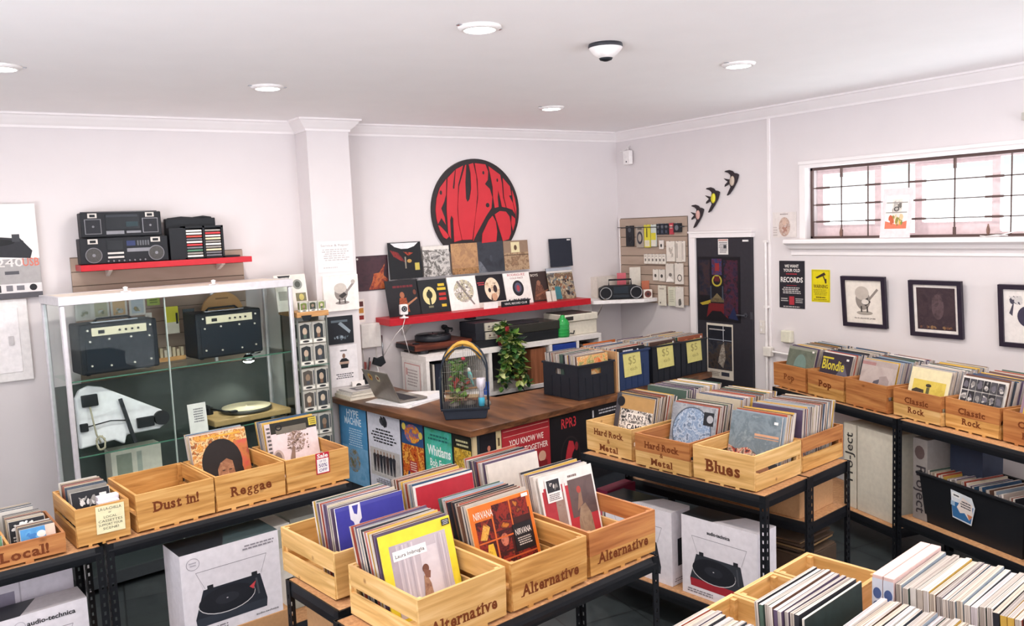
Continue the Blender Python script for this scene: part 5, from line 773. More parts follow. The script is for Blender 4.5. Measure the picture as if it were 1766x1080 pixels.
# ================================================================= figure box tower right of the cabinet
TX = fr(2.245, 6.25, 0, 0)
t = thing('display_tower', 'glass tower with an oak top full of small boxed figures', 'display tower'); t.matrix_basis = TX
MB().box(-.012, -.03, 1.665, .242, .39, 1.705, OAK).build('oak_top', t, .003)
for x, y in ((-.008, 0), (.225, 0), (-.008, .36), (.225, .36)): MB().box(x, y, .0, x + .012, y + .012, 1.665, M('6d716c', .4)).build('upright', t)
for z in (1.28, .92, .56): b = MB(); b.box(.005, .0, z, .232, .37, z + .006, GLASS); b.box(.005, -.002, z, .232, 0, z + .006, GLASSE); b.build('glass_shelf', t)
MB().box(-.007, .012, .1, -.003, .36, 1.665, GLASS).build('glass_side', t); MB().box(.231, .012, .1, .235, .36, 1.665, GLASS).build('glass_side', t)
b = MB(); b.box(-.008, 0, .04, .238, .372, .1, M('55585a', .5)); b.build('base', t)
NUM = ('first', 'second', 'third', 'fourth', 'fifth', 'sixth', 'seventh', 'eighth')
def figbox(X, label, w, h, d, c, grp, seed):
    t = thing('boxed_figure', label, 'boxed toy', group=grp); t.matrix_basis = X; rr = random.Random(seed)
    MB().box(0, 0, 0, w, d, h, M('bdbab0', .45)).build('carton', t); b = MB()
    b.art(w, h, [('r', .1, .22, .8, .86, c), ('p', [(.1, .86), (.5, .93), (.8, .86)], c), ('e', .45, .58, .17, .17, rr.choice(['b9a48f', '8f7a66', 'c9b8a2'])), ('r', .34, .26, .56, .44, rr.choice(['4a4e55', '7a5f4c', '5d6a5f'])), ('r', .06, .04, .94, .18, 'ece8de'), ('e', .5, .11, .26, .05, '2b2c2e'), ('r', .86, .25, .96, .9, rr.choice(['8d8f8a', '5d6064']))], -.0006)
    Y = MB(Matrix.Rotation(R_(-90), 4, 'Z') @ Matrix.Translation((-d, 0, 0))); Y.art(d, h, [('r', .15, .25, .85, .9, c), ('r', .1, .06, .9, .18, 'ece8de')], -.0006)
    b.build('window_print', t); Y.build('side_print', t)
sd = 0
for zi, z0 in ((0, 1.286), (1, .926), (2, .566)):
    for row in range(2):
        for c in range(2):
            sd += 1; figbox(TX @ Matrix.Translation((.008 + .110 * c, .012, z0 + .171 * row)), 'small boxed figure, %s of the %s pair on the %s glass shelf of the tower' % (('left', 'right')[c], ('bottom', 'top')[row], ('upper', 'middle', 'lower')[zi]), .106, .165, .09, random.Random(sd).choice(['3c4043', '2b3033', '55504a', '454d50']), 'boxed figures in the tower', sd)
for i in range(3): figbox(TX @ Matrix.Translation((.02 + .072 * i, -.015, 1.7055)) @ Matrix.Rotation(R_(-4 + 3 * i), 4, 'Z'), 'tiny green boxed figure, %s from the left on the oak top' % NUM[i], .066, .075, .06, ['6b7a3a', '3a4030', '7d8a4c'][i], 'tiny boxed figures on the oak top', 60 + i)
t = thing('display_board', 'white slanted figure display board above the oak top', 'display'); t.matrix_basis = TX @ Matrix.Translation((-.085, .17, 1.7055)) @ Matrix.Rotation(R_(-12), 4, 'X')
MB().box(0, 0, 0, .25, .014, .285, M('e4dcd4', .5)).build('board', t); b = MB(); b.art(.25, .285, [('p', [(.1, .98), (.2, .84), (.4, .82), (.52, .98)], '2c2d30'), ('l', .2, .86, .45, .95, 1, 'd9d4cc'), ('e', .72, .72, .15, .14, '8b8d88'), ('e', .72, .72, .09, .09, '4f524e'), ('r', .08, .3, .36, .55, 'a9a49c'), ('r', .62, .25, .95, .48, '7a755a'), ('e', .8, .36, .08, .09, 'c3b46a')], -.0006); b.build('print', t)
o = MB().prism([(0, .04), (.015, .0), (.06, .0), (.08, .04)], 0, .01, BLACK, 'y').build('logo_badge'); o.matrix_basis = TX @ Matrix.Translation((.02, -.042, 1.64)); tag(o, 'small black half-round badge on the oak top edge', 'badge')
# ================================================================= the counter
CZ = .98
FL_, FC, FR_ = Vector((2.534, 6.40)), Vector((2.773, 4.652)), Vector((5.32, 4.985))
t = thing('shop_counter', 'L-shaped shop counter with a dark timber top and poster-covered front', 'counter')
b = MB(); b.prism([(2.545, 6.43), (2.773, 4.652), (5.40, 4.99), (5.33, 5.55), (3.50, 5.46), (3.13, 6.24), (3.12, 6.68), (2.86, 6.68), (2.86, 6.43)], CZ - .045, CZ, COUNTER, 'z'); b.build('counter_top', t, .004)
FRONTM = M('2c3036', .6)
b = MB(); b.prism([(2.60, 6.42), (2.825, 4.705), (5.37, 5.035), (5.30, 5.48), (3.46, 5.42), (3.09, 6.22), (3.08, 6.66), (2.87, 6.66), (2.87, 6.42)], .0, CZ - .046, FRONTM, 'z'); b.build('counter_body', t)
MB(fr(2.817, 4.70, 0, 0)).box(0, 0, 0, .03, .03, CZ - .05, M('c9b48c', .5)).build('corner_trim', t)
left_f = lambda s, z: Matrix.Translation((2.594, 6.42, 0)) @ Matrix.Rotation(math.atan2(4.705 - 6.42, 2.825 - 2.60), 4, 'Z') @ Matrix.Translation((s, 0, z))
front_f = lambda s, z: Matrix.Translation((2.825, 4.700, 0)) @ Matrix.Rotation(math.atan2(5.035 - 4.705, 5.37 - 2.825), 4, 'Z') @ Matrix.Translation((s, 0, z))
def bill(label, X, W, H, base, specs): return sheet('poster', label, 'poster', X, W, H, base, specs, .0015, 'posters on the counter front')
bill('tall blue gig poster at the left end of the counter', left_f(.02, .30), .40, .63, '4f93c4', [('r', 0, 0, .06, 1, '3a7db0'), ('t', 'HYPE', .5, .86, .09, 'dbeaf4', 'c', .45, .02), ('t', 'MACHINE', .5, .76, .09, 'dbeaf4', 'c', .62, .02), ('l', .3, .48, .85, .72, 8, 'b9d6ea'), ('k', .06, .0, 1, .48, ['4f93c4', '7fb4d8', '6aa3cc', '5a9ac8'], 5, 2), ('ke', .48, .3, .22, .15, ['5f6a4a', '8a7a5c', '6a9cc0', 'a5916c', '4a5a4a'], 20, 8)])
bill('white gig poster with a row of standing band members', left_f(.44, .31), .44, .62, 'dcdde8', [('n', .35, .82, .65, .98, ['2b2c33', '4a4b52'], 16, .07, 1), ('l', .25, .77, .75, .81, 1, '33343c'), ('l', .1, .62, .9, .77, 4, '33343c'), ('k', .04, .2, .96, .55, ['a9a5a4', 'c6c2c0', 'b9b5b4'], 8, 2), ('k', .04, .2, .96, .3, ['d3cfcc', 'c2bebc', 'dcd8d4'], 14, 3)] + [q for i in range(7) for q in (('kp', [(.155 + .1 * i, .25), (.175 + .1 * i, .25), (.18 + .1 * i, .34), (.19 + .1 * i, .25), (.21 + .1 * i, .25), (.225 + .1 * i, .40), (.235 + .1 * i, .46 + .01 * (i % 2)), (.2 + .1 * i, .485), (.17 + .1 * i, .485), (.135 + .1 * i, .46), (.14 + .1 * i, .38)], [['2a2a30', '3c3a40', '2a2a30'], ['55403c', '3a3034', '4a3c3c'], ['3c4450', '2a2c34', '33363f']][i % 3], 26, i), ('e', .185 + .1 * i, .5, .022, .025, 'a5897a'))] + [('l', .2, .04, .85, .18, 6, '6d6e78')])
bill('small white music notice below the band poster', left_f(.40, .12), .30, .185, 'e4e2e8', [('t', 'MUSIC', .4, .6, .22, '3b3038', 'c', .6, .02), ('l', .1, .15, .8, .5, 3, '6d6a78')])
bill('fiery orange circus poster on the counter', left_f(.90, .40), .27, .53, '7d2a1e', [('r', 0, .62, 1, 1, '2f4f7d'), ('ke', .5, .82, .36, .13, ['c23a2a', 'e0b23c', 'd8692c', '3f74a8', 'c23a2a'], 26, 3), ('e', .12, .9, .09, .05, 'e6cf5a'), ('e', .88, .82, .09, .05, 'e6cf5a'), ('k', .0, .09, 1, .66, ['8a2218', 'd8702a', 'b23a20', 'f0b04a', '9a2c1c', 'e89c3c'], 12, 4), ('r', .32, .28, .68, .44, 'b8343a'), ('l', .34, .3, .66, .43, 4, 'e8d8c0'), ('n', .05, .1, .95, .3, ['5a2a4a', '3a3a6d', '8a3a3a'], 20, .1, 5), ('r', 0, 0, 1, .09, 'e3c93a'), ('l', .1, .02, .9, .08, 2, '5d3a20')])
bill('white card under the circus poster with a blue logo', left_f(.92, .27), .26, .125, 'd9dcea', [('e', .75, .5, .14, .3, '3a4a8f')])
bill('teal and green gig poster on the counter', left_f(1.19, .38), .31, .53, '3fae9c', [('r', 0, .0, 1, .42, '3f9a5c'), ('k', 0, .0, 1, 1, ['3f9a6c', '4fb4a4', '3fae8c', '5fc4bc'], 6, 4), ('l', .12, .84, .9, .94, 2, '2b6d6a'), ('t', 'Whitlams', .52, .65, .13, 'eef6f2', 'c', .86, .025), ('t', 'Bob Evans', .54, .50, .10, 'eef6f2', 'c', .74, .02), ('t', 'Ella Hooper', .56, .41, .075, 'eef6f2', 'c', .68, .02), ('l', .1, .04, .9, .2, 4, '9ad0a4'), ('n', .1, .2, .5, .36, ['2f7a48', '2a6d44'], 9, .08, 6)])
bill('black and yellow gig poster by the counter corner', left_f(1.52, .36), .195, .55, '35301f', [('r', 0, .86, 1, 1, '26251f'), ('l', .1, .86, .9, .96, 2, 'd8d2a0'), ('k', .03, .45, .97, .84, ['35301f', 'd0a22c', '8a6a28', 'e0bc4c', '4a3c20'], 14, 6), ('l', .05, .3, .95, .44, 3, 'd8c060'), ('l', .1, .05, .9, .28, 5, '8f8758')])
bill('narrow dark poster of a singer just right of the counter corner', front_f(.05, .38), .135, .55, '201d22', [('e', .55, .8, .1, .035, 'b5705c'), ('n', .2, .4, .8, .75, ['2c2a30', '3a2f33'], 8, .16, 1)])
bill('narrow cream strip poster beside the red poster', front_f(.19, .38), .045, .55, 'd3bf93', [('r', .3, .8, .7, .9, '5d4a34'), ('r', .3, .6, .7, .7, '5d4a34'), ('r', .2, .2, .8, .5, '8a3a34')])
bill('red poster reading you know we belong together', front_f(.24, .38), .45, .55, 'a52c33', [('r', .03, .95, .97, .955, 'd9b0a4'), ('r', .03, .88, .97, .885, 'd9b0a4'), ('t', 'YOU KNOW WE', .5, .755, .075, 'ecdcd2', 'c', .72, .012), ('t', 'BELONG TOGETHER', .5, .635, .075, 'ecdcd2', 'c', .9, .012), ('e', .82, .52, .08, .07, 'd3a48c'), ('r', .05, .5, .7, .505, 'd9b0a4'), ('p', [(.7, .0), (.95, .0), (.92, .46), (.74, .46)], '7d2226')])
bill('black poster with red capital letters over a red figure', front_f(.695, .38), .42, .55, '1a181c', [('t', 'RPR3', .45, .80, .13, 'c2323a', 'c', .36, .012), ('o', .47, .42, .24, .26, .9, '2c2528'), ('p', [(.36, .1), (.62, .06), (.5, .2), (.46, .32), (.52, .44), (.58, .5), (.54, .6), (.44, .62), (.38, .5), (.33, .35), (.3, .2)], 'b5303a'), ('e', .62, .52, .04, .06, '8a2a30')])
bill('black poster with small white text behind the Hard Rock crate', front_f(1.12, .38), .34, .55, '1e1d22', [('r', .05, .84, .09, .94, 'd8d6d8'), ('l', .2, .86, .85, .94, 2, 'b9b7bb'), ('t', 'Acheron', .38, .72, .045, 'd8d6d8', 'c', .34), ('t', 'Cassio', .36, .62, .045, 'd8d6d8', 'c', .28)])
# ----- on the counter
def cnt(x, y, rz=0, z=CZ + .0005): return fr(x, y, z, rz)
for i, (dx, dz, w, d, h, c, l) in enumerate(((0, 0, .34, .26, .03, 'd3c8b4', 'bottom book of the pale pile at the counter left end'), (.01, .0305, .32, .25, .022, 'd8d2ca', 'middle book of the pale pile at the counter left end'), (.02, .053, .30, .23, .014, 'b9b4b0', 'top magazine of the pile at the counter left end'))):
    t = thing('book', l, 'book', group='pile of books on the counter'); t.matrix_basis = cnt(2.59 + dx, 6.15, 4, CZ + .0005 + dz)
    MB().box(.003, .003, .002, w - .003, d, h - .002, M('e6dfd0', .6)).build('pages', t); b = MB(); b.box(0, 0, 0, w, d, .002, M(c, .5)); b.box(0, 0, h - .002, w, d, h, M(c, .5)); b.box(-.001, 0, 0, .002, d, h, M(c, .5)); b.build('cover', t)
    if i == 2: b = MB(Matrix.Translation((0, 0, h + .0003)) @ Matrix.Rotation(R_(-90), 4, 'X')); b.art(w, d, [('r', .2, .2, .8, .8, '4f4c50'), ('e', .5, .5, .2, .2, '8d8682')], 0); b.X = Matrix.Identity(4); b.build('cover_print', t)
t = thing('flyer_stack', 'small stack of flyers with a portrait leaning by the book pile', 'flyers'); t.matrix_basis = cnt(2.73, 6.40, 0) @ Matrix.Rotation(R_(-14), 4, 'X'); MB().box(0, 0, 0, .11, .012, .105, M('e2dcd8', .5)).build('paper', t); b = MB(); b.art(.11, .105, [('e', .5, .4, .2, .25, '8f7566'), ('e', .5, .6, .22, .2, '2c2926')], -.0006); b.build('print', t)
t = thing('card_reader', 'black card terminal with a white front on the counter', 'card terminal'); t.matrix_basis = cnt(2.885, 6.46, 4) @ Matrix.Scale(.78, 4)
b = MB(); b.prism([(0, 0), (.20, 0), (.20, .08), (.17, .15), (.12, .185), (.06, .185), (.02, .15), (0, .08)], .03, .14, M('32353d', .5), 'y'); b.build('casing', t, .008); b = MB(); b.box(.02, .0, .005, .19, .035, .075, WHITE); b.box(.06, -.003, .025, .15, .0, .055, M('3a2a2c', .4)); b.build('front_panel', t)
b = MB(); b.box(.0, .0, .0, .20, .16, .0, BLACK)
t = thing('pen_holder', 'cup of red-handled scissors and pens behind the laptop', 'pen holder'); t.matrix_basis = cnt(2.93, 6.62, 0)
MB().lathe([(.035, 0), (.04, .11), (.036, .11), (.032, .004)], M('3a3336', .5), 16).build('cup', t)
rr = random.Random(4)
for i in range(7):
    a = i * .9; b = MB(); q = (.06 * math.cos(a), .05 * math.sin(a), .2 + .06 * rr.random()); b.tube([(.015 * math.cos(a), .015 * math.sin(a), .01), q], .006, M(['7d3a3a', '9a4a44', '3a2c30', 'c9a49c', '5a3a3c', '8a4440', '2c2c30'][i], .4)); b.build('pen', t)
for i, dx in enumerate((-.05, .05)): MB().lathe([(.012, 0), (.02, .03), (.02, .07), (.008, .09)], BLACK, 10, (.20 + dx * .4, .0, .17 + .02 * i)).build('pen_cap', t) if 0 else None
t = thing('desk_microphone', 'small black device on a white cable behind the laptop', 'device'); t.matrix_basis = cnt(3.05, 6.60, 0); b = MB(); b.tube([(0, 0, 0), (.0, 0, .14), (-.02, .0, .2)], .006, WHITE); b.cyl((0, 0, 0), (0, 0, .01), .04, WHITE, 16); b.build('stem', t); b = MB(); b.prism([(-.05, .19), (.02, .16), (.07, .19), (.05, .25), (.0, .235), (-.03, .25)], -.02, .02, BLACK, 'y'); b.build('head', t, .006)
# laptop on white papers
t = thing('paper_stack', 'white papers under the open laptop', 'paper'); t.matrix_basis = cnt(0, 0, 0)
b = MB(); b.prism([(2.66, 6.02), (2.80, 5.57), (3.22, 5.74), (3.30, 6.0), (3.0, 6.2)], 0, .004, WHITE, 'z'); b.prism([(2.68, 5.97), (2.79, 5.62), (2.95, 5.69), (2.86, 6.04)], .0042, .014, M('e8e6e8', .5), 'z'); b.prism([(2.84, 5.60), (3.17, 5.72), (3.24, 5.92), (2.98, 5.75)], .0042, .012, M('e2e0e4', .5), 'z'); b.build('sheet', t)
t = thing('laptop', 'grey laptop seen from behind with two stickers on its lid', 'laptop'); GY = M('8d8780', .35, .5)
X = Matrix.Translation((2.765, 6.08, CZ + .016)) @ Matrix.Rotation(R_(-84), 4, 'Z'); t.matrix_basis = X
MB().box(0, .0, 0, .37, .25, .016, GY).build('base', t, .004); b = MB(); b.box(.02, .05, .0162, .35, .17, .018, M('2f2f33', .5)); b.box(.12, .18, .0162, .25, .24, .0175, M('a09a92', .4)); b.build('keyboard', t)
lid = MB().box(0, -.008, 0, .37, 0, .25, GY).build('lid', t, .004); lid.matrix_basis = Matrix.Translation((0, .004, .016)) @ Matrix.Rotation(R_(24), 4, 'X')
b = MB(); b.flat([(.012, .012), (.358, .012), (.358, .238), (.012, .238)][::-1], .0006, M('1d1f24', .2)); b.build('screen', lid)
for x, c in ((.09, 'c9a04c'), (.20, 'cfc7a8')): b = MB(); b.flat([(x + .03 * math.cos(k * .7 + .2 * math.sin(k * 3)), .19 + .032 * math.sin(k * .7)) for k in range(9)], -.0088, M(c, .5)); b.flat([(x + .015 * math.cos(k * .8), .19 + .015 * math.sin(k * .8)) for k in range(8)], -.0091, M('8a4a34', .5)); b.build('sticker', lid)
# bird cage
t = thing('bird_cage', 'arched black bird cage with plants inside, on the counter', 'bird cage'); t.matrix_basis = cnt(2.79, 5.045, -32)
cw, cd, ch, bh = .32, .25, .40, .075
b = MB(); b.prism([(.02, 0), (cw - .02, 0), (cw, bh), (0, bh)], .0, cd, M('232a36', .4), 'y'); b.build('base_tray', t, .006); MB().box(-.008, -.008, bh - .012, cw + .008, cd + .008, bh + .006, M('1c222c', .4)).build('tray_rim', t, .003)
def arch(y, r, m, mb, z0=bh): mb.tube([(0, y, z0), (0, y, z0 + .22)] + [(cw / 2 - cw / 2 * math.cos(i * math.pi / 14), y, z0 + .23 + .20 * math.sin(i * math.pi / 14)) for i in range(15)] + [(cw, y, z0 + .22), (cw, y, z0)], r, m, 6)
DK = M('262d38', .35); b = MB(); arch(.0, .006, DK, b); arch(cd, .010, DK, b); b.tube([(cw / 2, 0, bh + .43), (cw / 2, cd, bh + .43)], .006, DK); [b.tube([(x, 0, bh + .2), (x, cd, bh + .2)], .006, DK) for x in (0, cw)]; b.build('arch_frame', t)
WIRE = M('8f8f88', .35, .7); b = MB()
for i in range(1, 22):
    x = cw * i / 22; zt = bh + .23 + .20 * math.sqrt(max(0, 1 - ((x - cw / 2) / (cw / 2)) ** 2))
    for y in (0, cd): b.cyl((x, y, bh), (x, y, zt), .0011, WIRE, 4)
for y in (.0, cd):
    for z in (bh + .12, bh + .26): b.cyl((0, y, z), (cw, y, z), .0014, WIRE, 4)
for j in range(1, 16):
    y = cd * j / 16
    b.cyl((0, y, bh), (0, y, bh + .22), .0011, WIRE, 4); b.cyl((cw, y, bh), (cw, y, bh + .22), .0011, WIRE, 4)
    if j % 2: b.tube([(cw / 2 - cw / 2 * math.cos(i * math.pi / 10), y, bh + .22 + .21 * math.sin(i * math.pi / 10)) for i in range(11)], .0011, WIRE, 4)
b.build('wire_bars', t); SIDE = M('2a323d', .4); b = MB(); b.box(-.012, .0, bh, -.004, .06, bh + .22, SIDE); b.build('side_panel', t)
b = MB(); OR = M('c99a44', .6, 0, .2, .15, 60); [b.tube([(cw * .12 + cw * .76 * i / 8, cd * .25 + k * .025 + .01 * math.sin(i + k), bh + .425 + .025 * math.sin(math.pi * i / 8) - .075 * abs(i / 4 - 1) ** 2.2 - .02 * (k % 2)) for i in range(9)], .011, OR, 7) for k in range(3)]; b.build('cloth_roll', t)
b = MB(); rr = random.Random(9)
LEAFM = [M('5d8a3c', .5), M('7fa04c', .5), M('44702f', .5)]
def leaf(mb, p, d, s, m, up=(0, 0, 1)):
    d = Vector(d).normalized(); sd_ = d.cross(Vector(up)); sd_ = sd_.normalized() if sd_.length > 1e-3 else Vector((1, 0, 0)); n = sd_.cross(d); p = Vector(p)
    pts = [p, p + d * s * .3 + sd_ * s * .32 + n * s * .05, p + d * s * .65 + sd_ * s * .26, p + d * s, p + d * s * .65 - sd_ * s * .26, p + d * s * .3 - sd_ * s * .32 + n * s * .05]; mid = p + d * s * .5 - n * s * .10
    mb.add([tuple(q) for q in pts] + [tuple(mid)], [(0, 1, 6), (1, 2, 6), (2, 3, 6), (3, 4, 6), (4, 5, 6), (5, 0, 6)], m, True)
for i in range(150):
    z = bh + .04 + rr.random() * .28; x = .05 + rr.random() * .12 * (1 - abs(z - bh - .2) * 1.2) + .02; y = .05 + rr.random() * .15
    leaf(b, (x, y, z), (rr.uniform(-1, 1), rr.uniform(-1, 1), rr.uniform(-.4, .9)), .035 + .02 * rr.random(), LEAFM[i % 3] if z > bh + .19 or i % 3 else M('8a3a34', .5))
for k in range(4): b.tube([(.08 + .02 * k, .1, bh + .01), (.07 + .03 * k, .12, bh + .15), (.09 + .015 * k, .1, bh + .3)], .003, M('6d7a44', .5))
b.build('plant', t)
b = MB(); [b.lathe([(.005, 0), (.04, .004), (.036, .03), (.015, .04)], M('77706a', .8, 0, .3, .2, 40), 10, (.08 + .11 * i, .1 + .03 * (i % 2), bh - .005)) for i in range(3)]; b.build('stones', t)
b = MB(); b.cyl((.02, .14, bh + .10), (cw - .02, .16, bh + .12), .007, M('a9805a', .6), 8); b.cyl((.15, .15, bh + .18), (.29, .15, bh + .18), .006, M('a9805a', .6), 8); b.box(.02, .1, bh + .055, .26, .2, bh + .06, M('c9b08a', .6)); b.build('perch', t)
b = MB(); b.lathe([(.022, 0), (.022, .06)], M('3fb0cf', .3), 14, (.275, .03, bh + .01)); b.build('seed_dish', t); b = MB(); b.lathe([(.02, .07), (.016, .12), (.032, .15), (.034, .2), (.028, .205)], M('d9d2dc', .2), 14, (.275, .03, bh)); b.build('water_bottle', t); MB().box(.29, .05, bh + .08, .33, .07, bh + .17, M('2f55a8', .4)).build('blue_toy', t)
b = MB(); b.lathe([(.002, -.012), (.014, -.004), (.014, .008), (.002, .014)], M('b02a3c', .3), 12, (.16, .05, bh + .34)); b.cyl((.16, .05, bh + .35), (.16, .05, bh + .42), .0012, WIRE, 4); b.build('red_bell', t)
# budgerigar sitting on the perch
bt = thing('budgerigar', 'pale teal budgerigar with a white head on the cage perch', 'bird'); bt.matrix_basis = t.matrix_basis @ Matrix.Translation((.20, .15, bh + .186)) @ Matrix.Scale(.8, 4)
def bird(mb, prof, m): 
    n = 14; vs = []; 
    for cx_, cz_, rx, ry in prof: vs += [(cx_ + rx * math.cos(2 * math.pi * j / n), ry * math.sin(2 * math.pi * j / n), cz_) for j in range(n)]
    k = len(prof); mb.add(vs, [(i * n + j, i * n + (j + 1) % n, (i + 1) * n + (j + 1) % n, (i + 1) * n + j) for i in range(k - 1) for j in range(n)] + [tuple(range(n - 1, -1, -1)), tuple((k - 1) * n + j for j in range(n))], m, True)
b = MB(); TEAL = M('6fb9b4', .6, 0, .1, .1, 120)
bird(b, [(.030, -.075, .003, .004), (.022, -.05, .006, .008), (.014, -.02, .011, .014), (.006, .0, .018, .018), (.0, .022, .021, .020), (-.004, .045, .018, .018), (-.007, .06, .013, .013)], TEAL)
bird(b, [(-.007, .058, .014, .013), (-.009, .072, .0165, .0155), (-.011, .085, .014, .013), (-.010, .093, .004, .004)], M('e3e6dc', .6)); b.build('body', bt)
b = MB(); [b.lathe([(.001, -.002), (.0025, 0), (.001, .002)], BLACK, 8, (-.017, s * .012, .078)) for s in (-1, 1)]; b.build('eye', bt); b = MB(); b.cyl((-.024, 0, .074), (-.030, 0, .064), .004, M('c9a45c', .4), 8, .001); b.build('beak', bt)
for s in (-1, 1): b = MB(); b.prism([(-.008, .045), (.012, .03), (.026, -.03), (.012, -.015), (-.008, .01)], s * .018 - .003, s * .018 + .003, M('8f9a96', .6, 0, 0, .2, 150), 'y'); b.build('wing', bt)
# crates on the counter
def ptub(name, label, X, W, D, H, m, grp=None, holes=True):
    t = thing(name, label, 'plastic crate', group=grp); t.matrix_basis = X; w = .004; i = .018
    b = MB(); h0, h1 = H * .68, H * .84
    for y0, y1 in ((0, w), (D - w, D)):
        b.box(0, y0, 0, W, y1, h0, m); b.box(0, y0, h1, W, y1, H, m); b.box(0, y0, h0, W * .36, y1, h1, m); b.box(W * .64, y0, h0, W, y1, h1, m)
    for x0, x1 in ((0, w), (W - w, W)):
        b.box(x0, 0, 0, x1, D, h0, m); b.box(x0, 0, h1, x1, D, H, m); b.box(x0, 0, h0, x1, D * .36, h1, m); b.box(x0, D * .64, h0, x1, D, h1, m)
    b.box(0, 0, 0, W, D, w, m); b.build('tub_wall', t)
    b = MB(); e = .008; b.box(-e, -e, H - .014, W + e, 0, H, m); b.box(-e, D, H - .014, W + e, D + e, H, m); b.box(-e, 0, H - .014, 0, D, H, m); b.box(W, 0, H - .014, W + e, D, H, m); b.build('rim', t)
    b = MB(); [MB().box(x - .003, -.004, .01, x + .003, 0, H * .62, m).build('rib', t) for x in (W * .2, W * .4, W * .6, W * .8)]; [MB().box(-.004, y - .003, .01, 0, y + .003, H * .62, m).build('rib', t) for y in (D * .25, D * .5, D * .75)]
    return t
KB = ptub('plastic_crate', 'black plastic crate of records at the counter front, left of the yellow notes', cnt(3.858, 4.88, 4), .37, .40, .262, M('23262e', .45))
pack(KB, .027, .03, .37, 3, 6, .017, 'record sleeve in the black crate left of the yellow notes', 'records in the black counter crate', seed=41, z=.006, stuff_after=10)
front(KB, .027, .016, 4, 'record with an orange and green painted cover in the black counter crate', 'd6b27c', [('k', 0, 0, 1, 1, ['b5703c', 'e0c89a', 'd98a3c', 'd6b27c', '7a8a4a', 'e0c89a'], 14, 3), ('kp', [(.5, .65), (.9, .7), (.85, .95), (.55, .9)], ['4f8a3c', 'd8602c', 'd6b27c', '4f8a3c'], 14, 4)], 'd8d0c4', .006, .006)
for o in KB.children: pass
BB = ptub('plastic_crate', 'dark blue plastic crate with a yellow price note on it', cnt(4.31, 4.935, 4), .335, .40, .30, M('2a3a5c', .45), 'crates with yellow price notes')
K3 = ptub('plastic_crate', 'black plastic crate with the middle yellow price note', cnt(4.70, 4.98, 4), .345, .40, .30, M('20242b', .45), 'crates with yellow price notes')
K4 = ptub('plastic_crate', 'black plastic crate with the rightmost yellow price note, by the door', cnt(5.065, 5.02, 4), .325, .38, .295, M('20242b', .45), 'crates with yellow price notes')
for c, s, l in ((BB, 42, 'dark blue'), (K3, 43, 'middle price note'), (K4, 44, 'rightmost price note')): pack(c, .008, .03, .37 if c != K4 else .35, 4, 8, .02, 'record sleeve in the %s crate' % l, 'records in the %s crate' % l, seed=s, z=.006, jit=.002, stuff_after=3)
def mini(c, label, base, specs): front(c, .008, .016, 4, label, base, specs, 'b98a64', .006, .012)
mini(BB, 'black record with white title in the dark blue crate', '25262c', [('l', .22, .88, .58, .95, 1, 'd8d8da'), ('e', .75, .9, .03, .03, 'd8d8da')])
mini(K3, 'dark brown record in the middle price note crate', '4a3630', [('n', .1, .6, .9, 1, ['6d4c3c', '8a6450', '2c2422'], 20, .1, 2), ('e', .9, .92, .03, .03, 'e0dcd8')])
mini(K4, 'rust coloured record in the rightmost price note crate', '8a4a34', [('n', .0, .5, 1, 1, ['a35c40', '7a3c2c', 'b9704c'], 16, .16, 2), ('e', .92, .92, .03, .03, 'e0dcd8')])
for c, a, lab, x, z, w in ((BB, '$5 each', 'leftmost yellow price note, on the dark blue crate', .045, .10, .19), (K3, '$5 each', 'middle yellow price note, on a black crate', .06, .11, .19), (K4, '$5 each', 'rightmost yellow price note, beside the dark door', .07, .105, .185)):
    t = thing('price_note', lab, 'price note', group='yellow price notes'); t.matrix_basis = c.matrix_basis @ Matrix.Translation((x, -.011, z)) @ Matrix.Rotation(R_(-1.5), 4, 'Y') @ Matrix.Rotation(R_(-3), 4, 'X')
    MB().box(0, 0, 0, w, .0015, .19, M('cfc67c', .6)).build('paper', t); b = MB(); b.text('$5', w / 2, .095, .062, -.0007, M('8f8650', .6), 'c', -.008); b.text('each', w / 2 + .01, .045, .03, -.0007, M('8a7f45', .6), 'c', -.004); b.build('handwriting', t)
t = thing('cardboard_panel', 'edge-on cardboard sheet between the black and blue crates', 'cardboard'); t.matrix_basis = cnt(4.262, 4.92, 4); MB().box(0, 0, 0, .018, .40, .315, CARD).build('board', t); MB().box(.022, .0, 0, .034, .38, .31, M('d6c8b0', .6)).build('second_board', t)
# dark wallets / sleeves behind: nothing seen
# ================================================================= white cube shelf behind the counter
SY = 6.20; WS = M('e6e0dc', .45)
t = thing('cube_shelf', 'low white cube shelf unit against the back wall behind the counter', 'cube shelf'); t.matrix_basis = fr(3.30, SY, 0, 0)
L_ = 1.90; Dp = .46
MB().box(0, 0, 1.195, L_, Dp, 1.24, WS).build('top_board', t, .002); MB().box(0, 0, .815, L_, Dp, .85, WS).build('middle_board', t, .002); MB().box(0, .02, .05, L_, Dp, .085, WS).build('bottom_board', t); MB().box(.02, Dp - .012, .05, L_ - .02, Dp, 1.19, M('4a4a4e', .6)).build('back_board', t)
for x in (0, .62, 1.28, 1.595, L_ - .032): MB().box(x, 0, .851, x + .032, Dp - .013, 1.194, WS).build('divider', t, .002)
for x in (0, .62, 1.28, L_ - .032): MB().box(x, .01, .0, x + .032, Dp - .013, .814, M('2a2d33', .5)).build('divider', t)
def incube(x, y, z, rz=0): return fr(3.15 + x, SY + y, z, rz)
def boxy(name, label, cat, X, w, d, h, m, specs=None, bev=.003, group=None):
    t = thing(name, label, cat, group=group); t.matrix_basis = X; MB().box(0, 0, 0, w, d, h, m).build('body', t, bev)
    if specs: b = MB(); b.art(w, h, specs, -.0006); b.build('front_print', t)
    return t
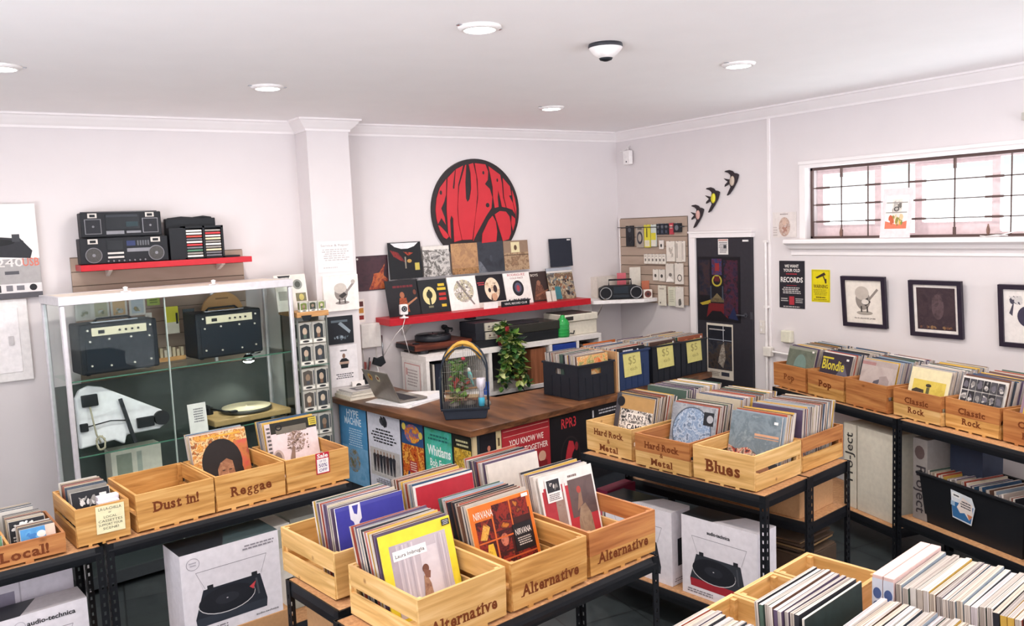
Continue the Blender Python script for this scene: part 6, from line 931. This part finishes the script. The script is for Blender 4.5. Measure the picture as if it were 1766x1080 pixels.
boxy('frame', 'certificate with a red border on the left end of the white cube shelf', 'certificate', fr(3.286, 6.60, .865, -90), .34, .012, .31, M('e2dcd8', .5), [('r', .08, .06, .92, .94, 'c98a86'), ('r', .11, .085, .89, .915, 'ece6e2'), ('l', .2, .3, .8, .8, 6, 'b5a8a6'), ('r', .15, .6, .25, .8, 'd0a09c')])
for i, (x, c, w) in enumerate(((.19, '3f3a38', .03), (.225, 'c9c0b4', .02), (.25, '272b38', .08), (.36, '55504c', .06), (.47, '8f877c', .05))):
    o = MB().box(0, 0, 0, w * .9, .31, .31, M(c, .5)).build('record_box'); o.matrix_basis = incube(x, .03, .8505); tag(o, ['dark upright sleeve at the left of the leftmost cube', 'pale upright sleeve in the leftmost cube', 'navy upright box in the leftmost cube', 'grey upright box in the leftmost cube', 'beige upright box in the leftmost cube'][i], 'record box', 'upright boxes in the leftmost cube')
boxy('speaker', 'wood-veneer loudspeaker in the cube behind the hanging plant', 'speaker', incube(1.23, .02, .8505), .17, .28, .32, wood('veneer', '7d4a30', '945a3c', 'a5694a', (40, 40, 3), .5, False))
boxy('storage_box', 'blue storage box in the upper right cube', 'box', incube(1.468, -.005, .96), .27, .3, .225, M('27408f', .5))
rr = random.Random(8)
for i in range(9):
    o = MB().box(0, 0, 0, .022, .15, .16 + .02 * rr.random(), M(rr.choice(['5a3f3a', 'b9ada0', '8a7a70', '2f2f35', 'c9bfb2', '6d5048']), .5)).build('compact_disc'); o.matrix_basis = incube(1.785 + i * .0255, .02, .976); tag(o, 'disc case standing in the rightmost cube', 'disc', 'disc cases in the rightmost cube')
MB().box(1.312, .01, .94, 1.868, .44, .957, WS).build('inner_shelf', next(o for o in COL.objects if o.name == 'cube_shelf'))
# turntable on the left end
t = thing('turntable', 'mahogany turntable with a black platter on the white cube shelf', 'turntable'); t.matrix_basis = incube(.12, .12, 1.241)
MB().box(0, .0, .03, .56, .36, .085, MAHOG).build('plinth', t, .004); MB().box(-.012, .02, .04, 0, .34, .075, BLACK).build('side_trim', t); [MB().cyl((x, y, 0), (x, y, .031), .05, M('2a2a2e', .4), 20, .045).build('foot', t) for x, y in ((.10, .06), (.46, .06), (.10, .30), (.46, .30))]
b = MB(); b.lathe([(.155, 0), (.158, .012), (.158, .045), (.15, .05)], M('23252b', .35), 44, (.27, .18, .087)); b.build('platter', t); b = MB(); b.lathe([(.147, 0), (.147, .006), (.05, .007), (.05, .0075), (.004, .0075), (.004, .02), (.001, .021)], M('17181c', .25), 44, (.27, .18, .136)); b.build('record_disc', t); MB().cyl((.27, .18, .1435), (.27, .18, .1442), .045, M('4a2a2c', .4), 24).build('record_label', t)
b = MB(); b.cyl((.47, .28, .085), (.47, .28, .17), .02, BLACK, 14); b.tube([(.47, .31, .17), (.47, .25, .172), (.45, .14, .165), (.40, .08, .158)], .006, BLACK); b.cyl((.47, .34, .17), (.47, .30, .17), .022, BLACK, 14); b.box(.44, .26, .15, .52, .3, .165, BLACK); b.build('tonearm', t)
b = MB(); b.lathe([(.03, 0), (.032, .006), (.01, .012)], BLACK, 16, (.05, .08, .085)); b.build('speed_knob', t)
o = MB().prism([(0, 0), (.16, 0), (.16, .008), (0, .008)], 0, .06, M('d8d2ca', .5), 'y').build('white_label'); o.matrix_basis = incube(.33, .02, 1.2405) ; tag(o, 'white plastic strip lying before the mahogany turntable', 'strip')
t = thing('amplifier', 'silver-faced stereo amplifier, lower of the stacked pair', 'amplifier', group='stacked silver stereo units'); t.matrix_basis = incube(.68, .05, 1.305)
def hifi(t, w, d, h, knobs):
    d = .27
    MB().box(0, 0, 0, w, d, h, M('24262c', .45)).build('casing', t, .003); b = MB(); b.box(.09, -.012, .005, w, 0, h - .005, M('c9c4b4', .3, .4)); b.build('face_plate', t); b = MB()
    for i in range(knobs): b.cyl((.13 + .045 * i, -.022, h * .55), (.13 + .045 * i, -.012, h * .55), .009, STEEL, 12)
    b.box(.12, -.0135, h * .2, w - .03, -.012, h * .28, M('5a564c', .4)); b.build('control', t)
hifi(t, .30, .33, .075, 2)
t = thing('amplifier', 'silver-faced stereo tuner, upper of the stacked pair', 'amplifier', group='stacked silver stereo units'); t.matrix_basis = incube(.675, .05, 1.3805); hifi(t, .30, .33, .08, 4)
boxy('equipment_base', 'black equipment block under the silver stereo pair', 'equipment', incube(.67, .045, 1.2405), .32, .34, .064, M('1c1e23', .5))
t = thing('record_player', 'black lidded record player right of the hanging plant', 'record player'); t.matrix_basis = incube(.98, .03, 1.2405)
MB().box(0, 0, 0, .58, .36, .085, M('1d1f22', .45)).build('base', t, .004); b = MB(); b.box(.0, .0, .087, .60, .34, .165, M('34332f', .25)); b.build('dust_cover', t, .004); b = MB(); b.box(.03, .05, .166, .40, .30, .172, M('23252b', .4)); b.build('lid_mat', t); MB().box(.03, -.003, .03, .2, .0, .06, M('3a3c40', .4)).build('control_strip', t)
t = thing('printer', 'cream office printer at the right end of the white cube shelf', 'printer'); t.matrix_basis = incube(1.68, .05, 1.2405); CRM = M('d9d2c2', .45)
MB().box(0, 0, 0, .36, .33, .13, CRM).build('body', t, .008); MB().box(-.03, -.02, .135, .36, .33, .20, CRM).build('scanner_lid', t, .008); b = MB(); b.box(-.028, -.022, .15, .06, -.018, .185, M('33322f', .4)); b.box(-.02, .0, .2, .3, .3, .206, M('3a3935', .4)); b.build('panel', t)
t = thing('green_bottle', 'translucent green bird feeder bottle on the white cube shelf', 'bottle'); t.matrix_basis = incube(1.635, .06, 1.2405)
MB().lathe([(.058, 0), (.062, .02), (.062, .12), (.055, .15), (.03, .175), (.022, .185), (.022, .20), (.012, .205)], M('2f9a4c', .25), 24).build('vessel', t); b = MB(); [b.tube([(.063 * math.cos(i * 6.283 / 20), .063 * math.sin(i * 6.283 / 20), z) for i in range(20)], .003, M('3cae5a', .25), 5, True) for z in (.02, .05, .08, .12)]; b.build('ridge', t); b = MB(); b.tube([(.06, 0, .03), (.11, -.02, .02), (.12, -.02, .05)], .006, BLACK); b.build('perch', t)
t = thing('sensor_puck', 'flat black puck mounted under the long red shelf', 'device'); t.matrix_basis = fr(3.93, 6.50, 1.495, 0); MB().lathe([(.05, 0), (.055, -.02), (.03, -.026)], BLACK, 20).build('body', t)
# hanging pothos
t = thing('potted_pothos', 'trailing pothos plant with a red pot hanging off the white shelf', 'potted plant'); t.matrix_basis = incube(.90, .03, 1.2405)
b = MB(); b.lathe([(.05, 0), (.065, .10), (.07, .12), (.062, .12), (.055, .1)], M('7d2a30', .5), 20, (.04, .05, 0)); b.build('pot', t); b = MB(); b.box(.055, -.03, .08, .095, -.026, .17, M('a02c34', .5)); b.build('red_tag', t)
LV = [M('4f7a3a', .4), M('6d9440', .4), M('3a5f34', .4), M('9cab58', .4), M('2f4d30', .4), M('c2c98a', .4)]
rr = random.Random(12); b = MB(); st = MB()
for v in range(20):
    if v < 4: # upright
        pts = [(.04 + rr.uniform(-.05, .05), .05, .1)]; 
        for k in range(4): p = pts[-1]; pts.append((p[0] + rr.uniform(-.04, .035), p[1] - .012, p[2] + .045 - .018 * k))
    else:
        pts = [(.04 + rr.uniform(-.03, .1), .02, .1)]; ln_ = rr.choice([5, 7, 8, 9, 10]); tx = rr.uniform(-.13, .22)
        for k in range(ln_): p = pts[-1]; pts.append((p[0] + (.04 + tx - p[0]) * .25 + rr.uniform(-.015, .015), p[1] - (.05 if k < 2 else rr.uniform(-.006, .006)), p[2] - (.01 if k < 1 else .05)))
    st.tube(pts, .0028, M('6d7a3c', .5), 5)
    for p in pts:
        for _ in range(5 if v < 4 else 3): leaf(b, (p[0] + rr.uniform(-.02, .02), p[1] + rr.uniform(-.015, .01), p[2] + rr.uniform(-.015, .015)), (rr.uniform(-1, 1), rr.uniform(-.9, .15), rr.uniform(-.9, .5)), rr.uniform(.055, .09), rr.choice(LV))
st.build('vine', t); b.build('foliage', t)
t = thing('orange_tray', 'orange file tray edge behind the counter crates', 'tray'); t.matrix_basis = fr(4.30, 5.36, CZ + .0005, 3); b = MB(); b.box(0, 0, .0, .36, .10, .006, M('b5602c', .5)); b.box(0, 0, .0, .36, .006, .33, M('b5602c', .5)); b.build('tray_wall', t)
# ================================================================= cartons under the tables
def turntable_print(W, H, body, band, logo_mid, extra=()):
    sp = [('r', .0, .0, 1, 1, 'dcd7dc'), ('p', [(.14, .76), (.86, .76), (.78, .46), (.22, .46)], 'cfcacf'), ('p', [(.15, .755), (.85, .755), (.77, .47), (.23, .47)], 'd9d4d9'), ('L', .14, .76, .86, .76, .005, '77727a'), ('L', .14, .76, .22, .55, .004, '8f8a90'), ('L', .86, .76, .79, .55, .004, '8f8a90'), ('p', [(.2, .54), (.78, .54), (.84, .22), (.83, .14), (.12, .14), (.11, .22)], body), ('p', [(.11, .22), (.84, .22), (.83, .12), (.12, .12)], band), ('e', .43, .36, .29, .155, 'c9c5c6'), ('e', .43, .367, .285, .152, '202228'), ('e', .43, .37, .12, .06, '2b2d34'), ('e', .43, .372, .01, .006, 'c9c5c6'), ('r', .24, .53, .3, .58, '25272c'), ('r', .69, .53, .75, .58, '25272c'), ('p', [(.745, .3), (.765, .3), (.745, .5), (.725, .5)], '4a4c52'), ('l', .06, .03, .45, .09, 2, '7d787d')]
    sp += [('t', 'audio-technica', .5, .83, .042, '2b2b30', 'c', .3, .03)] if logo_mid else []
    return sp + list(extra)
def carton(label, X, W, H, D, specs, topc='c9c4c8', dark=True):
    t = thing('turntable_carton', label, 'carton', group='white turntable cartons'); t.matrix_basis = X
    MB().box(0, 0, 0, W, D, H, M('dcd7dc', .5)).build('carton_body', t, .002)
    b = MB(); b.art(W, H, specs, -.0006); b.build('front_print', t)
    b = MB(Matrix.Translation((0, 0, H + .0003))); b.add([(0, 0, 0), (W * .42, 0, 0), (W * .62, D, 0), (0, D, 0)], [(0, 1, 2, 3)], M('23272c', .3)); b.add([(W * .42, 0, 0), (W, 0, 0), (W, D, 0), (W * .62, D, 0)], [(0, 1, 2, 3)], M(topc, .45)) ; b.build('top_print', t)
    b = MB(Matrix.Translation((W + .0005, 0, 0)) @ Matrix.Rotation(R_(90), 4, 'Z')); b.art(D, H, [('r', .3, .25, .6, .62, '26292e'), ('l', .1, .04, .9, .1, 2, '8a858a')], -.0003); b.build('side_print', t)
    return t
inT1 = lambda x, y, z, rz=0: T1.matrix_basis @ fr(x, y, z, rz)
carton('white turntable carton with a red-fronted deck under the Blues crate', inT1(.70, .045, .2255), .485, .445, .17, turntable_print(1, 1, '33363d', '9c2a34', True))
carton('white turntable carton behind the Alternative crate, under the Hard Rock crates', inT1(.13, .045, .2255), .50, .43, .17, turntable_print(1, 1, '2b2d33', '33363c', True))
inTL = lambda x, y, z, rz=0: TLb.matrix_basis @ fr(x, y, z, rz)
carton('white turntable carton with a black deck under the empty crate', inTL(.288, -.095, .346), .505, .434, .235, turntable_print(1, 1, '272b33', '31363f', False, [('o', .12, .87, .065, .07, .92, '8d8890'), ('l', .08, .84, .16, .9, 2, 'a9a4ac'), ('l', .6, .86, .95, .93, 2, '8d8890'), ('p', [(.66, .42), (.73, .47), (.7, .38)], 'c2454a'), ('t', 'audio-technica', .83, .05, .022, '3b3b40', 'c', .24)]), '3c4a4c')
boxy('carton', 'brown carton under the white carton with a black deck', 'carton', inTL(.27, -.10, .2005), .56, .25, .145, CARD)
carton('white turntable carton at the bottom left corner below the Local crate', TLa.matrix_basis @ fr(.74, .06, .226, 0), .475, .43, .17, turntable_print(1, 1, '2b2d33', '33363c', False, [('t', 'audio-technica', .68, .87, .05, '2b2b30', 'c', .42, .025), ('o', .41, .885, .05, .055, .9, 'a9a4ac')]))
boxy('carton', 'white carton with a purple panel behind the lower left turntable carton', 'carton', TLa.matrix_basis @ fr(.55, .27, .226, 0), .66, .14, .56, M('dedae4', .5), [('r', .3, .0, .62, .85, '8f8a9c'), ('r', .65, .0, .66, 1, 'b9b4bf')])
boxy('carton', 'small white carton right of the black deck carton, under the Reggae crate', 'carton', inTL(.84, .12, .2005), .12, .2, .52, M('e6e4dc', .5), [('r', .1, .75, .9, .95, 'c4c8ba')])
boxy('carton', 'grey-green carton under the sale label crate', 'carton', inTL(.98, .16, .2005), .20, .2, .52, M('a9aca2', .5), [('r', .1, .6, .9, .9, '77796f')])
boxy('carton', 'brown carton on the mid shelf behind the Alternative front row', 'carton', T2b.matrix_basis @ fr(.05, .09, .6005, 0), .50, .28, .21, CARD)
boxy('carton', 'long brown carton on the rear Hard Rock table mid shelf', 'carton', T1b.matrix_basis @ fr(.30, .02, .6455, 0), .885, .36, .185, CARD)
boxy('carton', 'dark brown carton at the base of the rear Hard Rock table', 'carton', T1b.matrix_basis @ fr(.72, .05, .1205, 0), .49, .32, .30, M('4a3b2f', .7))
rr = random.Random(6)
for i in range(8):
    o = MB().box(0, 0, 0, .315, .315, .0105, M(rr.choice(['6d5238', '8f7350', '4a3a30', 'a98a60', '5d4a3c']), .5), M('5a4a3c', .5)).build('record_sleeve'); o.matrix_basis = T1b.matrix_basis @ fr(.86 + rr.uniform(-.03, .03), .045 + rr.uniform(0, .02), .421 + i * .0115, rr.uniform(-4, 4)); tag(o, 'record lying in the flat pile on the dark brown carton', 'record', 'flat pile of records on the dark carton'); NREC[0] += 1
boxy('carton', 'magenta patterned box behind the rear turntable carton', 'carton', T1.matrix_basis @ fr(.03, .08, .2255, 0), .09, .26, .44, M('6d1c34', .5), [('n', .05, .4, .95, .98, ['d85a6d', 'e0b45c', '3a1c2c', 'c9c0b8'], 26, .16, 3)])
boxy('gamebox', 'row of black spines on the counter end shelf by the magenta box', 'cases', T1.matrix_basis @ fr(.03, .08, .69, 0), .30, .22, .12, M('26252a', .4), [('l', .05, .6, .95, .95, 2, '77747a'), ('l', .05, .05, .95, .5, 3, 'a9603c')]) if 0 else None
# right wall table: tall white cartons, tub of records, brown box
for i, (x, w, l) in enumerate(((.72, .12, 'white carton with a sideways brand name left of the plain one'), (.855, .34, 'plain white carton right of the sideways brand name'))):
    t = boxy('carton', l, 'carton', T3.matrix_basis @ fr(x, .05, .2105, 0), w, .33, .60, M('dad3c2', .5), None, .003, 'tall white cartons under the Classic Rock crate')
    if i == 0: b = MB(Matrix.Rotation(R_(90), 4, 'Y')); b.X = Matrix(((0, 0, -1, .085), (0, 1, 0, -.0008), (1, 0, 0, 0), (0, 0, 0, 1))) ; b.add([(q[0], 0, q[1]) for q in ()], [], WHITE) if 0 else None; g_ = text_geo('Pro-Ject', .01, 0, 1.); k_ = .075 / .7; b = MB(); b.add([(.09 - v[1] * k_, -.0008, .185 + v[0] * k_) for v in g_[0]], g_[1], M('3a3836', .5)); b.build('lettering', t)
t = boxy('carton', 'grey carton end with a sideways brand name in the right wall table', 'carton', T3b.matrix_basis @ fr(.05, .06, .3105, 0), .115, .33, .53, M('8f8884', .5)); g_ = text_geo('Project', .01, 0, 1.); k_ = .075 / .7; b = MB(); b.add([(.03 + v[1] * k_, -.0008, .36 - v[0] * k_) for v in g_[0]], g_[1], M('3a3438', .5)); b.flat([(.055 + .04 * math.cos(i * .524), .44 + .045 * math.sin(i * .524)) for i in range(12)], -.0008, M('5a4a48', .5)); b.build('lettering', t)
boxy('carton', 'dark navy carton behind the tub of records', 'carton', T3b.matrix_basis @ fr(.19, .22, .3105, 0), .24, .17, .52, M('2f3648', .5))
TB = thing('storage_tub', 'black plastic tub of records with a sticker, under the Classic Rock crates', 'tub'); TB.matrix_basis = T3b.matrix_basis @ fr(.125, .035, .3105, 0); B2_ = M('1b1d21', .4)
tw, td, th_ = .74, .38, .325
b = MB(); 
for q in (((0, 0), (tw, .0)),): pass
def taper(x0, y0, x1, y1, x2, y2, x3, y3): return [(x0, y0, 0), (x1, y1, 0), (x2, y2, th_), (x3, y3, th_)]
i_ = .03; P0 = [(i_, i_), (tw - i_, i_), (tw - i_, td - i_), (i_, td - i_)]; P1 = [(0, 0), (tw, 0), (tw, td), (0, td)]
for k in range(4):
    a, c = P0[k], P0[(k + 1) % 4]; e, g_ = P1[(k + 1) % 4], P1[k]
    b.add([(*a, 0), (*c, 0), (*e, th_), (*g_, th_)], [(0, 1, 2, 3)], B2_)
b.add([(*p, .002) for p in P0], [(0, 1, 2, 3)], B2_); o = b.build('tub_wall', TB); so = o.modifiers.new('wall_thickness', 'SOLIDIFY'); so.thickness = .004; so.offset = -1
b = MB(); b.box(-.015, -.015, th_ - .012, tw + .015, .0, th_ + .004, B2_); b.box(-.015, td, th_ - .012, tw + .015, td + .015, th_ + .004, B2_); b.box(-.015, 0, th_ - .012, 0, td, th_ + .004, B2_); b.box(tw, 0, th_ - .012, tw + .015, td, th_ + .004, B2_); b.build('rim', TB, .003)
t = thing('sticker', 'blue and white sticker with a map shape on the black tub', 'sticker'); t.matrix_basis = TB.matrix_basis @ Matrix.Translation((.235, .0085, .11)) @ Matrix.Rotation(R_(5.3), 4, 'X') @ Matrix.Rotation(R_(6), 4, 'Y'); b = MB(); b.prism([(.02, 0), (.155, 0), (.175, .12), (.15, .175), (.0, .175)], -.0016, 0, M('d8dce0', .4)); b.build('sticker_sheet', t); b = MB(); b.art(.175, .175, [('p', [(.13, .05), (.86, .05), (.95, .68), (.04, .6)], '3a6ea0'), ('p', [(.28, .45), (.5, .9), (.9, .75), (.92, .35), (.8, .15), (.6, .35), (.42, .28)], 'e4d8d0'), ('p', [(.8, .15), (.92, .35), (.7, .36)], 'c9805a'), ('l', .42, .5, .88, .78, 3, '2b2d38'), ('r', .06, .78, .4, .94, 'f0efec'), ('l', .1, .8, .38, .92, 1, '3a3a40'), ('r', .03, .45, .2, .62, '9fb8cc')], -.002); b.build('sticker_print', t)
rng = random.Random(77)
for k in range(26):
    X = TB.matrix_basis @ Matrix.Translation((.045 + .025 * k, .345, .008)) @ Matrix.Rotation(R_(-90), 4, 'Z') @ Matrix.Rotation(R_(rng.uniform(4, 9)), 4, 'X') @ Matrix.Translation((0, 0, rng.uniform(0, .02)))
    sleeve(X, 'record sleeve standing in the black tub with the map sticker', 'records in the black tub', rng, .0145, k % 2 == 1)
boxy('carton', 'brown carton with tape at the right picture edge beside the tub', 'carton', T3b.matrix_basis @ fr(.895, .02, .3105, 0), .33, .36, .41, CARD, [('r', 0, .45, 1, .62, 'a8794c')])
boxy('green_bag', 'olive green bag on the counter end below the door posters', 'bag', fr(5.52, 4.80, .62, 0), .16, .12, .22, M('5f6b3f', .7), None, .02) if 0 else None
# discs in the low tray and the narrow crate
def discs(crate, x, y0, y1, z, w, h, n, lab, grp, seed, lean=12):
    rr = random.Random(seed)
    for k in range(n):
        y = y0 + (y1 - y0) * (k + .5) / n
        o = MB().box(0, 0, 0, w, (y1 - y0) / n * .75, h, M(rr.choice(['8a8680', '4a4a50', 'b9a890', '6d4c44', 'c9c4bc', '3a4a5c', '9a5a4c']), .35), M(rr.choice(['b5afa8', '8f8a86', 'd0cac4']), .3)).build('compact_disc'); o.matrix_basis = crate.matrix_basis @ Matrix.Translation((x + rr.uniform(-.003, .003), y, z)) @ Matrix.Rotation(R_(-lean), 4, 'X'); tag(o, lab, 'disc', grp)
def disc_front(crate, x, y, z, w, h, label, base, specs, lean=12):
    t = thing('compact_disc', label, 'disc'); t.matrix_basis = crate.matrix_basis @ Matrix.Translation((x, y, z)) @ Matrix.Rotation(R_(-lean), 4, 'X')
    MB().box(0, 0, 0, w, .01, h, M('b5afa8', .3)).build('case', t); b = MB(); b.flat([(.003, .002), (w - .003, .002), (w - .003, h - .002), (.003, h - .002)], -.0004, M(base, .3)); b.art(w, h, specs, -.0006); b.build('cover_art', t)
disc_front(LW, .385, .035, .0165, .142, .125, 'disc with a blue cover at the front of the Local tray', '4f8fc4', [('n', 0, .2, .8, 1, ['3f7ab8', '6aa8d4', '5a9ac8'], 14, .16, 2), ('e', .6, .72, .13, .12, 'e0dcd4'), ('r', .72, 0, 1, 1, 'd9bfae'), ('e', .3, .2, .05, .04, '2f5a88')], 16)
disc_front(LW, .36, .16, .0165, .15, .135, 'disc with black and white lettering behind the blue disc', '2c2c30', [('n', .05, .55, .95, .98, ['e6e2de', '18181c'], 24, .1, 4), ('r', .5, .1, .95, .5, 'b9b5b0'), ('l', .05, .1, .45, .5, 4, 'c9c5c0')], 12)
discs(LW, .385, .055, .14, .0165, .14, .122, 5, 'disc case packed behind the blue disc', 'disc cases behind the blue disc', 51, 14)
discs(LW, .36, .178, .30, .0165, .15, .134, 9, 'disc case packed behind the black and white disc', 'disc cases behind the black and white disc', 52)
discs(LW, .34, .31, .40, .0165, .15, .145, 6, 'disc case at the back of the Local tray', 'disc cases at the back of the Local tray', 53)
disc_front(LW, .16, .05, .0165, .16, .115, 'disc with a green and yellow cover left of the divider', '5f8a6a', [('n', 0, 0, 1, 1, ['8fae5a', 'c9c84a', '3f7a8a', 'd8d4cc'], 20, .16, 3), ('e', .75, .7, .1, .12, 'e0e04a')], 16)
disc_front(LW, .17, .18, .0165, .15, .125, 'black disc with a yellow-green emblem, left of the divider', '1f2224', [('e', .4, .5, .22, .22, 'a8b83a'), ('e', .4, .5, .14, .14, '1f2224')])
discs(LW, .17, .198, .38, .0165, .15, .12, 9, 'disc case packed left of the divider in the Local tray', 'disc cases left of the divider', 54)
MB().box(.325, .012, .016, .335, .40, .105, PINE).build('divider', LW)
disc_front(L2, .03, .15, .0165, .175, .205, 'black box with white lettering inside the note crate', '27282c', [('n', .1, .6, .7, .9, ['e0dcd8', '9a9692'], 16, .09, 3), ('r', .72, .78, .9, .88, 'e8e6e2')])
discs(L2, .03, .168, .36, .0165, .175, .215, 8, 'boxed set packed at the back of the note crate', 'boxed sets in the note crate', 55, 12)
for i, (x, y) in enumerate(((.115, .05), (.125, .095))): boxy('cassette', 'white cassette box, %s of two in the note crate' % ('front', 'rear')[i], 'cassette', L2.matrix_basis @ fr(x, y, .11, 0), .095, .04, .07 if i == 0 else .085, M('ded8e2', .4), [('r', .1, .1, .9, .6, 'a9a0b4')], .002, 'white cassette boxes in the note crate')
boxy('box_block', 'dark folded cloth filling the front of the note crate', 'cloth', L2.matrix_basis @ fr(.02, .03, .0165, 0), .195, .115, .09, M('2b3033', .8))
for k in range(5):
    o = MB().box(0, 0, 0, .03, .09, .055, M(['c9a878', 'd6c4a4', 'b9a080', '8a7a60', 'd0c0a0'][k], .5)).build('price_tab') if 0 else None
# everything of the sleeves past the ~300 that show largest
if STUFF.v:
    o = STUFF.build('packed_sleeves'); tag(o, 'packed record sleeves deeper in the rear crates', 'records', None, 'stuff')
bpy.context.view_layer.update()
